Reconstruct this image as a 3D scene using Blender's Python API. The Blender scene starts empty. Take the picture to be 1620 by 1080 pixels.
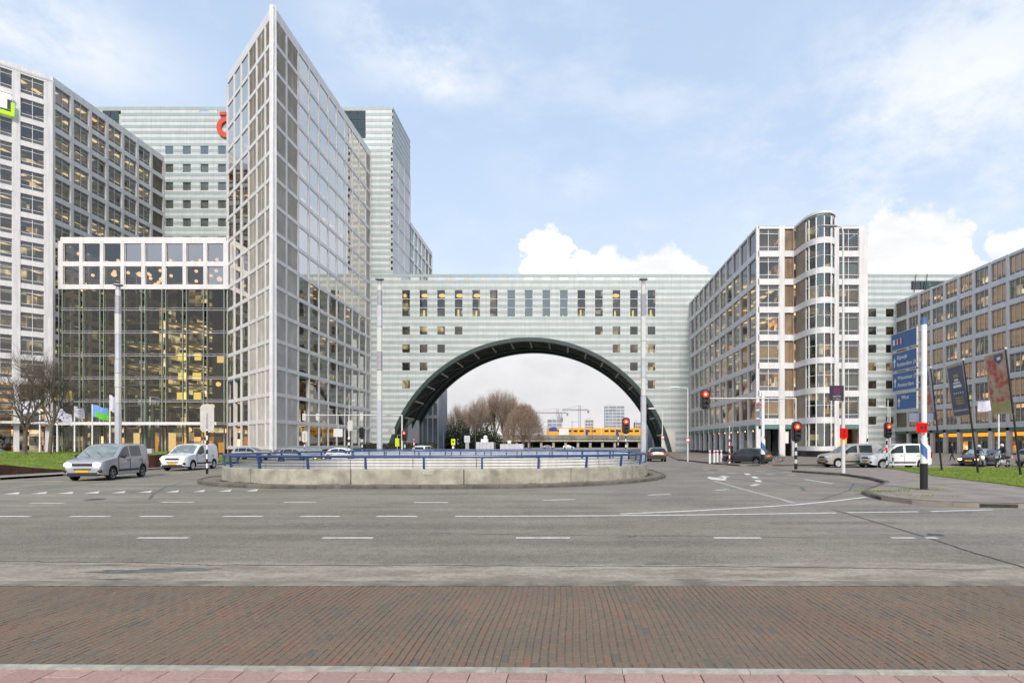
import bpy, math, random
from mathutils import Vector, Matrix
from mathutils.geometry import tessellate_polygon
R = math.radians
random.seed(7)
sc = bpy.context.scene
COL = sc.collection
# ------------------------------------------------------------------ camera, sky, sun, exposure
cam = bpy.data.cameras.new('camera'); camo = bpy.data.objects.new('camera', cam); COL.objects.link(camo)
camo.location = (0, 0, 1.8); camo.rotation_euler = (R(90), 0, 0)
cam.lens = 36 * 910 / 1620; cam.sensor_width = 36; cam.shift_x = (810 - 895) / 1620; cam.shift_y = (702 - 540) / 1620
cam.clip_start = .1; cam.clip_end = 8000
sc.camera = camo
SUN_EL, SUN_AZ = 36, 177            # azimuth measured clockwise from +Y
world = bpy.data.worlds.new('World'); sc.world = world; world.use_nodes = True
sun = bpy.data.lights.new('sun', 'SUN'); suno = bpy.data.objects.new('sun', sun); COL.objects.link(suno)
sun.energy = 1.6; sun.angle = R(12); sun.color = (1, .92, .82)
d = Vector((math.sin(R(SUN_AZ)) * math.cos(R(SUN_EL)), math.cos(R(SUN_AZ)) * math.cos(R(SUN_EL)), math.sin(R(SUN_EL))))
suno.rotation_euler = d.to_track_quat('Z', 'Y').to_euler()
sc.view_settings.view_transform = 'Standard'; sc.view_settings.look = 'None'
sc.view_settings.exposure = 1.18; sc.view_settings.gamma = 1; sc.view_settings.use_curve_mapping = False
sc.cycles.max_bounces = 6; sc.cycles.transparent_max_bounces = 10; sc.cycles.glossy_bounces = 3
sc.cycles.sample_clamp_indirect = 6; sc.cycles.caustics_reflective = False; sc.cycles.caustics_refractive = False

class NT:
    """small node-tree helper"""
    def __init__(s, tree): s.t = tree; s.n = tree.nodes; s.l = tree.links; s.n.clear()
    def node(s, typ, **kw):
        n = s.n.new(typ)
        for k, v in kw.items(): setattr(n, k, v)
        return n
    def val(s, sock, v):
        if hasattr(v, 'is_output') or isinstance(v, bpy.types.NodeSocket): s.l.new(v, sock)
        elif v is not None:
            try: sock.default_value = v
            except Exception: sock.default_value = (*v, 1) if len(v) == 3 else v
    def m(s, op, a, b=None, c=None, clamp=False):
        n = s.node('ShaderNodeMath', operation=op, use_clamp=clamp)
        for i, v in enumerate((a, b, c)):
            if v is not None: s.val(n.inputs[i], v)
        return n.outputs[0]
    def mix(s, f, a, b, blend='MIX'):
        n = s.node('ShaderNodeMix', data_type='RGBA', blend_type=blend)
        s.val(n.inputs[0], f); s.val(n.inputs[6], a if not isinstance(a, tuple) else (*a[:3], 1)); s.val(n.inputs[7], b if not isinstance(b, tuple) else (*b[:3], 1))
        return n.outputs[2]
    def noise(s, vec, scale, detail=4, rough=.55, out=0):
        n = s.node('ShaderNodeTexNoise'); s.val(n.inputs['Vector'], vec)
        n.inputs['Scale'].default_value = scale; n.inputs['Detail'].default_value = detail; n.inputs['Roughness'].default_value = rough
        return n.outputs[out]
    def ramp(s, f, stops, interp='LINEAR'):
        n = s.node('ShaderNodeValToRGB'); n.color_ramp.interpolation = interp
        e = n.color_ramp.elements
        while len(e) < len(stops): e.new(.5)
        for k, (p, c) in enumerate(stops): e[k].position = p; e[k].color = (c, c, c, 1) if isinstance(c, (int, float)) else (*c, 1)
        s.val(n.inputs[0], f); return n.outputs[0]
    def mapr(s, v, a, b, c=0., d=1.):
        n = s.node('ShaderNodeMapRange', interpolation_type='SMOOTHSTEP')
        for i, x in enumerate((v, a, b, c, d)): s.val(n.inputs[i], x)
        return n.outputs[0]
    def scale(s, vec, sx, sy, sz):
        n = s.node('ShaderNodeVectorMath', operation='MULTIPLY'); s.val(n.inputs[0], vec); n.inputs[1].default_value = (sx, sy, sz); return n.outputs[0]

def build_world():
    k = NT(world.node_tree)
    out = k.node('ShaderNodeOutputWorld'); bg = k.node('ShaderNodeBackground'); k.l.new(bg.outputs[0], out.inputs[0])
    sky = k.node('ShaderNodeTexSky', sky_type='NISHITA', sun_disc=False, sun_elevation=R(SUN_EL), sun_rotation=R(SUN_AZ))
    sky.air_density = 1.0; sky.dust_density = 1.0
    tc = k.node('ShaderNodeTexCoord'); vec = tc.outputs['Generated']
    sep = k.node('ShaderNodeSeparateXYZ'); k.l.new(vec, sep.inputs[0]); x, y, z = sep.outputs
    az = k.m('ARCTAN2', x, y); el = k.m('ARCSINE', z)
    # soft haze that whitens the blue, strongest near the horizon
    base = k.mix(.68, sky.outputs[0], (4.3, 5.6, 7.5))
    hz = k.mapr(el, .0, .62, .85, .10)
    base = k.mix(hz, base, (5.6, 6.2, 7.1))
    # high thin cirrus
    st = k.scale(vec, 1, 1, 2.4)
    n1 = k.noise(st, 2.2, 8, .62); n2 = k.noise(st, 5.5, 6, .6)
    cir = k.mapr(k.m('ADD', k.m('MULTIPLY', n1, .7), k.m('MULTIPLY', n2, .3)), .49, .68)
    spots = None
    for (px, py, rx, ry, g) in [(60, 50, .14, .06, 1), (660, 60, .14, .07, 1), (700, 130, .10, .03, 1), (1520, 150, .26, .13, 1), (1330, 200, .24, .06, .9), (900, 265, .10, .05, .6), (1560, 20, .22, .06, .8), (1480, 270, .26, .10, 1), (640, 20, .12, .05, .7)]:
        a0 = math.atan2(px - 895, 910); e0 = math.asin((702 - py) / math.sqrt((px - 895) ** 2 + 910 ** 2 + (702 - py) ** 2))
        da = k.m('DIVIDE', k.m('SUBTRACT', az, a0), rx); de = k.m('DIVIDE', k.m('SUBTRACT', el, e0), ry)
        q = k.m('MULTIPLY', k.m('EXPONENT', k.m('MULTIPLY', k.m('ADD', k.m('MULTIPLY', da, da), k.m('MULTIPLY', de, de)), -1)), g)
        spots = q if spots is None else k.m('MAXIMUM', spots, q)
    wsp = k.mapr(k.noise(k.scale(vec, 1, 1, 1.7), 4.2, 9, .66), .34, .62)
    cir = k.m('MAXIMUM', k.m('MULTIPLY', cir, .45), k.m('MULTIPLY', wsp, spots))
    base = k.mix(k.m('MULTIPLY', cir, .85), base, (7.0, 7.1, 7.3))
    azw = k.m('ADD', az, k.m('MULTIPLY', k.m('SUBTRACT', k.noise(vec, 11, 5, .6), .5), .16))
    # cumulus bank round the horizon, its top height depends on the azimuth
    top = k.m('ADD', .17, k.m('MULTIPLY', k.noise(k.scale(vec, 1, 1, 0), 2.6, 3), .10))
    for (px0, px1, py) in [(790, 950, 352), (840, 1185, 384), (1285, 1600, 330), (1470, 1920, 342), (600, 700, 640), (1900, 2700, 380)]:
        a0 = math.atan2(px0 - 895, 910); a1 = math.atan2(px1 - 895, 910); ac = (a0 + a1) / 2; w = (a1 - a0) / 2
        pc = 895 + 910 * math.tan(ac); e0 = math.asin((702 - py) / math.sqrt((pc - 895) ** 2 + 910 ** 2 + (702 - py) ** 2))
        t = k.m('DIVIDE', k.m('SUBTRACT', azw, ac), w * 1.08); t = k.m('POWER', k.m('ABSOLUTE', t), 3.2)
        top = k.m('MAXIMUM', top, k.m('MULTIPLY', k.m('SUBTRACT', 1, t), e0))
    fl = k.noise(vec, 17, 6, .6)
    vo = k.node('ShaderNodeTexVoronoi', feature='SMOOTH_F1'); k.l.new(vec, vo.inputs[0]); vo.inputs['Scale'].default_value = 21; vo.inputs['Smoothness'].default_value = .5
    edge = k.m('ADD', top, k.m('ADD', k.m('MULTIPLY', k.m('SUBTRACT', fl, .5), 0.115), k.m('MULTIPLY', k.m('SUBTRACT', .45, vo.outputs[0]), .045)))
    f = k.mapr(k.m('SUBTRACT', edge, el), -.003, .014)
    shade = k.mapr(k.m('ADD', el, k.m('MULTIPLY', k.noise(vec, 12, 6, .6), .16)), .12, .36)
    cc = k.mix(shade, (5.5, 5.4, 5.45), (7.6, 7.6, 7.55))
    warm = k.mapr(el, .0, .08); cc = k.mix(warm, (6.3, 5.95, 5.75), cc)
    cc = k.mix(k.mapr(k.noise(k.scale(vec, 1, 1, 2.5), 8, 6, .6), .42, .66, 0, .42), cc, (5.0, 4.95, 5.05))
    col = k.mix(k.m('MULTIPLY', f, .93), base, cc)
    # below the horizon: dull ground tone
    col = k.mix(k.mapr(el, -.02, 0.), (3.2, 3.1, 3.0), col)
    k.l.new(col, bg.inputs[0]); bg.inputs[1].default_value = .065
build_world()

# ------------------------------------------------------------------ mesh and object helpers
class MB:
    def __init__(s): s.v = []; s.f = []; s.mi = []; s.uv = None
    def face(s, pts, mi=0):
        i = len(s.v); s.v += [tuple(p) for p in pts]; s.f.append(tuple(range(i, i + len(pts)))); s.mi.append(mi)
    def box(s, x0, x1, y0, y1, z0, z1, mi=0, M=None):
        p = [(x0, y0, z0), (x1, y0, z0), (x1, y1, z0), (x0, y1, z0), (x0, y0, z1), (x1, y0, z1), (x1, y1, z1), (x0, y1, z1)]
        if M is not None: p = [tuple(M @ Vector(q)) for q in p]
        i = len(s.v); s.v += p
        for f in ((0, 3, 2, 1), (4, 5, 6, 7), (0, 1, 5, 4), (1, 2, 6, 5), (2, 3, 7, 6), (3, 0, 4, 7)):
            s.f.append(tuple(i + a for a in f)); s.mi.append(mi)
    def tube(s, p0, p1, r0, r1=None, n=8, mi=0, caps=True):
        r1 = r0 if r1 is None else r1
        p0, p1 = Vector(p0), Vector(p1); d = (p1 - p0)
        if d.length < 1e-6: return
        d.normalize(); a = Vector((0, 0, 1)) if abs(d.z) < .9 else Vector((1, 0, 0))
        u = d.cross(a).normalized(); w = d.cross(u)
        i = len(s.v)
        for p, r in ((p0, r0), (p1, r1)):
            for k in range(n):
                t = 2 * math.pi * k / n; s.v.append(tuple(p + (u * math.cos(t) + w * math.sin(t)) * r))
        for k in range(n):
            k2 = (k + 1) % n; s.f.append((i + k, i + k2, i + n + k2, i + n + k)); s.mi.append(mi)
        if caps:
            s.f.append(tuple(i + k for k in reversed(range(n)))); s.mi.append(mi)
            s.f.append(tuple(i + n + k for k in range(n))); s.mi.append(mi)
    def path(s, pts, r, n=6, mi=0):
        for a, b in zip(pts, pts[1:]): s.tube(a, b, r, n=n, mi=mi)
    def prism(s, poly, z0, z1, mi=0, side=None, top=None):
        side = mi if side is None else side; top = mi if top is None else top
        a = sum(poly[k][0] * poly[(k + 1) % len(poly)][1] - poly[(k + 1) % len(poly)][0] * poly[k][1] for k in range(len(poly)))
        if a < 0: poly = poly[::-1]
        n = len(poly); i = len(s.v)
        s.v += [(x, y, z0) for x, y in poly] + [(x, y, z1) for x, y in poly]
        for k in range(n):
            k2 = (k + 1) % n; s.f.append((i + k, i + k2, i + n + k2, i + n + k)); s.mi.append(side)
        for t in tessellate_polygon([[Vector((x, y, 0)) for x, y in poly]]):
            A, B, C = (Vector(poly[q]) for q in t)
            if (B - A).cross(C - A) < 0: t = (t[0], t[2], t[1])
            s.f.append(tuple(i + n + q for q in t)); s.mi.append(top)
            s.f.append(tuple(i + q for q in reversed(t))); s.mi.append(mi)
    def sphere(s, c, rx, ry=None, rz=None, n=10, m=6, mi=0, M=None):
        ry = rx if ry is None else ry; rz = rx if rz is None else rz
        i = len(s.v); c = Vector(c)
        for a in range(m + 1):
            th = math.pi * a / m
            for b in range(n):
                ph = 2 * math.pi * b / n
                p = Vector((rx * math.sin(th) * math.cos(ph), ry * math.sin(th) * math.sin(ph), rz * math.cos(th)))
                if M is not None: p = M @ p
                s.v.append(tuple(c + p))
        for a in range(m):
            for b in range(n):
                b2 = (b + 1) % n; s.f.append((i + a * n + b, i + (a + 1) * n + b, i + (a + 1) * n + b2, i + a * n + b2)); s.mi.append(mi)
    def mesh(s, name, mats, smooth=False):
        me = bpy.data.meshes.new(name); me.from_pydata(s.v, [], s.f)
        for m in (mats if isinstance(mats, (list, tuple)) else [mats]): me.materials.append(m)
        if any(s.mi): me.polygons.foreach_set('material_index', s.mi)
        if smooth:
            me.polygons.foreach_set('use_smooth', [True] * len(me.polygons)); me.set_sharp_from_angle(angle=R(smooth if smooth is not True else 40))
        me.update(); return me
    def obj(s, name, mats, parent=None, smooth=False, loc=None, rz=0):
        return put(name, s.mesh(name, mats, smooth), parent, loc, rz)

def put(name, me, parent=None, loc=None, rz=0):
    o = bpy.data.objects.new(name, me); COL.objects.link(o)
    if parent is not None: o.parent = parent
    if loc is not None: o.location = loc
    if rz: o.rotation_euler = (0, 0, rz)
    return o
def thing(name, label, cat, loc=(0, 0, 0), rz=0, group=None):
    o = bpy.data.objects.new(name, None); COL.objects.link(o); o.empty_display_size = .3
    o.location = loc; o.rotation_euler = (0, 0, rz); return tag(o, label, cat, group)
def tag(o, label, cat, group=None, kind=None):
    o['label'] = label; o['category'] = cat
    if group: o['group'] = group
    if kind: o['kind'] = kind
    return o
def structure(o): o['kind'] = 'structure'; return o
def stuff(o): o['kind'] = 'stuff'; return o
def kids(o): return list(o.children)
def dup(root, loc=None, rz=None, label=None, group=None, scale=None):
    r = root.copy(); COL.objects.link(r)
    if loc is not None: r.location = loc
    if rz is not None: r.rotation_euler = (0, 0, rz)
    if scale is not None: r.scale = scale
    if label: r['label'] = label
    if group: r['group'] = group
    for c in kids(root):
        q = c.copy(); COL.objects.link(q); q.parent = r
        for g in kids(c):
            h = g.copy(); COL.objects.link(h); h.parent = q
    return r
def W(px, py, Y=None):
    """point seen at a pixel of the photograph at distance Y; on the ground when Y is left out"""
    if Y is None: Y = 1.8 * 910 / (py - 702)
    return Vector(((px - 895) / 910 * Y, Y, 1.8 + (702 - py) / 910 * Y))
def G(px, py): p = W(px, py); return (p.x, p.y)
def text(s, parent, mat, loc, size, rot, name='lettering', ext=.004, align='LEFT'):
    c = bpy.data.curves.new(name, 'FONT'); c.body = s; c.size = size; c.extrude = ext; c.align_x = align; c.align_y = 'CENTER'
    c.resolution_u = 2; c.materials.append(mat)
    q = bpy.data.objects.new('tmp', c); COL.objects.link(q); dg = bpy.context.evaluated_depsgraph_get(); dg.update()
    me = bpy.data.meshes.new_from_object(q.evaluated_get(dg)); bpy.data.objects.remove(q)
    o = put(name, me, parent, loc); o.rotation_euler = rot
    return o

# ------------------------------------------------------------------ materials
def pmat(name, col, rough=.6, metal=0, var=.12, sc_=3., bump=0., bsc=60., spec=.5, coat=0, emit=None, es=0, dirt=0, rand=0, streak=0, island=0, cell=0):
    m = bpy.data.materials.new(name); m.use_nodes = True; k = NT(m.node_tree)
    out = k.node('ShaderNodeOutputMaterial'); b = k.node('ShaderNodeBsdfPrincipled'); k.l.new(b.outputs[0], out.inputs[0])
    geo = k.node('ShaderNodeNewGeometry'); pos = geo.outputs['Position']
    c = tuple(col)
    if var or dirt or rand or streak or island:
        n = k.noise(pos, sc_, 5, .6)
        f = k.mapr(n, .3, .7, 1 - var, 1 + var)
        if cell:
            sn = k.node('ShaderNodeVectorMath', operation='SNAP'); k.l.new(pos, sn.inputs[0]); sn.inputs[1].default_value = (1.9, 1.9, .6508)
            wn = k.node('ShaderNodeTexWhiteNoise'); k.l.new(sn.outputs[0], wn.inputs[0]); f = k.m('MULTIPLY', f, k.m('ADD', 1 - cell, k.m('MULTIPLY', wn.outputs[0], 2 * cell)))
            sx = k.node('ShaderNodeSeparateXYZ'); k.l.new(pos, sx.inputs[0]); fx = k.m('FRACT', k.m('DIVIDE', sx.outputs[0], 1.9)); f = k.m('MULTIPLY', f, k.m('SUBTRACT', 1, k.m('MULTIPLY', k.m('LESS_THAN', fx, .018), .35)))
        if streak:
            f = k.m('MULTIPLY', f, k.mapr(k.noise(k.scale(pos, 2.2, 2.2, .12), 1.6, 4), .35, .7, 1 - streak, 1.02))
        if rand:
            oi = k.node('ShaderNodeObjectInfo'); f = k.m('MULTIPLY', f, k.m('ADD', 1 - rand, k.m('MULTIPLY', oi.outputs['Random'], 2 * rand)))
        if island:
            oi = k.node('ShaderNodeObjectInfo'); fr = k.m('FRACT', k.m('ADD', oi.outputs['Random'], geo.outputs['Random Per Island']))
            f = k.m('MULTIPLY', f, k.m('ADD', 1 - island, k.m('MULTIPLY', fr, 2 * island)))
        cm = k.node('ShaderNodeVectorMath', operation='SCALE'); cm.inputs[0].default_value = c; k.l.new(f, cm.inputs['Scale']); cc = cm.outputs[0]
        if dirt:
            cc = k.mix(k.m('MULTIPLY', k.mapr(k.noise(pos, sc_ * .35, 7, .7), .48, .72), dirt), cc, (c[0] * .35, c[1] * .34, c[2] * .3))
        k.l.new(cc, b.inputs['Base Color'])
    else: b.inputs['Base Color'].default_value = (*c, 1)
    b.inputs['Roughness'].default_value = rough; b.inputs['Metallic'].default_value = metal
    b.inputs['Specular IOR Level'].default_value = spec; b.inputs['Coat Weight'].default_value = coat; b.inputs['Coat Roughness'].default_value = .05
    if emit: b.inputs['Emission Color'].default_value = (*emit, 1); b.inputs['Emission Strength'].default_value = es
    if bump:
        bn = k.node('ShaderNodeBump'); bn.inputs['Strength'].default_value = bump; bn.inputs['Distance'].default_value = .02
        k.l.new(k.noise(pos, bsc, 5, .6), bn.inputs['Height']); k.l.new(bn.outputs[0], b.inputs['Normal'])
    return m

def glass_mat(name, tint, refl, facing=.35, wavy=.010, rough=.02, gl=(1, 1, 1)):
    """window glass: see-through with a mirror share that grows at glancing angles"""
    m = bpy.data.materials.new(name); m.use_nodes = True; k = NT(m.node_tree)
    out = k.node('ShaderNodeOutputMaterial'); tr = k.node('ShaderNodeBsdfTransparent'); tr.inputs[0].default_value = (*tint, 1)
    g = k.node('ShaderNodeBsdfGlossy'); g.inputs['Roughness'].default_value = rough; g.inputs[0].default_value = (*gl, 1)
    geo = k.node('ShaderNodeNewGeometry'); oi = k.node('ShaderNodeObjectInfo')
    bn = k.node('ShaderNodeBump'); bn.inputs['Strength'].default_value = 1; bn.inputs['Distance'].default_value = wavy
    off = k.node('ShaderNodeVectorMath', operation='ADD'); k.l.new(geo.outputs['Position'], off.inputs[0]); k.l.new(oi.outputs['Random'], off.inputs[1])
    k.l.new(k.noise(off.outputs[0], .45, 2), bn.inputs['Height']); k.l.new(bn.outputs[0], g.inputs['Normal'])
    lw = k.node('ShaderNodeLayerWeight'); lw.inputs[0].default_value = facing
    f = k.m('ADD', refl, k.m('MULTIPLY', lw.outputs['Fresnel'], 1 - refl), clamp=True)
    mx = k.node('ShaderNodeMixShader'); k.l.new(f, mx.inputs[0]); k.l.new(tr.outputs[0], mx.inputs[1]); k.l.new(g.outputs[0], mx.inputs[2])
    k.l.new(mx.outputs[0], out.inputs[0]); return m

M = {}
M['white'] = pmat('white_enamel_panel', (.71, .70, .70), .38, var=.05, sc_=.6, streak=.10)
M['white2'] = pmat('white_pier_panel', (.69, .68, .685), .4, var=.05, sc_=.5, streak=.14)
M['frame'] = pmat('window_frame_white', (.72, .73, .72), .4, var=.03)
M['darkstrip'] = pmat('dark_spandrel_glass', (.10, .10, .11), .15, var=.25, sc_=.8, spec=.8, rand=.3)
M['louver'] = pmat('louvre_slats', (.60, .575, .53), .55, var=.1, sc_=.4, rand=.06)
M['louver_r'] = pmat('tan_cladding', (.30, .265, .21), .55, var=.15, sc_=.5, streak=.15)
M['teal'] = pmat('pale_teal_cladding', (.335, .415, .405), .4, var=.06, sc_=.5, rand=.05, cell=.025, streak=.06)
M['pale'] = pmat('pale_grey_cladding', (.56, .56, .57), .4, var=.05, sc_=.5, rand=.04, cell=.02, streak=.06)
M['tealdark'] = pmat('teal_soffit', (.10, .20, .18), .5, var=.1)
M['steel'] = pmat('dark_teal_steel', (.012, .042, .040), .45, var=.3, sc_=2, streak=.3, spec=.6)
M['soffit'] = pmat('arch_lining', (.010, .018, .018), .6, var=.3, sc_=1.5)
M['strut'] = pmat('arch_strut_paint', (.40, .40, .36), .5, var=.2)
M['brace'] = pmat('arch_brace_paint', (.07, .10, .09), .5, var=.2)
M['mast'] = pmat('mast_metal', (.52, .53, .57), .4, metal=.2, var=.08, sc_=1)
M['mast2'] = pmat('mast_metal_pale', (.60, .60, .58), .4, var=.05)
M['mast3'] = pmat('mast_metal_grey', (.36, .35, .38), .45, metal=.2, var=.1)
M['concrete'] = pmat('mossy_concrete', (.37, .345, .28), .85, var=.25, sc_=1.6, streak=.10, dirt=.55, bump=.4, bsc=30)
M['whitewall'] = pmat('pale_concrete', (.60, .575, .53), .8, var=.10, sc_=.5, streak=.12)
M['kerb'] = pmat('kerb_concrete', (.115, .105, .085), .85, var=.3, sc_=2, dirt=.4, bump=.5, rand=.12)
M['kerblight'] = pmat('kerb_granite', (.40, .375, .32), .85, var=.2, sc_=8, bump=.6, bsc=120, rand=.08)
M['blue'] = pmat('blue_rail_paint', (.018, .055, .17), .35, var=.15, spec=.6)
M['cable'] = pmat('rail_cable', (.05, .07, .12), .4, metal=.4)
M['mesh'] = pmat('rail_mesh_panel', (.42, .46, .54), .5)
M['black'] = pmat('black_paint', (.012, .012, .014), .4)
M['wpaint'] = pmat('white_paint', (.78, .78, .76), .45, var=.06)
M['mark'] = pmat('road_marking', (.66, .645, .59), .7, var=.16, sc_=7, dirt=.6, bump=.3)
M['oldmark'] = pmat('worn_road_marking', (.42, .40, .355), .75, var=.25, sc_=6, dirt=.6)
M['corten'] = pmat('rusty_steel', (.105, .042, .025), .8, var=.35, sc_=1.5, streak=.3)
M['grass'] = pmat('grass', (.13, .19, .012), .9, var=.35, sc_=1.4, bump=.8, bsc=14)
M['blade'] = pmat('grass_blade', (.165, .225, .018), .8, var=.4, sc_=2.5, island=.25)
M['soil'] = pmat('soil', (.06, .045, .03), .95)
M['bark'] = pmat('bark', (.12, .098, .075), .9, var=.3, sc_=3, rand=.1)
M['twig'] = pmat('twigs', (.29, .215, .16), .9, var=.3, sc_=1)
M['bush'] = pmat('evergreen_leaf', (.022, .035, .012), .7, var=.5, sc_=1.5, island=.4)
M['signblue'] = pmat('sign_blue', (.06, .145, .33), .4, var=.06)
M['plate'] = pmat('number_plate', (.75, .42, .02), .4, var=0)
M['tyre'] = pmat('tyre_rubber', (.012, .012, .012), .8, var=.1)
M['rim'] = pmat('alloy_rim', (.35, .35, .36), .35, metal=.7, var=.05)
M['hub'] = pmat('wheel_cover', (.5, .5, .5), .4, metal=.3)
M['carglass'] = pmat('car_glass', (.022, .03, .03), .06, var=.5, sc_=1.8, spec=.5)
M['carglass2'] = pmat('windscreen', (.20, .24, .23), .06, var=.35, sc_=1.6, spec=1.0)
M['plastic'] = pmat('black_plastic', (.018, .018, .02), .55, var=.1)
M['gold'] = pmat('gold_print', (.38, .30, .10), .5)
M['skin'] = pmat('skin', (.42, .25, .18), .6, var=.05)
M['darkcloth'] = pmat('dark_cloth', (.015, .017, .025), .85, var=.3)
M['shopfront'] = pmat('shopfront_dark', (.03, .035, .035), .2, var=.4, sc_=.6, spec=.7)
def emis(name, col, st):
    m = bpy.data.materials.new(name); m.use_nodes = True; k = NT(m.node_tree)
    out = k.node('ShaderNodeOutputMaterial'); e = k.node('ShaderNodeEmission'); e.inputs[0].default_value = (*col, 1); e.inputs[1].default_value = st
    k.l.new(e.outputs[0], out.inputs[0]); return m
M['lampwarm'] = emis('warm_lamp', (1, .62, .28), .8)
M['globe'] = emis('globe_lamp', (1, .56, .27), 1.0)
M['headlight'] = emis('headlight_on', (1, .93, .85), 3.5)
M['amberlight'] = emis('headlight_warm', (1, .58, .26), 1.6)
M['redlamp'] = emis('red_signal', (1, .02, .012), 1.3)
M['redhot'] = emis('red_signal_core', (1, .42, .20), 1.1)
M['redbox'] = emis('red_led_box', (.9, .015, .015), .45)
M['tail'] = emis('tail_lamp_on', (.9, .01, .02), .9)
M['orange'] = emis('orange_awning_light', (1, .38, .05), .6)
M['yellowlit'] = emis('yellow_lit', (1, .66, .16), .85)

def room_mat(name, lit=.4, warm=(1, .60, .22), base=(.16, .14, .10), st=.7, fx=3.85, fz=3.9):
    """back wall of the rooms: each room its own tone, some with the lights on"""
    m = bpy.data.materials.new(name); m.use_nodes = True; k = NT(m.node_tree)
    out = k.node('ShaderNodeOutputMaterial'); b = k.node('ShaderNodeBsdfPrincipled'); k.l.new(b.outputs[0], out.inputs[0])
    geo = k.node('ShaderNodeNewGeometry'); pos = geo.outputs['Position']
    sn = k.node('ShaderNodeVectorMath', operation='SNAP'); k.l.new(pos, sn.inputs[0]); sn.inputs[1].default_value = (fx, fx, fz)
    wn = k.node('ShaderNodeTexWhiteNoise'); k.l.new(sn.outputs[0], wn.inputs[0])
    wn2 = k.node('ShaderNodeTexWhiteNoise'); a = k.node('ShaderNodeVectorMath', operation='ADD'); k.l.new(sn.outputs[0], a.inputs[0]); a.inputs[1].default_value = (71, 13, 5); k.l.new(a.outputs[0], wn2.inputs[0])
    fur = k.noise(pos, 1.1, 5, .7)
    c = k.mix(wn.outputs[0], tuple(v * .35 for v in base), base); c = k.mix(k.mapr(fur, .35, .65), tuple(v * .15 for v in base), c)
    k.l.new(c, b.inputs['Base Color']); b.inputs['Roughness'].default_value = .8
    on = k.m('GREATER_THAN', wn2.outputs[0], 1 - lit)
    sepz = k.node('ShaderNodeSeparateXYZ'); k.l.new(pos, sepz.inputs[0])
    s2 = k.node('ShaderNodeVectorMath', operation='SNAP'); k.l.new(pos, s2.inputs[0]); s2.inputs[1].default_value = (1.28, 1.28, .78); w3 = k.node('ShaderNodeTexWhiteNoise'); k.l.new(s2.outputs[0], w3.inputs[0])
    blot = k.m('MULTIPLY', k.mapr(k.noise(k.scale(pos, 1, 1, .7), .8, 4), .35, .62, .3, 1), k.m('MULTIPLY', w3.outputs[0], w3.outputs[0]))
    e = k.m('MULTIPLY', k.m('MULTIPLY', k.m('ADD', .12, k.m('MULTIPLY', on, .9)), blot), st)  # lamplight of the lit rooms is put into the wall's own glow
    ec = k.mix(k.mapr(k.noise(pos, .5, 2), .4, .6), warm, (1, .80, .50))
    k.l.new(ec, b.inputs['Emission Color']); k.l.new(e, b.inputs['Emission Strength']); return m
M['rooms'] = room_mat('office_rooms', .5, st=.75, base=(.09, .08, .055))
M['rooms_dim'] = room_mat('dim_rooms', .28, warm=(1, .7, .35), st=.4, base=(.07, .08, .06))
M['rooms_warm'] = room_mat('warm_rooms', .62, warm=(1, .42, .12), st=1.0, base=(.11, .08, .05))
def ceiling_mat():
    m = bpy.data.materials.new('office_ceiling'); m.use_nodes = True; k = NT(m.node_tree)
    out = k.node('ShaderNodeOutputMaterial'); b = k.node('ShaderNodeBsdfPrincipled'); k.l.new(b.outputs[0], out.inputs[0])
    geo = k.node('ShaderNodeNewGeometry'); pos = geo.outputs['Position']; s = k.node('ShaderNodeSeparateXYZ'); k.l.new(pos, s.inputs[0])
    b.inputs['Base Color'].default_value = (.30, .28, .24, 1); b.inputs['Roughness'].default_value = .9
    fx = k.m('FRACT', k.m('DIVIDE', s.outputs[0], 2.7)); fy = k.m('FRACT', k.m('DIVIDE', s.outputs[1], 2.9))
    l = k.m('MULTIPLY', k.m('LESS_THAN', fx, .3), k.m('LESS_THAN', fy, .55))
    sn = k.node('ShaderNodeVectorMath', operation='SNAP'); k.l.new(pos, sn.inputs[0]); sn.inputs[1].default_value = (7.7, 7.7, 3.9)
    wn = k.node('ShaderNodeTexWhiteNoise'); k.l.new(sn.outputs[0], wn.inputs[0])
    on = k.m('GREATER_THAN', wn.outputs[0], .42)
    nz = k.node('ShaderNodeSeparateXYZ'); k.l.new(geo.outputs['Normal'], nz.inputs[0])
    dn = k.m('LESS_THAN', nz.outputs[2], -.5)
    e = k.m('MULTIPLY', k.m('MULTIPLY', k.m('ADD', k.m('MULTIPLY', l, .7), .06), on), dn)
    b.inputs['Emission Color'].default_value = (1, .68, .32, 1); k.l.new(e, b.inputs['Emission Strength']); return m
M['ceiling'] = ceiling_mat()
M['glass'] = glass_mat('office_glass', (.50, .54, .50), .08, .35)
M['glass_hi'] = glass_mat('mirror_glass', (.45, .47, .45), .68, .5, wavy=.012, gl=(.97, .91, .84))
M['glass_side'] = glass_mat('side_glass', (.48, .50, .44), .07, .33, wavy=.012)
M['glass_mid'] = glass_mat('half_mirror_glass', (.5, .5, .46), .42, .4, gl=(.98, .92, .88))
M['glass_pale'] = glass_mat('pale_green_glass', (.86, .91, .87), .16, .5, gl=(.86, .95, .93))
M['glass_teal'] = glass_mat('teal_glass', (.10, .30, .26), .10, .3)
M['glass_hall'] = glass_mat('hall_glass', (.46, .50, .38), .04, .25, wavy=.02)
M['blind_sheen'] = pmat('light_blind_sky_sheen', (.66, .64, .58), .8, var=.06, rand=.14)  # pale blinds that also paint the sky reflected in the tower panes
M['pane_reflection'] = pmat('white_pane_reflection', (.80, .81, .78), .8, var=.05, rand=.05)  # white sheet painting the reflection in the central arch panes
M['blind'] = pmat('roller_blind', (.42, .42, .38), .8, var=.1, rand=.2)
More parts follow.
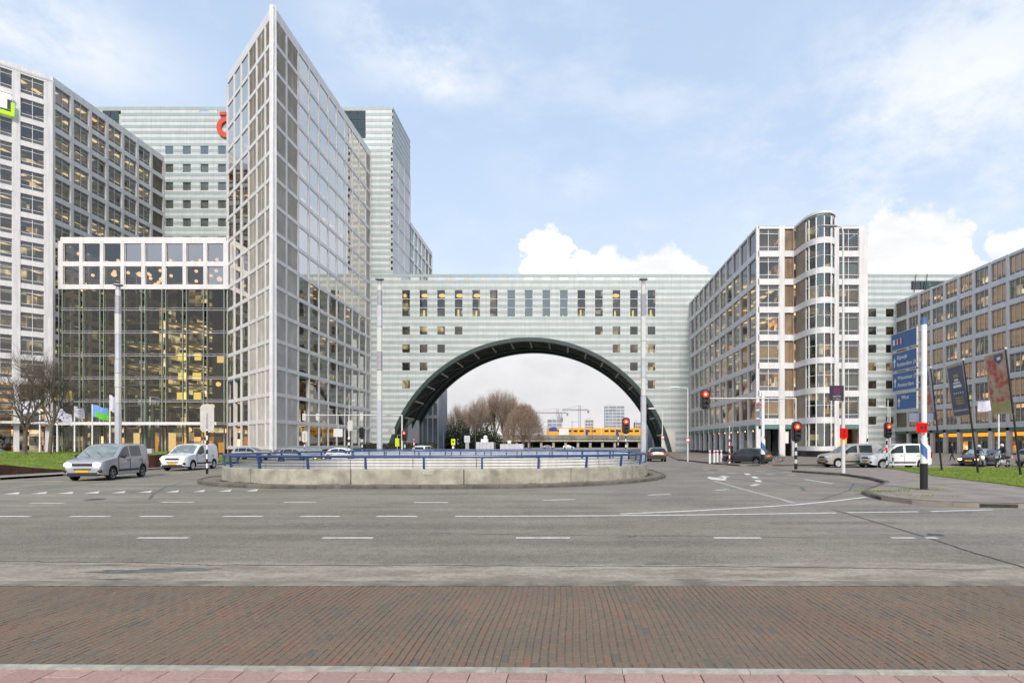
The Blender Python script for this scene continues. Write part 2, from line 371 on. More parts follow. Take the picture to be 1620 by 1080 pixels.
M['glow_blind'] = pmat('room_glow_blind', (.55, .36, .19), .8, var=.25, sc_=.8, rand=.3, emit=(1, .5, .2), es=.16)  # orange lamplight of the rooms, put into the sheet's colour and glow

def asphalt_mat():
    m = bpy.data.materials.new('asphalt'); m.use_nodes = True; k = NT(m.node_tree)
    out = k.node('ShaderNodeOutputMaterial'); b = k.node('ShaderNodeBsdfPrincipled'); k.l.new(b.outputs[0], out.inputs[0])
    geo = k.node('ShaderNodeNewGeometry'); pos = geo.outputs['Position']; s = k.node('ShaderNodeSeparateXYZ'); k.l.new(pos, s.inputs[0]); X, Y = s.outputs[0], s.outputs[1]
    n1 = k.noise(pos, .35, 6, .6); n2 = k.m('ADD', k.m('MULTIPLY', k.noise(pos, 55, 4, .8), .6), k.m('MULTIPLY', k.noise(pos, 17, 4, .8), .4)); n3 = k.noise(k.scale(pos, .12, 1.3, 1), 1.2, 5, .6)
    f = k.m('MULTIPLY', k.mapr(n1, .3, .7, .82, 1.14), k.mapr(n2, .3, .7, .5, 1.5)); f = k.m('MULTIPLY', f, k.mapr(n3, .3, .7, .86, 1.13)); f = k.m('MULTIPLY', f, k.mapr(k.noise(pos, 4.5, 5, .7), .3, .7, .86, 1.14)); f = k.m('MULTIPLY', f, k.mapr(k.noise(k.scale(pos, .05, 1, 1), .8, 3), .35, .65, .88, 1.08))
    tone = k.mix(k.mapr(Y, 12, 20), (.208, .179, .136), (.238, .205, .157))
    # second paving: right of a diagonal joint the mix is browner
    jn = k.m('SUBTRACT', k.m('SUBTRACT', k.m('MULTIPLY', X, -1.87), -22.2), Y)
    tone = k.mix(k.mapr(jn, .02, -.02), tone, (.225, .195, .158))
    sp = k.node('ShaderNodeVectorMath', operation='SCALE'); k.l.new(tone, sp.inputs[0]); k.l.new(f, sp.inputs['Scale']); c = sp.outputs[0]
    # stone flecks
    v = k.node('ShaderNodeTexVoronoi'); k.l.new(pos, v.inputs[0]); v.inputs['Scale'].default_value = 95
    sv = k.node('ShaderNodeSeparateColor'); k.l.new(v.outputs['Color'], sv.inputs[0])
    c = k.mix(k.m('MULTIPLY', k.m('GREATER_THAN', sv.outputs[0], .86), .55), c, (.40, .38, .33)); c = k.mix(k.m('MULTIPLY', k.m('LESS_THAN', sv.outputs[0], .10), .6), c, (.04, .04, .04))
    # cracks
    w = k.node('ShaderNodeTexVoronoi', feature='DISTANCE_TO_EDGE'); dn = k.noise(pos, .8, 5, out=1)
    wv = k.node('ShaderNodeVectorMath', operation='ADD'); k.l.new(k.scale(pos, .16, .5, 1), wv.inputs[0]); sd = k.node('ShaderNodeVectorMath', operation='SCALE'); k.l.new(dn, sd.inputs[0]); sd.inputs['Scale'].default_value = .5; k.l.new(sd.outputs[0], wv.inputs[1])
    k.l.new(wv.outputs[0], w.inputs[0]); w.inputs['Scale'].default_value = .55
    cr = k.m('MULTIPLY', k.mapr(w.outputs[0], .0, .005, 1, 0), k.mapr(k.noise(pos, .12, 3), .52, .60))
    c = k.mix(k.m('MULTIPLY', cr, .7), c, (.035, .033, .03))
    # gravel-washed strip next to the bricks
    e = k.m('ADD', Y, k.m('MULTIPLY', k.noise(k.scale(pos, .6, 1, 1), 1.1, 7, .65), .75))
    st = k.mapr(e, 9.15, 8.95)
    sand = k.mix(k.mapr(k.m('ADD', k.m('MULTIPLY', k.noise(k.scale(pos, .5, 1.6, 1), 1.6, 6, .7), .6), k.m('MULTIPLY', k.noise(pos, 9, 5, .8), .4)), .40, .62), (.225, .185, .138), (.385, .34, .272))
    ss = k.node('ShaderNodeVectorMath', operation='SCALE'); k.l.new(sand, ss.inputs[0]); k.l.new(k.mapr(n2, .25, .75, .6, 1.35), ss.inputs['Scale'])
    c = k.mix(st, c, ss.outputs[0])
    wet = k.m('MULTIPLY', st, k.mapr(k.noise(k.scale(pos, .3, 2.0, 1), .9, 6, .65), .60, .66))
    c = k.mix(k.m('MULTIPLY', wet, .75), c, (.055, .055, .055))
    k.l.new(c, b.inputs['Base Color']); b.inputs['Roughness'].default_value = .8; b.inputs['Specular IOR Level'].default_value = .4
    bn = k.node('ShaderNodeBump'); bn.inputs['Strength'].default_value = .5; bn.inputs['Distance'].default_value = .006
    k.l.new(n2, bn.inputs['Height']); k.l.new(bn.outputs[0], b.inputs['Normal']); return m
M['asphalt'] = asphalt_mat()
def brick_mat():
    m = bpy.data.materials.new('paving_brick'); m.use_nodes = True; k = NT(m.node_tree)
    out = k.node('ShaderNodeOutputMaterial'); b = k.node('ShaderNodeBsdfPrincipled'); k.l.new(b.outputs[0], out.inputs[0])
    geo = k.node('ShaderNodeNewGeometry'); pos = geo.outputs['Position']; oi = k.node('ShaderNodeObjectInfo')
    fr = k.m('FRACT', k.m('ADD', k.m('MULTIPLY', oi.outputs['Random'], 7.31), geo.outputs['Random Per Island']))
    c = k.ramp(fr, [(0, (0.165, 0.124, 0.082)), (.3, (0.178, 0.128, 0.084)), (.55, (0.190, 0.130, 0.085)), (.80, (0.205, 0.132, 0.084)), (.93, (0.225, 0.119, 0.075)), (.975, (0.140, 0.119, 0.092)), (1, (0.120, 0.107, 0.086))])
    big = k.noise(k.scale(pos, .5, 1, 1), .9, 4); c = k.mix(k.mapr(big, .35, .65, 0, .55), c, (.135, .106, .076))
    c = k.mix(k.m('MULTIPLY', k.mapr(k.noise(pos, .55, 3), .5, .7), .4), c, (.19, .102, .068))
    f = k.mapr(k.noise(pos, 90, 4, .7), .3, .7, .68, 1.22); s = k.node('ShaderNodeVectorMath', operation='SCALE'); k.l.new(c, s.inputs[0]); k.l.new(f, s.inputs['Scale'])
    k.l.new(s.outputs[0], b.inputs['Base Color']); b.inputs['Roughness'].default_value = .72
    bn = k.node('ShaderNodeBump'); bn.inputs['Strength'].default_value = .4; bn.inputs['Distance'].default_value = .003
    k.l.new(k.noise(pos, 160, 4), bn.inputs['Height']); k.l.new(bn.outputs[0], b.inputs['Normal']); return m
M['brick'] = brick_mat()
M['joint'] = pmat('joint_sand', (.12, .10, .078), .95, var=.3, sc_=9, bump=.4)
M['tile'] = pmat('red_paving_tile', (.42, .265, .225), .8, var=.14, sc_=40, rand=.10, bump=.5, bsc=150, dirt=.25)
M['paving'] = pmat('brown_clinker_pavement', (.20, .165, .135), .85, var=.25, sc_=1.2, dirt=.35, bump=.4, bsc=20)
M['paving2'] = pmat('grey_pavement', (.255, .215, .185), .85, var=.2, sc_=.9, dirt=.3, bump=.4, bsc=20)
# ------------------------------------------------------------------ ground, road, markings, paving
def arc(cx, cy, r, a0, a1, n):
    return [(cx + r * math.cos(R(a0 + (a1 - a0) * i / n)), cy + r * math.sin(R(a0 + (a1 - a0) * i / n))) for i in range(n + 1)]
XL, XR, Y0, Y1 = -17.4, 4.6, 24.0, 43.0
def ring(off, rl=7., rr=9., rb=5.):
    """rounded outline of the tunnel opening, grown by off; starts at the near side"""
    return (arc(XR - rr, Y0 + rr, rr + off, -90, 0, 12) + arc(XR - rb, Y1 - rb, rb + off, 0, 90, 8)
            + arc(XL + rb, Y1 - rb, rb + off, 90, 180, 8) + arc(XL + rl, Y0 + rl, rl + off, 180, 270, 12))
hole = ring(-.32)
big = [(-3000, -60), (3000, -60), (3000, 6000), (-3000, 6000)]
b = MB()
brk = ((-8.2, 6.9), (4.58, 7.35))      # brick field, cut out of the sheet and filled by the brick bed below
bedp = [(-9.5, 2.9), (8.5, 2.6), (8.5, 7.32), (-9.5, 7.32)]
pts = [Vector((x, y, 0)) for x, y in big] + [Vector((x, y, 0)) for x, y in hole] + [Vector((x, y, 0)) for x, y in bedp]
tris = tessellate_polygon([[Vector((x, y, 0)) for x, y in big], [Vector((x, y, 0)) for x, y in hole], [Vector((x, y, 0)) for x, y in bedp]])
b.v = [tuple(p) for p in pts]
for t in tris:
    A, B, C = (pts[i] for i in t); n = (B - A).cross(C - A).z
    b.f.append(tuple(t) if n > 0 else (t[0], t[2], t[1])); b.mi.append(0)
structure(b.obj('road', M['asphalt']))

# tunnel opening: pale inner walls and a floor below the street
b = MB(); n = len(hole)
for i in range(n):
    (x0, y0), (x1, y1) = hole[i], hole[(i + 1) % n]
    b.face([(x1, y1, 0), (x0, y0, 0), (x0, y0, -6), (x1, y1, -6)])
b.face([(x, y, -6) for x, y in hole])
structure(b.obj('tunnel_opening', M['whitewall']))

# brick bed: one sheet under the bricks, the nearest 300 bricks as parts, the rest joined
bed = MB(); bed.face([(x, y, -.0055) for x, y in [(-9.5, 4.75), (8.5, 4.47), (8.5, 7.32), (-9.5, 7.32)]]); bed = structure(bed.obj('brick_roadway', M['joint']))
def brick_geo(mb, x, y, w, l, z, tilt=0):
    c = .003; X0, X1, YY0, YY1 = x - w / 2, x + w / 2, y - l / 2, y + l / 2
    i = len(mb.v)
    mb.v += [(X0, YY0, -.03), (X1, YY0, -.03), (X1, YY1, -.03), (X0, YY1, -.03),
             (X0, YY0, z - c), (X1, YY0, z - c + tilt), (X1, YY1, z - c + tilt), (X0, YY1, z - c),
             (X0 + c, YY0 + c, z), (X1 - c, YY0 + c, z + tilt), (X1 - c, YY1 - c, z + tilt), (X0 + c, YY1 - c, z)]
    for a, q in ((0, 4), (4, 8)):
        for k in range(4):
            k2 = (k + 1) % 4; mb.f.append((i + a + k, i + a + k2, i + q + k2, i + q + k)); mb.mi.append(0)
    mb.f.append((i + 8, i + 9, i + 10, i + 11)); mb.mi.append(0)
rnd = random.Random(3)
pitch, ln = .0675, .2035
def ylow(x): return 4.595 - (x + 0) * .0162 * 1.0
allb = []
nx = int(15.6 / pitch)
for ix in range(nx):
    x = -8.0 + ix * pitch + .006 * math.sin(ix * .7); off = (ix % 2) * .5 * ln + rnd.uniform(-.02, .02)
    y = 4.35 + off
    while y < 7.32 + ln:
        if y - ln / 2 > ylow(x) + .016 and y + ln / 2 < 7.44: allb.append((x + .012 * math.sin(y * 2.2 + x), y, rnd.uniform(-.0015, .0015) + .003 * math.sin(x * 1.3) * math.sin(y), rnd.uniform(-.002, .002)))
        y += ln
# short closers against the kerb
fy = {}
for q in allb:
    kx = round((q[0] + 8) / pitch); fy[kx] = min(fy.get(kx, 99), q[1] - ln / 2)
allb.sort(key=lambda q: q[1] + .25 * abs(q[0] - 0.0))
bm_ = MB(); brick_geo(bm_, 0, 0, pitch - .006, ln - .013, 0, 0); bme = bm_.mesh('brick', M['brick'])
for (x, y, z, t) in allb[:300]:
    o = put('brick', bme, bed, (x, y, z)); o.rotation_euler = (rnd.uniform(-.006, .006), rnd.uniform(-.012, .012), rnd.uniform(-.015, .015))
rest = MB()
for (x, y, z, t) in allb[300:]: brick_geo(rest, x, y, pitch - .006, ln - .013, z, t)
for kx, yb in fy.items():
    x = -8 + kx * pitch + .006 * math.sin(kx * .7); g0 = ylow(x) + .016
    if yb - g0 > .03: brick_geo(rest, x, (yb - .007 + g0) / 2, pitch - .006, yb - .007 - g0, 0)
stuff(rest.obj('bricks', M['brick'], bed))
edge = MB(); edge.prism([(-9.5, 7.30), (8.5, 7.30), (8.5, 7.55), (-9.5, 7.55)], .001, .006); edge.obj('mortar_edge', pmat('worn_mortar_strip', (.215, .185, .15), .85, var=.35, sc_=2, bump=.5), bed)

# granite kerb strip and red tiles in front of the camera
strip = thing('kerb_strip', 'pale', 'kerb'); del strip['label'], strip['category']; strip['kind'] = 'structure'
ang = math.atan2(-.0162, 1)
kb = MB(); kb.box(0, .995, 0, .075, -.05, .012); kme = kb.mesh('kerb_stone', M['kerblight'])
for i in range(-9, 10):
    x = i * 1.0 + .45; o = put('kerb_stone', kme, strip, (x, ylow(x) - .062, 0)); o.rotation_euler = (0, 0, ang)
foot = MB(); foot.face([(-9.5, 2.9, -.02), (8.5, 2.6, -.02), (8.5, 4.46, -.02), (-9.5, 4.76, -.02)]); 
foot = structure(foot.obj('footpath', M['joint']))
tb = MB(); brick_geo(tb, 0, 0, .293, .293, 0); tme = tb.mesh('paving_tile', M['tile'])
for ix in range(-31, 29):
    x = ix * .3
    for iy in range(5 if abs(x) < 7 else 3):
        y = ylow(x) - .07 - .15 - iy * .3 - (.15 if ix % 2 else 0)
        o = put('paving_tile', tme, foot, (x, y, rnd.uniform(-.002, .002))); o.rotation_euler = (0, 0, ang + rnd.uniform(-.004, .004))
    if ix % 2 == 0: pass
    else:
        pass
hb = MB(); brick_geo(hb, 0, 0, .293, .143, 0); hme = hb.mesh('half_tile', M['tile'])
for ix in range(-31, 29):
    x = ix * .3
    y = ylow(x) - .07 - .074
    if ix % 2: put('paving_tile', hme, foot, (x, y, 0)).rotation_euler = (0, 0, ang)

# painted markings, each a sheet 4 mm above the asphalt
ZM = .004
def strip_line(p0, p1, w, mat='mark', name='lane_dash', z=ZM):
    p0, p1 = Vector((*p0, 0)), Vector((*p1, 0)); d = (p1 - p0).normalized(); nrm = Vector((-d.y, d.x, 0)) * w / 2
    b = MB(); b.face([(*(p0 - nrm).xy, z), (*(p1 - nrm).xy, z), (*(p1 + nrm).xy, z), (*(p0 + nrm).xy, z)])
    if (b.v[1][0] - b.v[0][0]) * (b.v[2][1] - b.v[1][1]) - (b.v[1][1] - b.v[0][1]) * (b.v[2][0] - b.v[1][0]) < 0: b.f = [tuple(reversed(b.f[0]))]
    return b.obj(name, M[mat], marks)
marks = thing('road_markings', 'x', 'x'); del marks['label'], marks['category']; marks['kind'] = 'structure'
for a, c in ((218, 298), (510, 590), (816, 902), (1129, 1204), (1410, 1447), (1463, 1483)): strip_line(G(a, 850.5), G(c, 850.5), .13)
for a, c in ((-70, 48), (111, 174), (222, 273), (353, 415), (475, 537), (596, 660)): strip_line(G(a, 816.5), G(c, 816.5), .17)
for a, c, y, y2 in ((47, 100, 795.5, 795.5), (255, 307, 794, 794), (449, 500, 794, 794), (655, 709, 794.5, 794.5), (859, 910, 791, 789.5), (1025, 1061, 782.8, 781.2)): strip_line(G(a, y), G(c, y2), .16)
def polyline(pts, w, mat='mark', name='solid_line', z=ZM):
    b = MB(); P = [Vector((*p, 0)) for p in pts]; L = []
    for i, p in enumerate(P):
        d = (P[min(i + 1, len(P) - 1)] - P[max(i - 1, 0)]).normalized(); nn = Vector((-d.y, d.x, 0)) * w / 2; L.append((p - nn, p + nn))
    for (a, c), (e, f) in zip(L, L[1:]):
        q = [(*a.xy, z), (*e.xy, z), (*f.xy, z), (*c.xy, z)]; b.face(q)
    return b.obj(name, M[mat], marks)
polyline([G(720, 816.5), G(900, 815.8), G(1080, 814.4), G(1210, 812.6), G(1323, 811)], .16)
polyline([G(1340, 810.6), G(1453, 809)], .14); polyline([G(1472, 808.6), G(1570, 806)], .14)
polyline([G(981, 812.6), G(1080, 808.5), G(1180, 803), G(1260, 798), G(1320, 792), G(1371, 786)], .16)
polyline([G(1130, 760.5), G(1190, 777.5), G(1235, 789), G(1256, 795.5)], .16, 'oldmark')
strip_line(G(1132, 775.3), G(1152, 773.6), .16)
strip_line(G(1273, 758), G(1318, 765), .16)
for a, c in (((1180, 748.5), (1185, 751)), ((1192, 753.5), (1197, 756.5)), ((1198, 759), (1201, 762)), ((1190, 768), (1199, 765.5))): strip_line(G(*a), G(*c), .28)
for x0, x1, y in ((1111, 1124, 738), (1114, 1121, 742), (1135, 1148, 742.5), (1150, 1164, 748), (1178, 1184, 744), (1120, 1131, 747), (1196, 1210, 745), (1212, 1224, 749.5), (1240, 1247, 746), (1082, 1100, 731.5), (1246, 1259, 751)): strip_line(G(x0, y), G(x1, y + .5), .5, 'oldmark')
# turn arrow
b = MB(); b.v = [(*G(*p), ZM + .004) for p in ((1118, 755.3), (1121, 753.8), (1143, 756.6), (1145, 754.9), (1136, 754.6), (1144, 752.2), (1155, 754.6), (1149, 755.2), (1148, 759.6), (1142, 759.8), (1124, 758))]; b.f = [tuple(range(11))]; b.mi = [0]
o = b.obj('turn_arrow', M['mark'], marks)
# give-way teeth
for x0, x1, y in ((5, 32, 779.8), (48, 75, 779.3), (91, 117, 779), (133, 158, 778.5), (176, 199, 778), (218, 241, 777.3), (262, 284, 776.8), (305, 325, 776.2), (345, 367, 775.6), (388, 409, 775)):
    p0 = Vector((*G(x0, y + 1.6), ZM)); p1 = Vector((*G(x1 - 3, y + 1.6), ZM)); p2 = Vector((*G(x1, y - 1.9), ZM))
    b = MB(); b.face([p0, p1, p2]); b.obj('give_way_tooth', M['mark'], marks)
for a, c, w in (((-30, 763.5), (98, 761), .14), ((178, 758.6), (212, 756.6), .14), ((20, 771), (52, 768), .10), ((222, 753), (246, 750.5), .16), ((262, 750), (300, 746.6), .13), ((60, 766), (120, 762), .08)): strip_line(G(*a), G(*c), w, 'mark' if w > .12 else 'oldmark')
M['seam'] = pmat('tar_seam', (.035, .034, .032), .7, var=.4, sc_=4)
M['tyremark'] = pmat('tyre_mark', (.115, .112, .105), .8, var=.3, sc_=2)
for pts, w in (([(330, 757), (290, 762), (262, 770), (242, 782), (236, 790)], .09), ([(205, 756), (130, 766), (60, 774), (-20, 780)], .10), ([(1110, 750), (1160, 757), (1230, 763), (1268, 770), (1272, 776)], .14), ([(1350, 765), (1345, 775), (1320, 783), (1300, 790)], .10), ([(1080, 741), (1140, 748), (1250, 752)], .12)):
    polyline([G(*p) for p in pts], w, 'tyremark', 'tyre_mark', .0025)
def wob(pts, n=10, a=.02):
    o = []
    for p, q in zip(pts, pts[1:]):
        for i in range(n): t = i / n; o.append((p[0] + (q[0] - p[0]) * t + rnd.uniform(-a, a), p[1] + (q[1] - p[1]) * t + rnd.uniform(-a, a)))
    return o + [pts[-1]]
polyline(wob([G(1315, 805), G(1345, 813.5), G(1470, 851), G(1530, 871), G(1640, 903)], 12, .012), .05, 'seam', 'tar_seam', .003)
polyline(wob([G(680, 843), G(900, 846.5), G(1100, 848), G(1300, 850)], 14, .01), .016, 'seam', 'tar_seam', .003)
polyline(wob([G(0, 797), G(160, 799.5), G(420, 800), G(700, 803), G(960, 803)], 14, .015), .03, 'tyremark', 'tar_seam', .003)
polyline(wob([G(-60, 887), G(200, 889), G(330, 893), G(800, 894.5), G(1200, 896), G(1560, 901)], 22, .03), .022, 'seam', 'tar_seam', .003)
polyline(wob([G(900, 922), G(1080, 925), G(1300, 922), G(1640, 922)], 16, .02), .016, 'seam', 'tar_seam', .003)

# repaired patches and iron covers
M['patch'] = pmat('asphalt_patch', (.175, .158, .128), .8, var=.3, sc_=7, bump=.4)
for poly in ([G(1340, 806), G(1500, 806), G(1560, 812), G(1360, 811)], [(-6.4, 12.6), (-3.6, 12.7), (-3.6, 13.2), (-6.4, 13.1)], [(4.6, 12.9), (7.6, 12.95), (7.5, 13.35), (4.5, 13.3)]):
    m_b = MB(); m_b.face([(x + rnd.uniform(-.02, .02), y, .0016) for x, y in poly]); structure(m_b.obj('asphalt_patch', M['patch']))
m_b = MB(); bp = []
for i in range(40):
    a = 2 * math.pi * i / 40; q_ = 1 + .35 * math.sin(a * 3 + 1) * math.sin(a * 5) + rnd.uniform(-.16, .16); bp.append((-5.85 + .75 * math.cos(a) * q_, 8.2 + .16 * math.sin(a) * q_ + .06 * math.cos(a)))
m_b.face([(x, y, .0016) for x, y in bp]); structure(m_b.obj('asphalt_patch', pmat('wet_asphalt_patch', (.125, .12, .105), .5, var=.3, sc_=5, bump=.4)))
def manhole(x, y, r, lab):
    t = thing('manhole_cover', lab, 'manhole cover', (x, y, .001)); m_b = MB(); m_b.tube((0, 0, -.01), (0, 0, .006), r, n=24); m_b.obj('frame', M['patch'], t); m_b = MB(); m_b.tube((0, 0, .004), (0, 0, .010), r * .86, n=24)
    for i in range(5): m_b.box(-r * .6, r * .6, -r * .5 + i * r * .25 - .02, -r * .5 + i * r * .25 + .02, .010, .014)
    m_b.obj('lid', M['cable'], t)
manhole(*G(1128, 744), .35, 'round iron manhole cover in the road near the turn arrow'); manhole(*G(1480, 846), .16, 'small iron cover beside the broken lane dash on the right')
manhole(*G(150, 790), .3, 'round iron cover in the road below the give-way teeth')
# pavements with kerbs (raised sheets)
def pavement(name, poly, mat, z=.12, lo=-.02):
    b = MB(); b.prism(poly, lo, z); return structure(b.obj(name, mat))
def kerb_line(parent, pts, z=.125, w=.18, seg=1.0, mat='kerb', name='kerb_stone', inward=1):
    """kerb stones of one metre laid along a line"""
    P = [Vector((*p, 0)) for p in pts]; d = [0]
    for a, c in zip(P, P[1:]): d.append(d[-1] + (c - a).length)
    def at(s):
        s = min(max(s, 0), d[-1])
        for i in range(len(P) - 1):
            if s <= d[i + 1] + 1e-9: t = (s - d[i]) / max(d[i + 1] - d[i], 1e-9); return P[i].lerp(P[i + 1], t)
        return P[-1]
    s = 0; 
    while s < d[-1] - .05:
        a, c = at(s + .008), at(min(s + seg, d[-1]) - .008); L = (c - a).length
        b = MB(); h = z + rnd.uniform(-.004, .004)
        i = 0; b.v = [(0, 0, -.03), (L, 0, -.03), (L, w, -.03), (0, w, -.03), (0, .0, h - .03), (L, .0, h - .03), (L, w, h), (0, w, h), (0, .03, h), (L, .03, h)]
        b.f = [(0, 1, 5, 4), (4, 5, 9, 8), (8, 9, 6, 7), (0, 4, 8, 7, 3), (1, 2, 6, 9, 5), (2, 3, 7, 6)]; b.mi = [0] * 6
        if inward < 0: b.v = [(x, -y, zz) for x, y, zz in b.v]; b.f = [tuple(reversed(f)) for f in b.f]
        b.obj(name, M[mat], parent, loc=(a.x, a.y, 0), rz=math.atan2(c.y - a.y, c.x - a.x)); s += seg
isl_poly = ring(.9); 
isl = MB(); inner = ring(.0)
m_ = len(isl_poly)
for i in range(m_):
    j = (i + 1) % m_
    isl.face([(*isl_poly[i], .12), (*isl_poly[j], .12), (*inner[j], .12), (*inner[i], .12)])
isl = structure(isl.obj('island_walkway', M['paving']))
kr = ring(1.0)
kerb_line(isl, kr[30:] + kr[:20], z=.14, seg=1.05, inward=1)
# right-hand traffic island and pavement
rk = [G(1253, 746.5), G(1333, 752), G(1375, 758.5), G(1403, 766), (13.3, 24.4), (12.0, 22.6), (10.8, 21.0), (10.35, 19.7), (10.1, 18.4), (10.35, 17.2), (11.1, 16.45), (12.9, 16.15), (16, 16.1), (24, 16.0), (40, 15.8)]
pv = pavement('traffic_island', rk + [(40, 21), (17.6, 21.6), (18.2, 24), (19.3, 30), (21.6, 37.5), (22.3, 40.6), (19.5, 40.9), (15.9, 39.6)], M['paving2'], .12)
kerb_line(pv, rk, z=.135, seg=1.0, inward=1)
gl = [(18.2, 24), (17.6, 21.6), (40, 21), (40, 40.8), (22.3, 40.6), (21.6, 37.5), (19.3, 30)]
lawn = structure(MB().obj('lawn', M['grass'])) if False else None
b = MB(); b.prism(gl, 0.0, .15); lawn = structure(b.obj('lawn', M['grass']))
# far right pavement in front of the office buildings
pk = [(12.4, 64), (12.5, 60.5), (13.4, 50), (14.2, 46.8), (16.5, 46.9), (22, 47.4), (30, 47.9), (70, 49)]
pv2 = pavement('office_pavement', pk + [(70.5, 90), (70.5, 124), (27, 124), (20.2, 124), (20.0, 120)], M['paving'], .12)
kerb_line(pv2, pk[:6], z=.135, seg=1.0, inward=1)
# left: pavement, mound of grass
lk = [(-60, 10), (-28.7, 12), (-28.5, 20), (-28.3, 28), (-28.3, 33), (-28.5, 40), (-29.2, 46), (-31, 54), (-37, 62), (-46, 68)]
pvl = pavement('plaza_pavement', lk + [(-60, 96), (-86, 97), (-130, 60), (-130, 10)], M['paving2'], .12)
kerb_line(pvl, lk[1:9], z=.15, seg=1.2, w=.25, inward=1, mat='kerblight')
b = MB(); nxm, nym = 52, 30
def mz(x, y):
    e = max(.16, min(.68, .66 - .13 * (y - 31))); w = max(0, min(1, (-30.3 - x) / 5)); w = w * w * (3 - 2 * w); return e * (1 - w) + w * (.72 + .014 * (y - 31)) + .04 * math.sin(x * .8) * math.sin(y * .5)
for i in range(nxm):
    for j in range(nym):
        def P(a, c): x = -62 + (31.6) * a / nxm; y = 24 + 31 * c / nym; return (x, y, mz(x, y))
        b.face([P(i, j), P(i + 1, j), P(i + 1, j + 1), P(i, j + 1)])
mound = structure(b.obj('grass_mound', M['grass'], smooth=60))
# blades of grass that break up the lawn and mound outlines
b = MB(); rg = random.Random(5)
def blade(x, y, z, h): 
    a = rg.uniform(0, 6.28); w = .012 + .010 * rg.random(); dx, dy = math.cos(a) * w, math.sin(a) * w; lx, ly = rg.uniform(-.05, .05), rg.uniform(-.05, .05)
    b.face([(x - dx, y - dy, z), (x + dx, y + dy, z), (x + lx, y + ly, z + h)])
def inside(p, poly):
    x, y = p; c = False
    for i in range(len(poly)):
        (x0, y0), (x1, y1) = poly[i - 1], poly[i]
        if (y0 > y) != (y1 > y) and x < (x1 - x0) * (y - y0) / (y1 - y0) + x0: c = not c
    return c
for i in range(42000):
    x = rg.uniform(17.5, 34); y = 21.2 + 19.4 * rg.random() ** 1.2
    if inside((x, y), gl): blade(x, y, .14, rg.uniform(.02, .07))
for i in range(26000):
    x = rg.uniform(-50, -30.5); y = rg.uniform(29, 54); blade(x, y, mz(x, y) - .01, rg.uniform(.03, .10))
for i in range(1500):
    t = rg.random(); cx, cy, w_ = (11.2, 20.6, .45) if t < .4 else (13.2, 21.4, .5) if t < .8 else (11.6, 18.6, .5)
    blade(cx + rg.gauss(0, w_), cy + rg.gauss(0, .28), .116, rg.uniform(.01, .035))
stuff(b.obj('grass', M['blade']))
# weeds along the foot of the parapet
b = MB()
for i in range(5200):
    ii = rg.randrange(m_); t = rg.random(); q0, q1 = ring(.04)[ii] if False else inner[ii], inner[(ii + 1) % m_]
    if q0[1] > 33: continue
    x = q0[0] + (q1[0] - q0[0]) * t; y = q0[1] + (q1[1] - q0[1]) * t; d_ = abs(rg.gauss(0, .12)); cx_, cy_ = -6.4, 33
    L = math.hypot(x - cx_, y - cy_); x += (x - cx_) / L * (d_ + .03); y += (y - cy_) / L * (d_ + .03)
    if math.sin(x * 3.1) + math.sin(x * 1.3 + 1) > .1: blade(x, y, .115, rg.uniform(.015, .05))
tag(stuff(b.obj('weeds', pmat('moss_and_weeds', (.07, .085, .025), .95, var=.4, sc_=3))), 'low moss and weeds along the foot of the concrete parapet', 'weeds')

# ------------------------------------------------------------------ parapet and blue railing
par = thing('parapet_wall', 'low mossy concrete parapet round the tunnel opening', 'parapet', (-6.4, 24, 0))
def rel(p, o): return (p[0] - o[0], p[1] - o[1])
O = (-6.4, 24)
def dense(off, k=1):
    P = ring(off); out = []
    for a, c in zip(P, P[1:] + P[:1]):
        L = math.hypot(c[0] - a[0], c[1] - a[1]); nseg = max(1, int(L / .7))
        for i in range(nseg): out.append((a[0] + (c[0] - a[0]) * i / nseg, a[1] + (c[1] - a[1]) * i / nseg))
    return out
outer = dense(0)
def inset(P, w):
    n = len(P); o = []
    for i in range(n):
        a, c = P[i - 1], P[(i + 1) % n]; dx, dy = c[0] - a[0], c[1] - a[1]; L = math.hypot(dx, dy); o.append((P[i][0] - dy / L * w, P[i][1] + dx / L * w))
    return o
inn = inset(outer, .32)
acc = [0]
for a, c in zip(outer, outer[1:] + outer[:1]): acc.append(acc[-1] + math.hypot(c[0] - a[0], c[1] - a[1]))
tot = acc[-1]; nseg = round(tot / 4.6); 
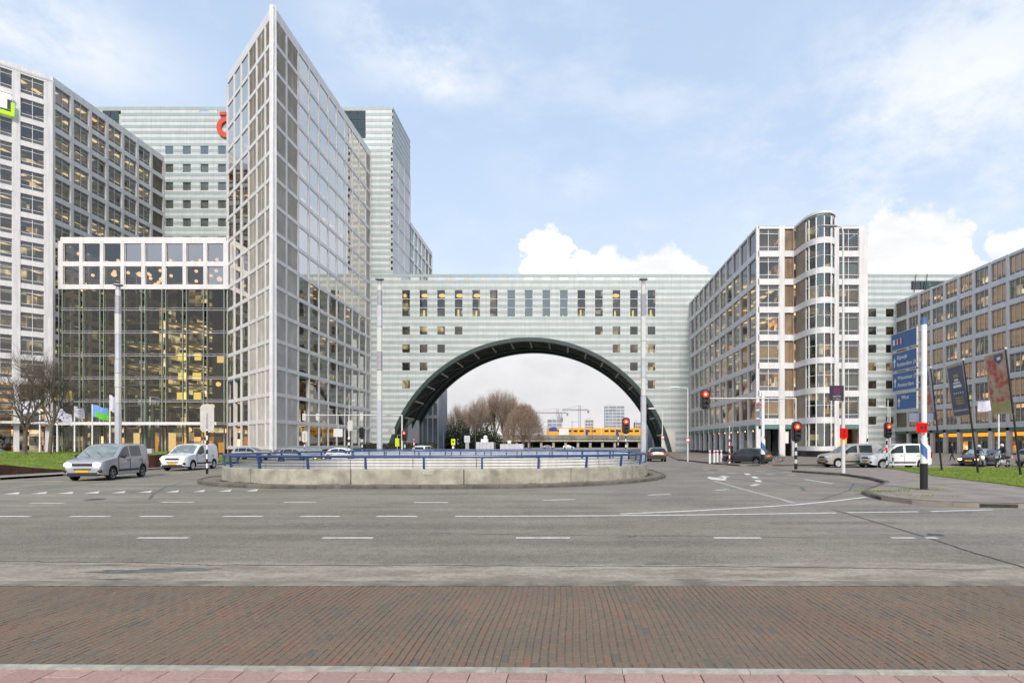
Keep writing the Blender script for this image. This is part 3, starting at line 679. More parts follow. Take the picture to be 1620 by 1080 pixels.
# shift the first joint so that the near joints fall where the photograph has them
def ring_at(s, P, w=None):
    s %= tot
    for i in range(len(outer)):
        if acc[i + 1] >= s: t = (s - acc[i]) / (acc[i + 1] - acc[i]); a, c = P[i], P[(i + 1) % len(P)]; return (a[0] + (c[0] - a[0]) * t, a[1] + (c[1] - a[1]) * t)
    return P[0]
s0 = .15
for k in range(nseg):
    a = s0 + k * tot / nseg + .02; e = s0 + (k + 1) * tot / nseg - .02; n = 9; b = MB(); Po, Pi = [], []
    for i in range(n + 1): s_ = a + (e - a) * i / n; Po.append(rel(ring_at(s_, outer), O)); Pi.append(rel(ring_at(s_, inn), O))
    for i in range(n):
        o0, o1, i0, i1 = Po[i], Po[i + 1], Pi[i], Pi[i + 1]
        b.face([(*o0, .1), (*o1, .1), (*o1, .71), (*o0, .71)]); b.face([(*i1, -.02), (*i0, -.02), (*i0, .71), (*i1, .71)], 1)
        c0 = (o0[0] * .94 + i0[0] * .06, o0[1] * .94 + i0[1] * .06); c1 = (o1[0] * .94 + i1[0] * .06, o1[1] * .94 + i1[1] * .06)
        b.face([(*o0, .71), (*o1, .71), (*c1, .745), (*c0, .745)]); b.face([(*c0, .745), (*c1, .745), (*i1, .745), (*i0, .745)]); b.face([(*i0, .71), (*i1, .71), (*i1, .745), (*i0, .745)][::-1])
    for q in (0, n): b.face([(*Po[q], .1), (*Pi[q], .1), (*Pi[q], .745), (*Po[q], .71)])
    b.obj('wall_segment', [M['concrete'], M['whitewall']], par)
rail = thing('railing', 'blue steel railing with slanted posts on the concrete parapet', 'railing', (-6.4, 24, 0))
mid = inset(outer, .14); mid2 = inset(outer, .06)
def closed_tube(P, z, r, name, mat, n=8):
    b = MB(); Q = [rel(p, O) for p in P[::2]]
    rings = []
    for i, p in enumerate(Q):
        a, c = Q[i - 1], Q[(i + 1) % len(Q)]; dx, dy = c[0] - a[0], c[1] - a[1]; L = math.hypot(dx, dy); nx_, ny_ = dy / L, -dx / L; st = len(b.v)
        for k in range(n): t = 2 * math.pi * k / n; b.v.append((p[0] + nx_ * r * math.cos(t), p[1] + ny_ * r * math.cos(t), z + r * math.sin(t)))
        rings.append(st)
    for i in range(len(rings)):
        s1, s2 = rings[i], rings[(i + 1) % len(rings)]
        for k in range(n): k2 = (k + 1) % n; b.f.append((s1 + k, s2 + k, s2 + k2, s1 + k2)); b.mi.append(0)
    return b.obj(name, mat, rail, smooth=True)
closed_tube(mid2, 1.27, .055, 'handrail', M['blue'])
for z, r in ((1.12, .012), (.99, .012), (.86, .012)): closed_tube(mid, z, r, 'wire', M['cable'], 5)
npost = round(tot / 2.46)
for k in range(npost):
    s_ = .9 + k * tot / npost; p = ring_at(s_, mid2); q = ring_at(s_, mid); p_ = rel(p, O); q_ = rel(q, O)
    t = rel(ring_at(s_ + .04, mid), O); ax = Vector((t[0] - q_[0], t[1] - q_[1], 0)).normalized()
    a = Vector((*q_, .60)); c = Vector((*p_, 1.26)); nn = ax.cross((c - a).normalized())
    b = MB(); i = 0
    for P_, hw, hd in ((a, .045, .055), (c, .032, .04)):
        for sx, sy in ((-1, -1), (1, -1), (1, 1), (-1, 1)): b.v.append(tuple(P_ + ax * sx * hw + nn * sy * hd))
    b.f = [(0, 1, 5, 4), (1, 2, 6, 5), (2, 3, 7, 6), (3, 0, 4, 7), (4, 5, 6, 7), (3, 2, 1, 0)]; b.mi = [0] * 6
    b.obj('post', M['blue'], rail)
b = MB(); p = ring_at(tot - 1.35, outer); b.box(-.2, .2, -.02, 0, .52, .66); o = b.obj('small_plate', M['kerblight'], par, loc=(p[0] - O[0], p[1] - O[1], 0))
# second inner railing with mesh panels beyond the opening (guards the ramp behind)
ry = 47.5
fr = thing('mesh_railing', 'pale mesh panel railing with blue rails beyond the tunnel opening', 'railing', (-5, ry, 0))
b = MB(); b.tube((-12.5, 0, 1.34), (10.2, 0, 1.34), .045); b.obj('top_rail', M['blue'], fr)
b = MB(); b.tube((-12.5, 0, .42), (10.2, 0, .42), .03); b.obj('bottom_rail', M['blue'], fr)
pb = MB(); pb.box(-.03, .03, -.03, .03, 0, 1.34); pm_ = pb.mesh('post', M['blue'])
gb = MB()
for i in range(11): gb.box(.06 + i * .105, .075 + i * .105, -.005, .005, .46, 1.28)
for i in range(6): gb.box(.05, 1.2, -.006, .006, .48 + i * .15, .50 + i * .15)
gb.box(.05, 1.2, .008, .012, .46, 1.26)
gm = gb.mesh('mesh_panel', M['mesh'])
for i in range(19):
    x = -12.5 + i * 1.26; put('post', pm_, fr, (x, 0, 0))
    if i < 18: put('mesh_panel', gm, fr, (x, 0, 0))
# ------------------------------------------------------------------ buildings
FH = 3.9
_wm = {}
def win_meshes(kind, w, h):
    """frame, pane and extra meshes for one window opening, local x along the wall, y inwards, z up"""
    key = (kind, round(w, 2), round(h, 2))
    if key in _wm: return _wm[key]
    f = MB(); t = .055
    f.box(0, t, 0, .12, 0, h); f.box(w - t, w, 0, .12, 0, h); f.box(t, w - t, 0, .12, 0, t); f.box(t, w - t, 0, .12, h - t, h)
    g = MB(); extra = None
    if kind in ('office', 'office_dark', 'three'):
        n = 3 if kind == 'three' else 2
        for i in range(1, n): f.box(w * i / n - .035, w * i / n + .035, -.02, .12, t, h - t)
        z1, z2 = h * .20, h * .79
        xs = [t] + [w * i / n for i in range(1, n)] + [w - t]
        for a, c in zip(xs, xs[1:]):
            a += .036; c -= .036
            if kind != 'three': f.box(a, c, .0, .10, z1 - .035, z1 + .035); f.box(a, c, .0, .10, z2 - .03, z2 + .03)
        if kind == 'three':
            z1, z2 = h * .12, h * .9
        for a, c in zip(xs, xs[1:]):
            g.face([(a, .06, z1), (c, .06, z1), (c, .06, z2), (a, .06, z2)], 0)
            g.face([(a, .055, t), (c, .055, t), (c, .055, z1), (a, .055, z1)], 1)
            g.face([(a, .055, z2), (c, .055, z2), (c, .055, h - t), (a, .055, h - t)], 1)
    elif kind == 'tall':
        for q in (.335, .665): f.box(t, w - t, -.01, .1, h * q - .04, h * q + .04)
        g.face([(t, .06, t), (w - t, .06, t), (w - t, .06, h - t), (t, .06, h - t)])
    elif kind == 'half':
        f.box(t, w - t, 0, .1, h * .5 - .03, h * .5 + .03)
        g.face([(t, .06, t), (w - t, .06, t), (w - t, .06, h - t), (t, .06, h - t)])
    else:
        g.face([(t, .06, t), (w - t, .06, t), (w - t, .06, h - t), (t, .06, h - t)])
    _wm[key] = (f, g); return _wm[key]
_cache = {}
def cached(key, fn):
    if key not in _cache: _cache[key] = fn()
    return _cache[key]
def louver_mesh(w, h, mat='louver'):
    def mk():
        b = MB(); n = int(h / .125)
        b.face([(0, .14, 0), (w, .14, 0), (w, .14, h), (0, .14, h)])
        for i in range(n):
            z = (i + .15) * h / n; dz = h / n * .93
            b.face([(0, .02, z), (w, .02, z), (w, .085, z + dz), (0, .085, z + dz)]); b.face([(0, .02, z), (0, .085, z - .004), (w, .085, z - .004), (w, .02, z)])
        for x in (0, w / 2 - .02, w - .04): b.box(x, x + .04, .01, .13, 0, h)
        return b.mesh('louvre', M[mat])
    return cached(('louv', round(w, 2), round(h, 2), mat), mk)
def add_window(b, org, th, x, z, w, h, kind='office', glass='glass', depth=.22, blind=None, frame='frame'):
    f, g = win_meshes(kind, w, h); kf = (kind, round(w, 2), round(h, 2))
    fm = cached(('f', kf, frame), lambda: f.mesh('window', M[frame])); gm = cached(('g', kf, glass), lambda: g.mesh('pane', [M[glass], M['darkstrip']]))
    c, s = math.cos(th), math.sin(th)
    o = put('window', fm, b, (org[0] + c * x - s * depth, org[1] + s * x + c * depth, z), th)
    put('pane', gm, o)
    if blind:
        u = blind[1]; 
        def mk(): q = MB(); yb = .12 if blind[0] == 'blind_sheen' else .3; q.face([(.05, yb, h * (1 - u)), (w - .05, yb, h * (1 - u)), (w - .05, yb, h - .04), (.05, yb, h - .04)]); return q.mesh('blind', M[blind[0]])
        put('blind', cached(('b', kf, blind), mk), o)  # some of these sheets carry painted reflections and room glow
    return o
def facade(b, org, th, xs, z0, rows, cell, pier=.6, band=.85, depth=.5, top=1.0, pierm='white2', bandm='white', bot=True, topz=None, skip=(), ends=(True, True)):
    """xs: cell boundaries along the wall; cell(col,row,x,z,w,h) fills an opening. Piers and floor bands are parts of their own."""
    c, s = math.cos(th), math.sin(th)
    def place(mb, name, mat): return mb.obj(name, M[mat], b, loc=(org[0], org[1], 0), rz=th)
    ztop = z0 + rows * FH
    for i, x in enumerate(xs):
        p = pier if isinstance(pier, (int, float)) else pier[i]
        q0, q1 = x - p / 2, x + p / 2
        if i == 0 and not ends[0]: q0 = x
        if i == len(xs) - 1 and not ends[1]: q1 = x
        m = MB(); zz = z0 - band / 2 if i not in skip else z0 - band / 2
        m.box(q0, q1, -.03, depth, zz, ztop + .001); place(m, 'pier', pierm)
    for r in range(rows + 1):
        z = z0 + r * FH
        m = MB(); zt = z + band / 2 if r < rows else (topz if topz else z + top)
        if r == 0 and not bot: continue
        m.box(xs[0] - .002, xs[-1] + .002, -.002, depth - .02, z - band / 2, zt); place(m, 'floor_band', bandm)
    for i in range(len(xs) - 1):
        p0 = pier if isinstance(pier, (int, float)) else pier[i]; p1 = pier if isinstance(pier, (int, float)) else pier[i + 1]
        x = xs[i] + p0 / 2; w = xs[i + 1] - p1 / 2 - x
        for r in range(rows): cell(i, r, x, z0 + r * FH + band / 2, w, FH - band)
def shell(b, foot, z0, rows, core, zroof, rooms='rooms', slab='ceiling', ztop=None):
    for r in range(rows + 1):
        m = MB(); z = z0 + r * FH; m.prism(foot, z - .2, z + .15); m.obj('floor_slab', M[slab], b)
    m = MB(); m.prism(core, 0, z0 + rows * FH); m.obj('core_wall', M[rooms], b)
    m = MB(); m.prism(foot, zroof - .25, zroof - .05); m.obj('roof', M['pale'], b)
rw = random.Random(11)

# ---- prism tower: the sharp edge at (-42, 82.5)
P = thing('prism_tower', 'tall wedge shaped white grid office tower with a sharp corner edge', 'office tower', (-42, 82.5, 0))
def to(b, p): return (p[0] - b.location.x, p[1] - b.location.y)
z0 = 1.2
foot = [(-42.5, 84.2), (-42.5, 123.6), (-57.2, 123.6), (-57.2, 99.3)]
core = [(-46.6, 92.5), (-46.6, 123.6), (-56.9, 123.6), (-56.9, 103.5)]
shell(P, [to(P, p) for p in foot], z0, 16, [to(P, p) for p in core], 64.6, 'rooms_dim')
def pcell_r(i, r, x, z, w, h):
    if i in (0, 1) : put('louvre', louver_mesh(w, h), P, (-.07, x, z), R(90)); return
    if r < 3 and i in (2,): return
    if i == 10: put('louvre', louver_mesh(w, h), P, (-.07, x, z), R(90)); return
    bl = ('blind_sheen', rw.choice((.8, .97, .97))) if rw.random() < (.92 if r > 6 else .5 if r > 4 else .08) else None
    add_window(P, (0, 0), R(90), x, z, w, h, 'plain', 'glass_side' if r < 7 else 'glass_hi', .05, bl)
xs = [.15 + 3.8 * 0] + [4.1 + 3.82 * k for k in range(10)] + [41.5]
xs[0] = .0
facade(P, (0, 0), R(90), xs, z0, 16, pcell_r, pier=[.7] + [.36] * 10 + [.8], band=.54, top=1.2, depth=.5, ends=(False, True))
# left face, runs from its far end to the edge
Lf = 22.6
orgL = (-Lf * math.cos(R(45)), Lf * math.sin(R(45)))
def pcell_l(i, r, x, z, w, h):
    c, s = math.cos(R(-45)), math.sin(R(-45))
    if i >= 3: put('louvre', louver_mesh(w, h), P, (orgL[0] + c * x - s * .07, orgL[1] + s * x + c * .07, z), R(-45)); return
    if r < 3 and i < 2: return
    bl = ('blind_sheen', rw.choice((.8, .97))) if rw.random() < (.9 if r > 10 else .12 if r > 6 else .7) else None
    add_window(P, orgL, R(-45), x, z, w, h, 'plain', 'glass_hi', .05, bl)
xl = [0, 3.85, 7.6, 11.5, 15.35, 19.2, Lf]
facade(P, orgL, R(-45), xl, z0, 16, pcell_l, pier=[.5, .36, .36, .36, .36, .36, .7], band=.54, top=1.2, depth=.5, ends=(True, False))
m = MB(); m.tube((.02, -.02, .6), (.02, -.02, 64.6), .13, n=8); m.obj('edge_trim', M['mast'], P)
m = MB(); m.prism([to(P, p) for p in [(-42.05, 82.75), (-42.05, 123.9), (-57.9, 123.9), (-57.9, 98.6)]], 63.3, 64.2); m.obj('parapet', M['white'], P)
m = MB(); m.prism([to(P, p) for p in [(-42.3, 83.1), (-42.3, 92.0), (-48.6, 89.3)]], 0, .88); m.obj('plinth', M['white2'], P)
# open corners at street level: teal soffit over set-back glazing
for (pts, th, org, w, nm) in (([(-42.1, 90.3), (-42.1, 94.1), (-45.2, 94.1), (-45.2, 90.3)], R(90), (-3.1, 7.9), 3.6, 'r'), ([(-57.6, 98.15), (-52.6, 93.1), (-50.6, 95.2), (-55.6, 100.2)], R(-45), (-13.2, 17.6), 7.2, 'l')):
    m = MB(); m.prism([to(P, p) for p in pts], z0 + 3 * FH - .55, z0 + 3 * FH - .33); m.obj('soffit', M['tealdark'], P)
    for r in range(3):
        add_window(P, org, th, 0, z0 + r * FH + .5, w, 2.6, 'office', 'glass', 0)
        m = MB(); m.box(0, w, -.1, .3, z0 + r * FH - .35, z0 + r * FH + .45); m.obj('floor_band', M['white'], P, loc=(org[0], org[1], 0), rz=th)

# ---- left office block with the sign
L = thing('grid_office', 'white grid office building on the left with a green and white roof sign', 'office building', (-86.5, 97, 0))
zL = 12.15
shell(L, [to(L, p) for p in [(-87, 97.4), (-87, 123.7), (-112, 123.7), (-112, 73)]], zL, 13, [to(L, p) for p in [(-92, 99), (-92, 123.7), (-112, 123.7), (-112, 80)]], 63.0, 'rooms')
for r in range(3):
    m = MB(); m.prism([to(L, p) for p in [(-87, 97.4), (-87, 123.7), (-100, 123.7), (-100, 90)]], .3 + r * FH, .6 + r * FH); m.obj('floor_slab', M['ceiling'], L)
def lcell(i, r, x, z, w, h):
    if i == 6: put('louvre', louver_mesh(w, h, 'louver_r'), L, (-.25, x, z), R(90)); return
    bl = ('blind', rw.choice((.3, .45, .6))) if rw.random() < .3 else None
    add_window(L, (0, 0), R(90), x, z, w, h, 'office', 'glass', .2, bl)
facade(L, (0, 0), R(90), [3.85 * k for k in range(7)] + [27.0], zL, 13, lcell, pier=[.9] + [.6] * 6 + [.8], band=.85, top=.8, depth=.5, ends=(False, True))
# lower storeys of that face, seen inside the glass hall
for k in range(7):
    for r in range(3): add_window(L, (0, 0), R(90), 3.85 * k + .3, .8 + r * FH, 3.2, 3.0, 'office', 'glass', .2)
for r in range(3):
    m = MB(); m.box(0, 27, 0, .4, -.1 + r * FH, .8 + r * FH); m.obj('floor_band', M['tealdark'], L, loc=(0, 0, 0), rz=R(90))
NF = 9; LF = NF * 3.85; orgF = (-LF * math.cos(R(45)) - .42, -LF * math.sin(R(45)) - .42)
def fcell(i, r, x, z, w, h):
    bl = ('blind', rw.choice((.25, .45))) if rw.random() < .35 else None
    add_window(L, orgF, R(45), x, z, w, h, 'office', 'glass', .2, bl)
facade(L, orgF, R(45), [3.85 * k for k in range(NF + 1)], zL, 13, fcell, pier=[.95] * (NF + 1), band=.85, top=.8, depth=.5, ends=(True, True))
m = MB(); m.box(LF + .35, LF + .6, -.05, .5, 0, 62.9); m.obj('pier', M['white2'], L, loc=(*orgF, 0), rz=R(45))
# colonnade under it
for k in range(NF + 1):
    m = MB(); m.box(3.85 * k - .35, 3.85 * k + .35, 0, .8, 0, zL - .4); m.obj('column', M['white2'], L, loc=(*orgF, 0), rz=R(45))
m = MB(); m.box(-.5, 0, .1, 12, 0, 62.9); m.obj('end_wall', M['white2'], L, loc=(*orgF, 0), rz=R(45))
m = MB(); m.box(0, LF + .9, 3.4, 3.6, 0, 11.7); m.obj('lobby_wall', M['rooms_warm'], L, loc=(*orgF, 0), rz=R(45))
for k in range(NF):
    for r in range(3): add_window(L, orgF, R(45), 3.85 * k + .2, .3 + r * FH, 3.4, 3.2, 'office' if r else 'plain', 'glass', 2.6)
m = MB(); m.box(0, LF + .9, -1.2, 3.2, 5.1, 5.5); m.obj('canopy', M['white'], L, loc=(*orgF, 0), rz=R(45))
# roof sign
def on_front(sx, z, out=.35):
    c = math.cos(R(45)); x = -.42 + sx * c + out * c; y = -.42 + sx * c - out * c; return (x, y, z)
sg = MB(); 
sgo = on_front(0, 0, .5)
def fb(x0, x1, z0_, z1_, mat, nm): m = MB(); m.box(x0, x1, -.3, 0, z0_, z1_); m.obj(nm, mat, L, loc=(*on_front(0, 0, .4)[:2], 0), rz=R(45))
M['signwhite'] = pmat('sign_white', (.85, .85, .84), .4, var=0, emit=(1, 1, 1), es=.25); M['signgreen'] = pmat('sign_green', (.42, .75, .01), .4, var=0, emit=(.5, .9, .02), es=.15)
fb(-6.45, -4.45, 57.4, 58.1, M['signwhite'], 'letter'); fb(-5.75, -4.95, 55.8, 57.4, M['signwhite'], 'letter')
fb(-8.2, -6.6, 55.8, 58.1, M['signwhite'], 'letter')
fb(-13, -4.1, 54.8, 55.35, M['signgreen'], 'underline'); fb(-4.5, -4.1, 55.35, 56.9, M['signgreen'], 'underline')
m = MB(); m.box(-.4, LF + .7, -.06, .6, 62.7, 63.0); m.obj('coping', M['mast'], L, loc=(*orgF, 0), rz=R(45))

# ---- glass entrance hall between the two
A = thing('glass_hall', 'glazed entrance hall with hanging globe lamps between two office towers', 'glass hall', (-86.1, 98, 0))
Wd = 28.2; cw = Wd / 8
def acell(i, r, x, z, w, h):
    add_window(A, (0, 0), 0, x, z, w, h, 'plain', 'glass_mid' if (r == 1 and i > 2) or i == 7 else 'glass', .2)
facade(A, (0, 0), 0, [cw * k for k in range(9)], 28.55, 2, acell, pier=[.9] + [.62] * 7 + [.9], band=.8, top=.65, depth=.5)
m = MB(); m.box(0, Wd, .3, 25, 36.2, 36.7); m.obj('roof', M['brace'], A)
m = MB(); m.box(.2, Wd - .2, 25.2, 25.5, 0, 36.2); m.obj('back_wall', M['rooms_dim'], A)
for r in range(7):
    z = 5.1 + r * FH
    if z > 28.0: break
    m = MB(); m.tube((0, .12, z), (Wd, .12, z), .09, n=6); m.tube((0, .12, z + .35), (Wd, .12, z + .35), .05, n=6); m.tube((0, .9, z + .1), (Wd, .9, z + .1), .07, n=6); m.obj('transom', M['mast3'], A)
M['mull'] = pmat('grey_green_mullion', (.25, .30, .26), .5, var=.15)
for k in range(9):
    x = cw * k
    m = MB()
    for dx in (-.32, .32): m.box(x + dx - .06, x + dx + .06, -.02, .22, 0, 28.1)
    m.box(x - .1, x + .1, .7, 1.0, 0, 28.1)
    for r in range(7): m.tube((x - .3, .1, 3.2 + r * FH), (x, .85, 3.2 + r * FH), .04, n=5); m.tube((x + .3, .1, 3.2 + r * FH), (x, .85, 3.2 + r * FH), .04, n=5)
    m.obj('mullion', M['mull'], A)
    if k < 8:
        for r in range(7):
            za = [0, 5.3, 9.2, 13.1, 17.0, 20.9, 24.8][r]; zb = [4.9, 9.0, 12.9, 16.8, 20.7, 24.6, 28.1][r]
            m = MB(); m.face([(x + .4, .1, za), (x + cw - .4, .1, za), (x + cw - .4, .1, zb), (x + .4, .1, zb)]); m.obj('pane', M['glass_hall'], A)
m = MB(); m.box(.4, Wd, -2.6, -.1, 5.05, 5.25); m.box(.4, Wd, -2.7, -2.55, 4.95, 5.45); m.obj('canopy', M['white'], A)
for k in range(5):
    m = MB(); m.box(.3, Wd - .3, 8 + k * 0, 8.3, 8.8 + k * FH, 9.2 + k * FH) if k < 0 else m.box(.3, 17.5, 11, 24, 8.9 + k * FH, 9.2 + k * FH); m.obj('gallery', M['ceiling'], A)
# inner office wall with lit rooms on the left half and a solid shaft on the right
m = MB(); m.box(9.8, 10.6, 10, 25, 0, 28); m.obj('inner_wall', M['rooms'], A)
m = MB(); m.box(18.5, 27.6, 12, 24, 0, 36); m.obj('inner_shaft', pmat('hall_stone', (.10, .085, .06), .7, var=.2), A)
for k in range(5):
    for (a, c, y) in ((10.9, 12.7, 13.9), (14.0, 15.2, 13.9)):
        m = MB(); m.box(a + rw.uniform(-.3, .3), c, y - .3, y, 10.4 + k * FH * .98, 11.8 + k * FH * .98); m.obj('lit_window', M['yellowlit'], A) if k < 3 else None
for (x, z) in ((19.6, 17.3), (26.4, 15.0), (26.4, 11.2), (26.4, 18.8)):
    m = MB(); m.box(x, x + 1.4, 11.7, 11.95, z, z + 1.2); m.obj('lit_window', M['lampwarm'], A)
for i in range(9):
    x = 1 + i * 3.1; m = MB(); m.box(x, x + rw.uniform(.5, 1.6), 7, 7.3, .2, rw.uniform(2, 3.8)); m.obj('lit_panel', M['orange'] if i % 2 else M['lampwarm'], A)
m = MB(); m.box(.5, Wd - .5, 9, 9.3, 0, 4.8); m.obj('lobby_wall', M['rooms_warm'], A)
# hanging globes
sp = MB(); sp.sphere((0, 0, 0), .27, n=12, m=8); spm = sp.mesh('globe', M['globe'], True)
sp = MB(); sp.sphere((0, 0, 0), .42, n=12, m=8); spb = sp.mesh('globe', M['globe'], True)
gxy = []
for (cx, row, pts) in ((0, 1, [(.55, .6), (.5, .25)]), (0, 0, [(.5, .5), (.45, .32), (.4, .15), (.95, .15), (.35, 0)]), (1, 1, [(.5, .25), (.4, .05), (.95, .1)]), (1, 0, [(.2, .65), (.3, .1)]), (2, 1, [(.5, .6), (.35, .25), (.3, .05)]), (2, 0, [(.7, .95), (.3, .85), (.25, .7)]),
                       (3, 1, [(.4, .3), (.25, .1), (.85, .1)]), (4, 1, [(.4, .3), (.2, .08), (.98, .3), (.8, .08)]), (5, 1, [(.35, .3), (.15, .08), (.9, .3), (.75, .08)]), (6, 1, [(.3, .3), (.1, .05), (.9, .3), (.7, .08)]), (7, 1, [(.2, .3), (.85, .3), (.6, .1)]),
                       (3, 0, [(.55, .95), (.45, .75), (.3, .58), (.9, .6), (.7, .42), (.6, .22), (.85, .8)]), (4, 0, [(.5, .95), (.3, .75), (.2, .58), (.75, .58), (.6, .42), (.45, .25), (.3, .08), (.85, .1), (.92, .75)]), (5, 0, [(.65, .75), (.8, .28), (.15, .1)]), (6, 0, [(.25, .9), (.9, .75), (.2, .35)]), (7, 0, [(.15, .95), (.7, .95), (.5, .75), (.65, .65), (.8, .55), (.3, .5), (.95, .2), (.75, .1)])):
    for (u, v) in pts:
        x = cw * cx + .35 + u * (cw - .7); z = 28.95 + row * FH + v * 3.0; y = rw.uniform(1.2, 3.5)
        big_ = rw.random() < .18; put('globe', spb if big_ else spm, A, (x, y, z)); gxy.append((x, y, z))
m = MB()
for (x, y, z) in gxy: m.tube((x, y, z + .25), (x, y, 36.2), .012, n=3, caps=False)
stuff(m.obj('cords', M['black'], A))
for (x, y, z) in ((23.3, 6, 12.6), (22.6, 3, 8.4), (24.0, 3, 8.4), (22.6, 3, 4.2), (24.0, 3, 4.2), (20.0, 3, 4.3)): put('globe', spb, A, (x, y, z))
for (x, w) in ((13.2, .9), (14.6, .7), (16.2, .8)):
    m = MB(); m.tube((x, 1.6, 0), (x, 1.6, 8.6), w / 2, n=14); m.obj('steel_column', M['polished'] if 'polished' in M else M['rim'], A, smooth=True)

# ---- striped cladding
YB = 124.0
STR = 38.4 / 59
def striped(b, x0, x1, ztop, zbot, holes, th=0, org=(0, 0), dcut=None, depth=.14, nm='cladding_band'):
    """courses of pale and teal cladding; holes = (xa,xb,za,zb) openings"""
    z = ztop; j = 0
    while z > zbot + .01:
        za = max(z - STR, zbot); teal = j % 2 == 0
        br = sorted({za, z} | {q for h in holes for q in h[2:] if za < q < z})
        m = MB(); y0 = -.035 if teal else 0
        for a, c in zip(br, br[1:]):
            mid_ = (a + c) / 2; hs = sorted([h[:2] for h in holes if h[2] < mid_ < h[3]]); seg = []; cur = x0
            for h in hs:
                if h[0] > cur: seg.append((cur, h[0]))
                cur = max(cur, h[1])
            if cur < x1: seg.append((cur, x1))
            if dcut:
                ns = []
                for (p, q) in seg:
                    la, ra = dcut(a); lc, rc = dcut(c)
                    if la is None: ns.append((p, q, p, q)); continue
                    if q <= min(la, lc) or p >= max(ra, rc): ns.append((p, q, p, q)); continue
                    if p < la: ns.append((p, min(q, la), p, min(q, lc)))
                    if q > ra: ns.append((max(p, ra), q, max(p, rc), q))
                seg = ns
            else: seg = [(p, q, p, q) for p, q in seg]
            for (p, q, p2, q2) in seg:
                # front, top, bottom and end faces of the course
                A_, B_, C_, D_ = (p, y0, a), (q, y0, a), (q2, y0, c), (p2, y0, c); E, F, G_, H = (p, depth, a), (q, depth, a), (q2, depth, c), (p2, depth, c)
                m.face([A_, B_, C_, D_]); m.face([D_, C_, G_, H]); m.face([B_, A_, E, F]); m.face([A_, D_, H, E]); m.face([C_, B_, F, G_])
        pc = [m]
        if len(br) == 2 and 1 < len(m.f) // 5 <= 3:
            pc = []
            for i in range(0, len(m.f), 5): q = MB(); q.v = m.v[i * 4:(i + 5) * 4]; q.f = [tuple(v - i * 4 for v in f) for f in m.f[i:i + 5]]; q.mi = [0] * 5; pc.append(q)
        for q in pc:
            if q.f: q.obj(nm, M['teal' if teal else 'pale'], b, loc=(*org, 0), rz=th)
        z = za; j += 1
def recess(b, x, z, w, h, mat, d=2.2, y=.14):
    m = MB(); m.face([(x, d, z), (x + w, d, z), (x + w, d, z + h), (x, d, z + h)]); m.face([(x, y, z), (x, d, z), (x, d, z + h), (x, y, z + h)]); m.face([(x + w, d, z), (x + w, y, z), (x + w, y, z + h), (x + w, d, z + h)])
    m.face([(x, y, z + h), (x, d, z + h), (x + w, d, z + h), (x + w, y, z + h)]); m.face([(x, d, z), (x, y, z), (x + w, y, z), (x + w, d, z)]); return m.obj('room', M[mat], b)
AR = thing('arch_building', 'striped pale and teal office block pierced by a great round arch', 'office building', (0, YB, 0))
RC, CX, CZ = 31.25, -7.77, -6.7
def dcut(z):
    q = RC * RC - (z - CZ) ** 2
    if q <= 0: return (CX, CX) if z > CZ + RC else (None, None)
    return CX - math.sqrt(q), CX + math.sqrt(q)
holes = []; wins = []
for k in range(15):
    xc = (642.2 + 27.75 * k - 895) / 910 * YB; w = 1.78
    wins.append((xc - w / 2, 29.25, w, 5.7, 'tall', k))
    holes.append((xc - .95, xc + .95, 37.1, 37.75))
    rows = []
    if k <= 3 or k >= 11: rows.append(0)
    if k <= 2 or k >= 12: rows.append(1)
    if k <= 1 or k >= 13: rows.append(2)
    if k == 0 or k == 14: rows.append(3)
    for r in rows: wins.append((xc - w / 2, 25.3 - 3.87 * r, w, 1.8, 'plain', k))
for q in (1380.3, 1408.1, 1436):
    xc = (q - 895) / 910 * YB
    for r in range(7): wins.append((xc - .9, 29.15 - 3.87 * r, 1.8, 1.8, 'plain', 20 + r))
holes += [(x, x + w, z, z + h) for (x, z, w, h, kd, k) in wins]
greenx = (1441 - 895) / 910 * YB; holes.append((greenx, greenx + 8.3, 35.0, 36.9))
striped(AR, -42.6, 92, 38.35, 0, holes, dcut=dcut)
litk = {1: 'yellowlit', 2: 'yellowlit', 3: 'yellowlit', 4: 'yellowlit', 12: 'yellowlit'}
for (x, z, w, h, kd, k) in wins:
    o = add_window(AR, (0, 0), 0, x, z, w, h, kd, 'glass_pale' if (kd == 'tall' and k in (6, 7, 8, 9)) else 'glass', .08, ('pane_reflection', .95) if kd == 'tall' and k in (6, 7, 8, 9) else None)
    recess(AR, x - .25, z - .1, w + .5, h + .2, 'rooms' if kd != 'tall' else 'rooms_dim', 2.6, .2)
    if kd == 'tall' and k in litk or (kd == 'tall' and k == 0):
        m = MB(); m.sphere((x + w * (.5 if k else .2), 1.2, z + h * .84), .75 if k else .35, .5, .42, n=12, m=8); m.obj('lamp', M['yellowlit'], AR, smooth=True)
    if kd == 'tall' and k in (1, 3, 4, 8, 9, 10, 12, 13, 14):
        m = MB(); m.box(x + .5 + .1 * (k % 3), x + .85 + .1 * (k % 3), .9, 1.1, z + .3, z + 1.4 + .1 * (k % 4)); m.obj('lamp', M['yellowlit'], AR)
for i in range(4):
    m = MB(); m.box(greenx + i * 2.1 + .03, greenx + i * 2.1 + 2.0, .02, .1, 35.05, 36.85); m.obj('green_pane', M['glass_teal'], AR)
m = MB(); m.box(greenx, greenx + 8.3, .3, .4, 35, 36.9); m.obj('room', M['rooms_dim'], AR)
for i in (0, 1): m = MB(); m.tube((greenx + .5 + i * 2.4, -.4, 34.4), (greenx + .9 + i * 2.4, -.4, 38.3), .07, n=6); m.obj('mast', M['black'], AR)
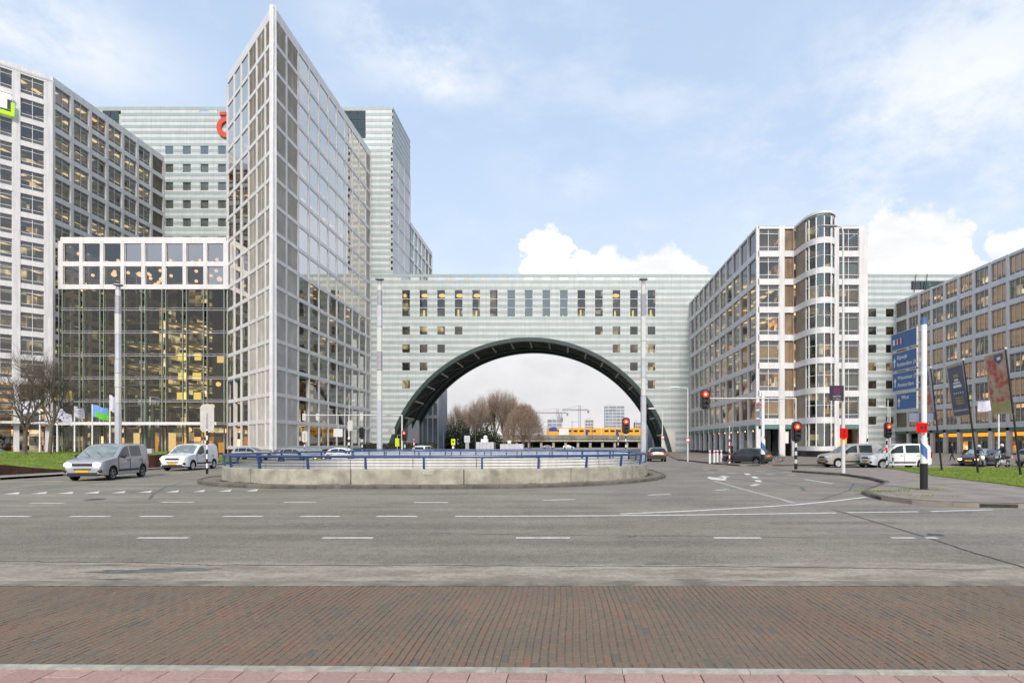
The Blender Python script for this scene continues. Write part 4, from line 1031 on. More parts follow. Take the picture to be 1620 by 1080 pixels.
# solid body behind the cladding (roof lower than the slotted parapet)
D = 17.8
prof = [(-42.5, 0), (-37.2, 36.6), (92, 36.6), (92, 0), (CX + math.sqrt((RC) ** 2 - CZ ** 2), 0)]
a0 = math.asin(-CZ / RC)
arcp = [(CX + RC * math.cos(a0 + (math.pi - 2 * a0) * i / 72), CZ + RC * math.sin(a0 + (math.pi - 2 * a0) * i / 72)) for i in range(73)]
m = MB()
for (p, q) in zip(arcp, arcp[1:]): m.face([(p[0], .1, p[1]), (q[0], .1, q[1]), (q[0], D, q[1]), (p[0], D, p[1])][::1])
m.obj('vault', M['soffit'], AR, smooth=60)
m = MB(); pl = [(-42.5, 0), (-42.5, 36.6), (92, 36.6), (92, 0)] + arcp
tr = tessellate_polygon([[Vector((x, z, 0)) for x, z in pl]])
for t in tr: m.face([(pl[i][0], D, pl[i][1]) for i in t])
m.face([(-42.5, .3, 36.6), (92, .3, 36.6), (92, D, 36.6), (-42.5, D, 36.6)]); m.obj('back_wall', M['pale'], AR)
m = MB()
for i in range(44): m.tube((-36 + i * 1.55, 3, 36.6), (-36 + i * 1.55, 3, 39.1), .02, n=4, caps=False)
m.tube((-36, 3, 39.1), (31, 3, 39.1), .025, n=4); m.obj('roof_railing', M['mast'], AR)
# steel arch rims and struts
def arch_rim(r0, r1, y0, y1, name, mat, lo=0):
    m = MB(); n = 80; st = []
    b0 = math.asin((lo - CZ) / r0)
    for i in range(n + 1):
        t = b0 + (math.pi - 2 * b0) * i / n; c, s = math.cos(t), math.sin(t); st.append(len(m.v))
        for r, y in ((r0, y0), (r1, y0), (r1, y1), (r0, y1)): m.v.append((CX + r * c, y, CZ + r * s))
    for a, c in zip(st, st[1:]):
        for k in range(4): k2 = (k + 1) % 4; m.f.append((a + k, c + k, c + k2, a + k2)); m.mi.append(0)
    return m.obj(name, mat, AR, smooth=50)
arch_rim(RC + .10, RC - .72, -.7, .3, 'arch_rim', M['steel'])
arch_rim(RC - .05, RC - .45, 16.6, 17.9, 'rear_rim', M['steel'])
arch_rim(RC - .3, RC - .9, 9.4, 9.8, 'arch_rib', M['steel'])
for i in range(21):
    t = R(12 + 7.8 * i); c, s = math.cos(t), math.sin(t)
    if CZ + RC * s < 1: continue
    m = MB(); r = RC - .6; m.tube((CX + r * c, .3, CZ + r * s), (CX + r * c, 8.0, CZ + r * s), .2, n=8); m.obj('strut', M['strut'], AR, smooth=True)
    t2 = R(12 + 7.8 * (i + 1)); m = MB(); m.tube((CX + r * c, 9.2, CZ + r * s), (CX + r * math.cos(t2), .4, CZ + r * math.sin(t2)), .10, n=6); m.obj('brace', M['brace'], AR)
# lining slats of the vault
m = MB()
for i in range(150):
    t = a0 + (math.pi - 2 * a0) * (i + .5) / 150; c, s = math.cos(t), math.sin(t); r0, r1 = RC - .02, RC - .14
    m.face([(CX + r1 * c, 1.0, CZ + r1 * s), (CX + r0 * math.cos(t + .004), 1.0, CZ + r0 * math.sin(t + .004)), (CX + r0 * math.cos(t + .004), 16.5, CZ + r0 * math.sin(t + .004)), (CX + r1 * c, 16.5, CZ + r1 * s)])
stuff(m.obj('lining_slats', M['brace'], AR))
m = MB(); m.box(CX - RC + 1.6, CX - RC + 3.4, 6, 16, .1, 7.5); m.obj('abutment', M['pale'], AR)
m = MB(); m.box(20.6, 23.6, -.25, -.05, 0, 4.6); m.obj('service_door', M['louver'], AR)

# ---- high striped tower behind
T = thing('striped_tower', 'high pale and teal striped tower slab behind the wedge tower', 'office tower', (-37.3, YB, 0))
TZ = 74.4
tw = []; th_ = []
for q in (267.5, 295.3, 323.2, 350.9):
    xc = (q - 895) / 910 * YB + 37.3
    for r in range(9): tw.append((xc - .9, 64.2 - 3.9 * r, r))
th_ = [(x, x + 1.8, z, z + 1.8) for x, z, r in tw]
for q in (323, 351): xc = (q - 895) / 910 * YB + 37.3; th_.append((xc - 1, xc + 1, 73.0, 73.65))
gx = (541 - 895) / 910 * YB + 37.3; th_.append((gx, gx + 5.1, 67.6, 73.6))
gx2 = (162 - 895) / 910 * YB + 37.3; th_.append((gx2, gx2 + 4, 67.6, 73.6))
striped(T, -92, 0, TZ, 38.3, [(a, c, e, f) for a, c, e, f in th_])
for x, z, r in tw:
    add_window(T, (0, 0), 0, x, z, 1.8, 1.8, 'plain', 'glass_pale' if r == 0 else 'glass', .08); recess(T, x - .2, z - .1, 2.2, 2.0, 'rooms_dim', 2.2, .2)
for (g0, n) in ((gx, 3), (gx2, 2)):
    for i in range(n):
        for j in range(3): m = MB(); m.box(g0 + .04 + i * 1.7, g0 + 1.66 + i * 1.7, .05, .12, 67.65 + j * 2, 69.58 + j * 2); m.obj('green_pane', M['glass_teal'], T)
    m = MB(); m.box(g0 - .2, g0 + n * 1.7 + .2, .5, .6, 67, 74); m.obj('room', M['rooms_dim'], T)
m = MB(); m.box(-92, -.1, .35, 13.6, 38.4, 73); m.obj('body', M['pale'], T)
# glazed side wall facing right
def tcell(i, r, x, z, w, h): add_window(T, (0, 0), R(90), x, z, w, h, 'plain', 'glass_pale', .12)
facade(T, (0, 0), R(90), [0.0, 4.6, 9.2, 13.8], 38.6, 7, tcell, pier=[.9, .5, .5, .7], band=.6, top=.3, depth=.4, pierm='pale', bandm='pale', ends=(False, True))
striped(T, 0, 13.8, TZ, 66.1, [], th=R(90))
m = MB(); m.box(-.5, -.35, .3, 13.7, 36, 66); m.obj('room', M['rooms_dim'], T)
def t2cell(i, r, x, z, w, h): put('louvre', louver_mesh(w, h, 'louver'), T, (-.15, x, z), R(90)) if i > 3 else add_window(T, (0, 0), R(90), x, z, w, h, 'plain', 'glass_pale', .12)
facade(T, (0, 0), R(90), [13.8 + 3.8 * k for k in range(7)], 31.0, 6, t2cell, pier=.5, band=.6, top=.8, depth=.4, pierm='white', bandm='white')
m = MB(); m.box(-20, -.45, 13.9, 36.6, 30, 55.3); m.obj('low_wing', M['pale'], T)
# red round logo half hidden behind the wedge
m = MB(); cx_ = (361 - 895) / 910 * YB + 37.3; zc = 1.8 + (702 - 203) / 910 * YB
def ringseg(mb, cx, cz, r0, r1, a0, a1, y0, y1, n=18):
    st = []
    for i in range(n + 1):
        t = R(a0 + (a1 - a0) * i / n); c, s = math.cos(t), math.sin(t); st.append(len(mb.v))
        for r, y in ((r0, y0), (r1, y0), (r1, y1), (r0, y1)): mb.v.append((cx + r * c, y, cz + r * s))
    for a, c in zip(st, st[1:]):
        for k in range(4): k2 = (k + 1) % 4; mb.f.append((a + k, c + k, c + k2, a + k2)); mb.mi.append(0)
ringseg(m, cx_, zc, 1.25, 2.25, 35, 325, -.5, -.1)
m.box(cx_ - 1.6, cx_ - .2, -.5, -.1, zc + 2.6, zc + 3.3); m.obj('logo', pmat('logo_red', (.55, .06, .03), .5, var=0), T)

# ---- right office with the round glass bay
B = thing('bay_office', 'white grid office building with a curved glass stair bay and arcade', 'office building', (26.6, 80.2, 0))
zR = 4.9; M['panelbrown'] = pmat('brown_reflecting_panel', (.27, .19, .12), .3, var=.3, sc_=.5, streak=.3)
def bcell_l(i, r, x, z, w, h):
    if i == 0 and False: return
    bl = ('blind', rw.choice((.4, .7))) if rw.random() < .15 else (('glow_blind', .97) if rw.random() < .06 else None)
    add_window(B, (0, 43.6), R(-90), x, z, w, h, 'plain', 'glass_side', .15, bl)
xb = [0] + [1.25 + 3.85 * k for k in range(12)]; xb[-1] = 43.6
facade(B, (0, 43.6), R(-90), xb, zR, 7, bcell_l, pier=[.5] + [.32] * 11 + [.5], band=.8, top=.85, depth=.4, topz=32.1, ends=(True, False))
def bcell_f(i, r, x, z, w, h):
    if i == 1: put('louvre', cached(('flat', 1), lambda: (lambda q: (q.box(0, w, 0, .1, 0, h), q.mesh('panel', M['panelbrown']))[1])(MB())), B, (x, .25, z)); return
    bl = ('glow_blind', .97) if (i == 0 and rw.random() < .3) else (('blind', .97) if i != 0 and rw.random() < .7 else None)
    add_window(B, (0, 0), 0, x, z, w, h, 'office', 'glass', .2, bl)
facade(B, (0, 0), 0, [.0, 3.55, 5.2], zR, 7, bcell_f, pier=[.5, .75, .04], band=.82, top=.85, depth=.45, topz=32.1, ends=(False, True))
facade(B, (0, 0), 0, [11.25, 14.75], zR, 7, lambda i, r, x, z, w, h: bcell_f(2, r, x, z, w, h), pier=[.5, .9], band=.82, top=.85, depth=.45, topz=32.1)
shell(B, [(.4, .5), (14.6, .5), (14.6, 43.2), (.4, 43.2)], zR, 7, [(4.5, 4), (14.6, 4), (14.6, 43.2), (4.5, 43.2)], 31.9, 'rooms_warm')
m = MB(); m.box(15.2, 15.5, .0, 43, 0, 32.0); m.obj('side_wall', M['white2'], B)
# curved bay: outline, nearest at y=-5.6
bay = [(5.22, 0), (5.3, -1.2), (5.35, -2.4), (5.42, -3.3), (5.55, -3.95), (6.05, -5.05), (6.95, -5.6), (7.95, -5.5), (8.85, -4.7), (9.3, -3.6), (9.4, -2.0), (9.4, 0)]
def inset_open(P, w):
    o = []
    for i, p in enumerate(P):
        a, c = P[max(i - 1, 0)], P[min(i + 1, len(P) - 1)]; dx, dy = c[0] - a[0], c[1] - a[1]; l = math.hypot(dx, dy); o.append((p[0] - dy / l * w, p[1] + dx / l * w))
    return o
def smooth_poly(P, it=2):
    for _ in range(it):
        Q = [P[0]]
        for a, c in zip(P, P[1:]): Q += [(a[0] * .75 + c[0] * .25, a[1] * .75 + c[1] * .25), (a[0] * .25 + c[0] * .75, a[1] * .25 + c[1] * .75)]
        P = Q + [P[-1]]
    return P
sb = smooth_poly(bay); sbi = inset_open(sb, .4)
def bayband(z0_, z1_, mat='white', nm='bay_band'):
    m = MB()
    for i in range(len(sb) - 1):
        a, c, ai, ci = sb[i], sb[i + 1], sbi[i], sbi[i + 1]
        m.face([(*a, z0_), (*c, z0_), (*c, z1_), (*a, z1_)]); m.face([(*a, z1_), (*c, z1_), (*ci, z1_), (*ai, z1_)]); m.face([(*ai, z0_), (*ci, z0_), (*c, z0_), (*a, z0_)])
    return m.obj(nm, M[mat], B, smooth=50)
for r in range(8): bayband(zR + r * FH - .4, zR + r * FH + .4 if r < 7 else 32.1)
bayband(.9, 1.5); bayband(0, .9, 'black', 'bay_plinth')
gb_ = inset_open(bay, .22)
for r in range(-1, 7):
    z, zt = (zR + r * FH + .4, zR + (r + 1) * FH - .4) if r >= 0 else (1.5, zR - .4)
    for i in range(1, len(bay) - 1):
        a, c = gb_[i], gb_[i + 1]
        m = MB(); m.face([(*a, z), (*c, z), (*c, zt), (*a, zt)])
        lou = i < 3
        m.obj('bay_panel' if lou else 'pane', M['louver_r'] if lou else M['glass_hi' if i in (7, 8) else 'glass_pale' if i == 5 else 'glass'], B)
    m = MB(); m.face([(*gb_[0], z), (*gb_[1], z), (*gb_[1], zt), (*gb_[0], zt)]); m.obj('bay_panel', M['louver_r'], B)
for i in range(3, len(bay) - 1):
    m = MB(); p = inset_open(bay, .12)[i]; m.box(p[0] - .06, p[0] + .06, p[1] - .06, p[1] + .06, 1.5, 31.4); m.obj('mullion', M['frame'], B)
for r in range(7):
    z = zR + r * FH + 1.95; m = MB()
    for i in range(3, len(bay) - 2): a, c = inset_open(bay, .14)[i], inset_open(bay, .14)[i + 1]; m.tube((*a, z), (*c, z), .04, n=4)
    m.obj('transom', M['frame'], B)
m = MB(); m.prism(inset_open(sb, .3), 31.4, 31.7); m.obj('bay_roof', M['pale'], B)
for r in range(7): m = MB(); m.prism(inset_open(sb, .5), zR + r * FH - .15, zR + r * FH + .1); m.obj('bay_floor', M['blind'], B)
m = MB(); m.box(6.2, 8.6, -1.5, -.6, 0, 31.4); m.obj('stair_core', M['rooms_dim'], B)
# arcade at street level
for k in range(12):
    y = 43.6 - xb[k + 1] + .0 if k < 11 else .25
    m = MB(); m.box(.0, .6, y - .2, y + .25, .1, zR - .4); m.obj('column', M['white'], B)
    m = MB(); m.box(.0, .64, y - .24, y + .29, .1, .55); m.obj('column_base', M['darkstrip'], B)
for x, w in ((3.2, .8), (5.0, .5), (11.0, .6), (14.3, .9)):
    m = MB(); m.box(x, x + w, 0, .5, .1, zR - .4); m.obj('column', M['white'], B)
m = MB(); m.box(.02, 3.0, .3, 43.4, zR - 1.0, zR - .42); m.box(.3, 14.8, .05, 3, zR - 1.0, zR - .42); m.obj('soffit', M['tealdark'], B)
m = MB(); m.box(3.1, 3.3, 3, 43.4, 0, 4.4); m.box(3.1, 14.8, 3, 3.2, 0, 4.4); m.obj('shop_wall', M['shopfront'], B)
for k in range(10): m = MB(); m.box(3.0, 3.06, 5 + 3.85 * k, 7.4 + 3.85 * k, .6, 2.4); m.obj('shop_window', M['blind'] if k % 2 else M['louver'], B)
for k in range(11): m = MB(); m.sphere((1.6, 2.5 + 3.85 * k, zR - 1.15), .12, n=8, m=5); m.obj('ceiling_lamp', M['lampwarm'], B)
m = MB(); m.box(12.2, 13.9, 2.7, 2.9, 1.2, 2.8); m.obj('lit_window', M['orange'], B)
m = MB(); m.box(3.9, 4.7, .6, .66, 1.9, 3.6); m.obj('poster', M['wpaint'], B)

# ---- far right office, face turned to the left
S = thing('awning_office', 'white grid office building on the far right above a lit orange awning', 'office building', (71, YB, 0))
def scell(i, r, x, z, w, h):
    if i == 0: put('louvre', louver_mesh(w, h, 'louver_r'), S, (.2, -x, z), R(-90)); return
    bl = ('glow_blind', rw.choice((.5, .8, .97))) if rw.random() < .6 else (('blind', .6) if rw.random() < .2 else None)
    add_window(S, (0, 0), R(-90), x, z, w, h, 'three', 'glass', .15, bl)
xsS = [0] + [4.5 + 3.86 * k for k in range(11)]
facade(S, (0, 0), R(-90), xsS, zR, 7, scell, pier=.6, band=.85, top=.85, depth=.45, topz=32.1)
shell(S, [(.4, -.2), (.4, -42.8), (20, -42.8), (20, -.2)], zR, 7, [(4.2, -.2), (4.2, -42.8), (20, -42.8), (20, -.2)], 31.9, 'rooms_warm')
for k in range(11): m = MB(); m.box(0, .6, -xsS[k + 1] - .35, -xsS[k + 1] + .35, .1, zR - .4); m.obj('column', M['white'], S)
m = MB(); m.box(3.4, 3.6, -43, 0, 0, 4.2); m.obj('shop_wall', M['shopfront'], S)
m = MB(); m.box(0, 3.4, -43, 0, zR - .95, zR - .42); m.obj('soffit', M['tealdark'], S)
for k in range(14):
    m = MB(); y = -12.5 - k * 2.15; m.tube((1.7, y, 3.45), (1.7, y - 1.95, 3.45), .32, n=10); m.obj('awning_roll', M['orange'], S, smooth=True)
for k in range(10):
    m = MB(); m.box(3.3, 3.36, -6 - 3.86 * k, -3.4 - 3.86 * k, .3, 3.2); m.obj('shop_window', M['glass_pale'] if k % 3 else M['rooms_warm'], S)
M['greenstrip'] = pmat('shop_green_glass', (.20, .28, .23), .3, var=.3, sc_=.8)
m = MB(); m.box(3.2, 3.28, -42, -1, 2.3, 3.0); m.obj('shop_fascia', M['greenstrip'], S)
# ------------------------------------------------------------------ masts, signals, signs, flags
def mast(px, Y, h, label, segs):
    t = thing('light_column', label, 'mast', ((px - 895) / 910 * Y, Y, 0), 0, 'tall segmented metal columns on the square')
    z = 0; r = .295
    for (f, mt, dr) in segs:
        m = MB(); z1 = h * f; rr = r * dr; m.tube((0, 0, z + .02), (0, 0, z1 - .02), rr, n=8); m.obj('mast_segment', M[mt], t); z = z1
    m = MB(); m.tube((0, 0, .02), (0, 0, h), .2, n=8); m.obj('core', M['mast3'], t)
    m = MB(); m.tube((0, 0, h), (0, 0, h + .12), .44, n=16); m.tube((0, 0, h - .45), (0, 0, h), .12, n=8); m.obj('mast_cap', M['mast3'], t)
    return t
SG = [(.33, 'mast', 1.0), (.42, 'mast2', .92), (.50, 'mast2', 1.0), (.58, 'mast', 1.02), (.72, 'mast', .94), (.84, 'mast2', 1.0), (.94, 'mast3', .97), (.975, 'mast2', .8)]
mast(187, 60, 18.3, 'tall segmented metal column standing in front of the glass hall', SG)
mast(600.5, 60, 18.9, 'tall segmented metal column left of the great arch', SG[:3] + [(.60, 'mast3', 1), (.74, 'mast2', .96), (.86, 'mast', 1.04), (.94, 'mast3', .97), (.975, 'mast2', .8)])
mast(1018, 60, 18.9, 'tall segmented metal column right of the great arch', [(.36, 'mast', 1.04), (.46, 'mast2', .92), (.56, 'mast', 1.0), (.66, 'mast2', .98), (.80, 'mast2', 1.04), (.92, 'mast3', 1), (.975, 'mast2', .8)])

def striped_pole(t, h, r=.06, h0=0, n=0, name='pole', step=.28, c1='black', c2='wpaint', x=0, y=0, base=.0):
    if base: m = MB(); m.tube((x, y, h0), (x, y, h0 + base), r * 1.25, n=10); m.obj(name, M['black'], t, smooth=True); h0 += base
    z = h0; k = 0
    while z < h - .01:
        z1 = min(z + step, h); m = MB(); m.tube((x, y, z), (x, y, z1), r, n=10); m.obj('stripe', M[c2 if k % 2 == 0 else c1], t, smooth=True); z = z1; k += 1
def signal_head(t, x, y, z, lit='red', s=1.0, face=-1, board=True):
    """three-lens head facing the camera when face is -1"""
    m = MB()
    if board:
        pts = [(.22 * math.cos(a), .52 * (1 if math.sin(a) > 0 else -1) - (.0) + .22 * math.sin(a)) for a in [R(10 * i) for i in range(36)]]
        n = len(pts); i0 = len(m.v); 
        pts = [(px * 1.45 * s, (pz * .88 if abs(pz) > 0 else pz) * s) for px, pz in pts]
        m.v += [(x + a, y + .0, z + c) for a, c in pts] + [(x + a, y + .03, z + c) for a, c in pts]
        m.f += [tuple(reversed(range(i0, i0 + n))), tuple(range(i0 + n, i0 + 2 * n))] + [(i0 + k, i0 + (k + 1) % n, i0 + n + (k + 1) % n, i0 + n + k) for k in range(n)]; m.mi += [0] * (n + 2)
        m.obj('backing_board', M['plastic'] if face < 0 else M['boardback'], t)
    m = MB(); m.box(x - .15 * s, x + .15 * s, y - .16 if face < 0 else y + .03, y if face < 0 else y + .2, z - .48 * s, z + .48 * s); m.obj('housing', M['plastic'] if face < 0 else M['boardback'], t)
    for i, c in enumerate(('redlamp', 'off', 'off')):
        on = lit == 'red' and i == 0 and face < 0; zz = z + (.31 - .31 * i) * s; m = MB(); yy = y - .165 if face < 0 else y + .21
        m.tube((x, yy, zz), (x, yy + .01 * -face, zz), (.19 if on else .115) * s, n=16); m.obj('lens', M[c] if on else M['black'], t)  # lit lens drawn oversized, the lamp's glow put into its shape
        if on: q = MB(); q.tube((x, yy - .008, zz), (x, yy, zz), .10 * s, n=16); q.obj('lens', M['redhot'], t)
        m = MB()
        for a in range(10):
            a0_, a1_ = R(a * 20 - 10), R(a * 20 + 10)
            m.face([(x + .135 * s * math.cos(a0_), yy, zz + .135 * s * math.sin(a0_)), (x + .135 * s * math.cos(a1_), yy, zz + .135 * s * math.sin(a1_)), (x + .13 * s * math.cos(a1_), yy + .17 * face, zz + .13 * s * math.sin(a1_)), (x + .13 * s * math.cos(a0_), yy + .17 * face, zz + .13 * s * math.sin(a0_))])
        m.obj('visor', M['sred' if on else 'plastic'], t)  # visor over the lit lens painted red for the glow on it
M['sred'] = pmat('stripe_red', (.5, .03, .03), .5, var=0); M['off'] = M['black']; M['boardback'] = pmat('board_back_grey', (.52, .50, .46), .6, var=.08)
# big gantry signal right
tl = thing('traffic_signal', 'traffic signal with a long overhead arm carrying a second red head', 'traffic light', ((1259 - 895) / 910 * 38.5, 38.5, 0))
striped_pole(tl, 2.3, .085, n=6, step=.27, base=.5)
m = MB(); m.tube((0, 0, 2.3), (0, 0, 4.85), .055, n=8); m.tube((0, 0, 4.85), (-6.1, 0, 4.85), .05, .035, n=8); m.obj('mast_arm', M['mast2'], tl, smooth=True)
signal_head(tl, 0, -.12, 2.62, s=1.05); signal_head(tl, -6.1, -.1, 4.78, s=1.05)
def simple_signal(px, Y, label, zh=2.75, face=-1, s=.95, lit='red', r=.055, x0=None):
    t = thing('traffic_signal', label, 'traffic light', ((px - 895) / 910 * Y, Y, 0)); striped_pole(t, zh - .5 * s, r, base=.35); m = MB(); m.tube((0, 0, zh - .5 * s), (0, 0, zh + .3), .045, n=8); m.obj('pole', M['mast3'], t)
    signal_head(t, 0, -.12 if face < 0 else 0, zh, lit, s, face); return t
simple_signal(990, 55, 'red traffic signal on a striped pole at the right end of the blue railing', 3.55, s=1.2)
t = simple_signal(1403, 40.2, 'red traffic signal on a striped pole in front of the white van', 2.75, s=.85); striped_pole(t, 1.5, .05, base=.3, x=.42)
m = MB(); m.tube((.08, 0, 1.8), (.08, 0, 4.9), .03, n=6); m.obj('lamp_pole', M['mast2'], t)
m = MB(); m.sphere((-.15, -.2, 1.45), .10, n=10, m=6); m.obj('red_lamp', M['tail'], t)
simple_signal(327.5, 34.6, 'large rounded signal board seen from behind at the left end of the blue railing', 3.35, face=1, s=1.32)
simple_signal(482, 62, 'small traffic signal back on a thin pole in front of the wedge tower corner', 2.6, face=1, s=.95)
simple_signal(573, 58, 'dark traffic signal on a striped pole left of the segmented column', 2.9, s=.9, lit='no')
simple_signal(640.5, 52, 'red traffic signal on a thin striped pole at the left foot of the arch', 2.55, s=.75)
for px, Y, h, lab, c1 in ((552, 56, 2.5, 'thick black and white striped post behind the railing', 'black'), (655, 60, 2.3, 'thin red and white striped post at the arch foot', 'tail'), (1372, 45, 2.5, 'black and white striped post between the two vans', 'black'), (1154, 49.6, 4.1, 'tall red and white striped post beside the dark hatchback', 'sred'), (978, 58, 2.8, 'short black and white striped post beside the red signal', 'black')):
    M.setdefault('sred', pmat('stripe_red', (.5, .03, .03), .5, var=0))
    t = thing('striped_post', lab, 'post', ((px - 895) / 910 * Y, Y, 0)); striped_pole(t, h * (.62 if px == 1154 else 1), .10 if px == 552 else .06, c1='sred' if c1 in ('tail', 'sred') else c1)
    if px == 1154: m = MB(); m.tube((0, 0, 2.5), (0, 0, 3.4), .035, n=6); m.obj('pole', M['mast2'], t)
    if px == 552: m = MB(); m.tube((0, 0, 2.5), (0, 0, 4.6), .05, n=6); m.obj('pole', M['mast2'], t); signal_head(t, .12, 0, 3.6, s=.8, face=1)
# left gantry over the far road
gt = thing('traffic_gantry', 'long pale overhead signal arm spanning from the arch foot past the left column', 'traffic gantry', ((636 - 895) / 910 * 64, 64, 0))
m = MB(); m.tube((0, 0, 0), (0, 0, 5.0), .11, .08, n=8); m.tube((0, 0, 5.0), (-11, 0, 5.0), .07, .05, n=8); m.obj('mast_arm', M['mast2'], gt, smooth=True)
for x, z in ((-9.4, 4.8), (-4.5, 4.8), (-1.1, 4.2), (-10.9, 4.8)): 
    if x != -1.1: signal_head(gt, x, 0, z, s=.62, face=1)
m = MB(); m.box(-1.5, -.8, -.05, 0, 2.9, 3.5); m.obj('back_plate', M['boardback'], gt)
m = MB(); m.box(-7.6, -6.6, -.05, 0, 2.6, 3.5); m.tube((-7.1, 0, 2.6), (-7.1, 0, 5.0), .03, n=6); m.obj('sign_plate', M['mast2'], gt)
# direction sign pole in front on the right
def spiral_band(t, r, z0_, z1_, turns=1.6, n=24, base=.0):
    m = MB(); rows = 30
    for j in range(rows):
        for i in range(n):
            za, zb = z0_ + (z1_ - z0_) * j / rows, z0_ + (z1_ - z0_) * (j + 1) / rows
            a0_, a1_ = 2 * math.pi * i / n, 2 * math.pi * (i + 1) / n
            ph = ((i + .5) / n * 1.0 + (j + .5) / rows * turns) % 1
            m.face([(r * math.cos(a0_), r * math.sin(a0_), za), (r * math.cos(a1_), r * math.sin(a1_), za), (r * math.cos(a1_), r * math.sin(a1_), zb), (r * math.cos(a0_), r * math.sin(a0_), zb)], 0 if ph < .5 else 1)
    m.obj('striped_sleeve', [M['signblue'], M['wpaint']], t, smooth=True)
YS = 21.3; XS = (1461.5 - 895) / 910 * YS
sp_ = thing('direction_sign', 'tall white signpost with four blue direction panels and a spiral blue and white sleeve', 'signpost', (XS, YS, 0))
m = MB(); m.tube((0, 0, .12), (0, 0, 1.08), .13, n=14); m.obj('base', M['black'], sp_, smooth=True)
spiral_band(sp_, .115, 1.08, 2.02, 1.15)
m = MB(); m.tube((0, 0, 2.02), (0, 0, 6.22), .10, n=14); m.obj('pole', M['wpaint'], sp_, smooth=True)
m = MB(); m.tube((0, 0, 6.22), (0, 0, 6.36), .115, n=14); m.tube((0, 0, 6.36), (0, 0, 6.48), .08, n=14); m.obj('cap', M['signblue'], sp_, smooth=True)
M['silveredge'] = pmat('panel_edge', (.5, .5, .5), .4)
xl_ = -.18
for zc_, hh, y1_, y0_, lines in ((5.82, .62, 1.75, .12, None), (5.03, .68, 1.70, .12, ('Rijswijk', 'Rotterdam (A13)')), (4.23, .68, 1.66, .12, ('Wassenaar (N44)', 'Amsterdam')), (3.45, .6, 1.4, .12, ('West', ''))):
    m = MB(); m.box(xl_ - .02, xl_ + .02, y0_, y1_, zc_ - hh / 2, zc_ + hh / 2); p = m.obj('sign_panel', M['signblue'], sp_)
    m = MB(); e = .03
    for a, c, q, w in ((y0_ - e, y1_ + e, zc_ + hh / 2, zc_ + hh / 2 + e), (y0_ - e, y1_ + e, zc_ - hh / 2 - e, zc_ - hh / 2), (y0_ - e, y0_, zc_ - hh / 2, zc_ + hh / 2), (y1_, y1_ + e, zc_ - hh / 2, zc_ + hh / 2)): m.box(xl_ - .03, xl_ + .03, a, c, q, w)
    m.obj('panel_frame', M['silveredge'], p)
    rot = Matrix(((0, 0, -1), (-1, 0, 0), (0, 1, 0))).to_euler()
    if lines:
        text(lines[0], p, M['wpaint'], (xl_ - .03, y1_ - .34, zc_ + .14), .22, rot)
        if lines[1]: text(lines[1], p, M['wpaint'], (xl_ - .03, y1_ - .34, zc_ - .14), .22, rot)
        m = MB(); q = y1_ - .17; x_ = xl_ - .03; m.face([(x_, q - .10, zc_), (x_, q, zc_ + .16), (x_, q + .10, zc_)][::-1]); m.box(x_ - .002, x_ + .001, q - .03, q + .03, zc_ - .2, zc_); m.obj('arrow', M['wpaint'], p)
    else:
        for i, c in enumerate(('wpaint', 'sred', 'sred')):
            m = MB(); q = y1_ - .18 - .24 * i; x_ = xl_ - .03
            m.box(x_ - .004, x_, q - .07, q + .07, zc_ - .12, zc_ + .1); m.obj('pictogram', M[c], p)
            if i: m = MB(); m.box(x_ - .008, x_ - .004, q - .02, q + .02, zc_ - .12, zc_ + .1); m.obj('pictogram', M['wpaint'], p)
    m = MB(); m.tube((0, .1, zc_ + .15), (xl_, .1, zc_ + .15), .025, n=6); m.tube((0, .1, zc_ - .15), (xl_, .1, zc_ - .15), .025, n=6); m.obj('bracket', M['mast3'], sp_)
m = MB(); m.box(-.5, .42, .1, .14, 2.62, 2.95); m.obj('rear_panel', pmat('sign_back_blue', (.16, .18, .24), .5), sp_)
m = MB(); m.box(-.36, .0, -.22, -.14, 2.22, 2.58); m.obj('led_box', M['redbox'], sp_)
m = MB(); m.face([(-.30, -.225, 2.4), (-.20, -.225, 2.31), (-.20, -.225, 2.49)]); m.box(-.22, -.15, -.226, -.223, 2.37, 2.43); m.box(-.11, -.05, -.226, -.223, 2.31, 2.49); m.obj('led_arrow', M['black'], sp_)
# second sign pole further away
sp2 = thing('direction_sign', 'white signpost with a spiral blue and white sleeve behind the dark hatchback', 'signpost', ((1207 - 895) / 910 * 47.5, 47.5, 0))
m = MB(); m.tube((0, 0, .0), (0, 0, .95), .15, n=10); m.obj('base', M['black'], sp2, smooth=True); spiral_band(sp2, .18, .95, 2.4, 1.3)
m = MB(); m.tube((0, 0, 2.4), (0, 0, 6.1), .13, n=10); m.obj('pole', M['wpaint'], sp2, smooth=True)
for z in (5.0, 4.3, 3.6): m = MB(); m.box(-.16, -.12, .1, 1.5, z - .28, z + .28); m.obj('sign_panel', M['mast2'], sp2)
m = MB(); m.box(-.5, -.16, -.1, -.05, 4.95, 5.1); m.obj('red_plate', M['sred'], sp2)
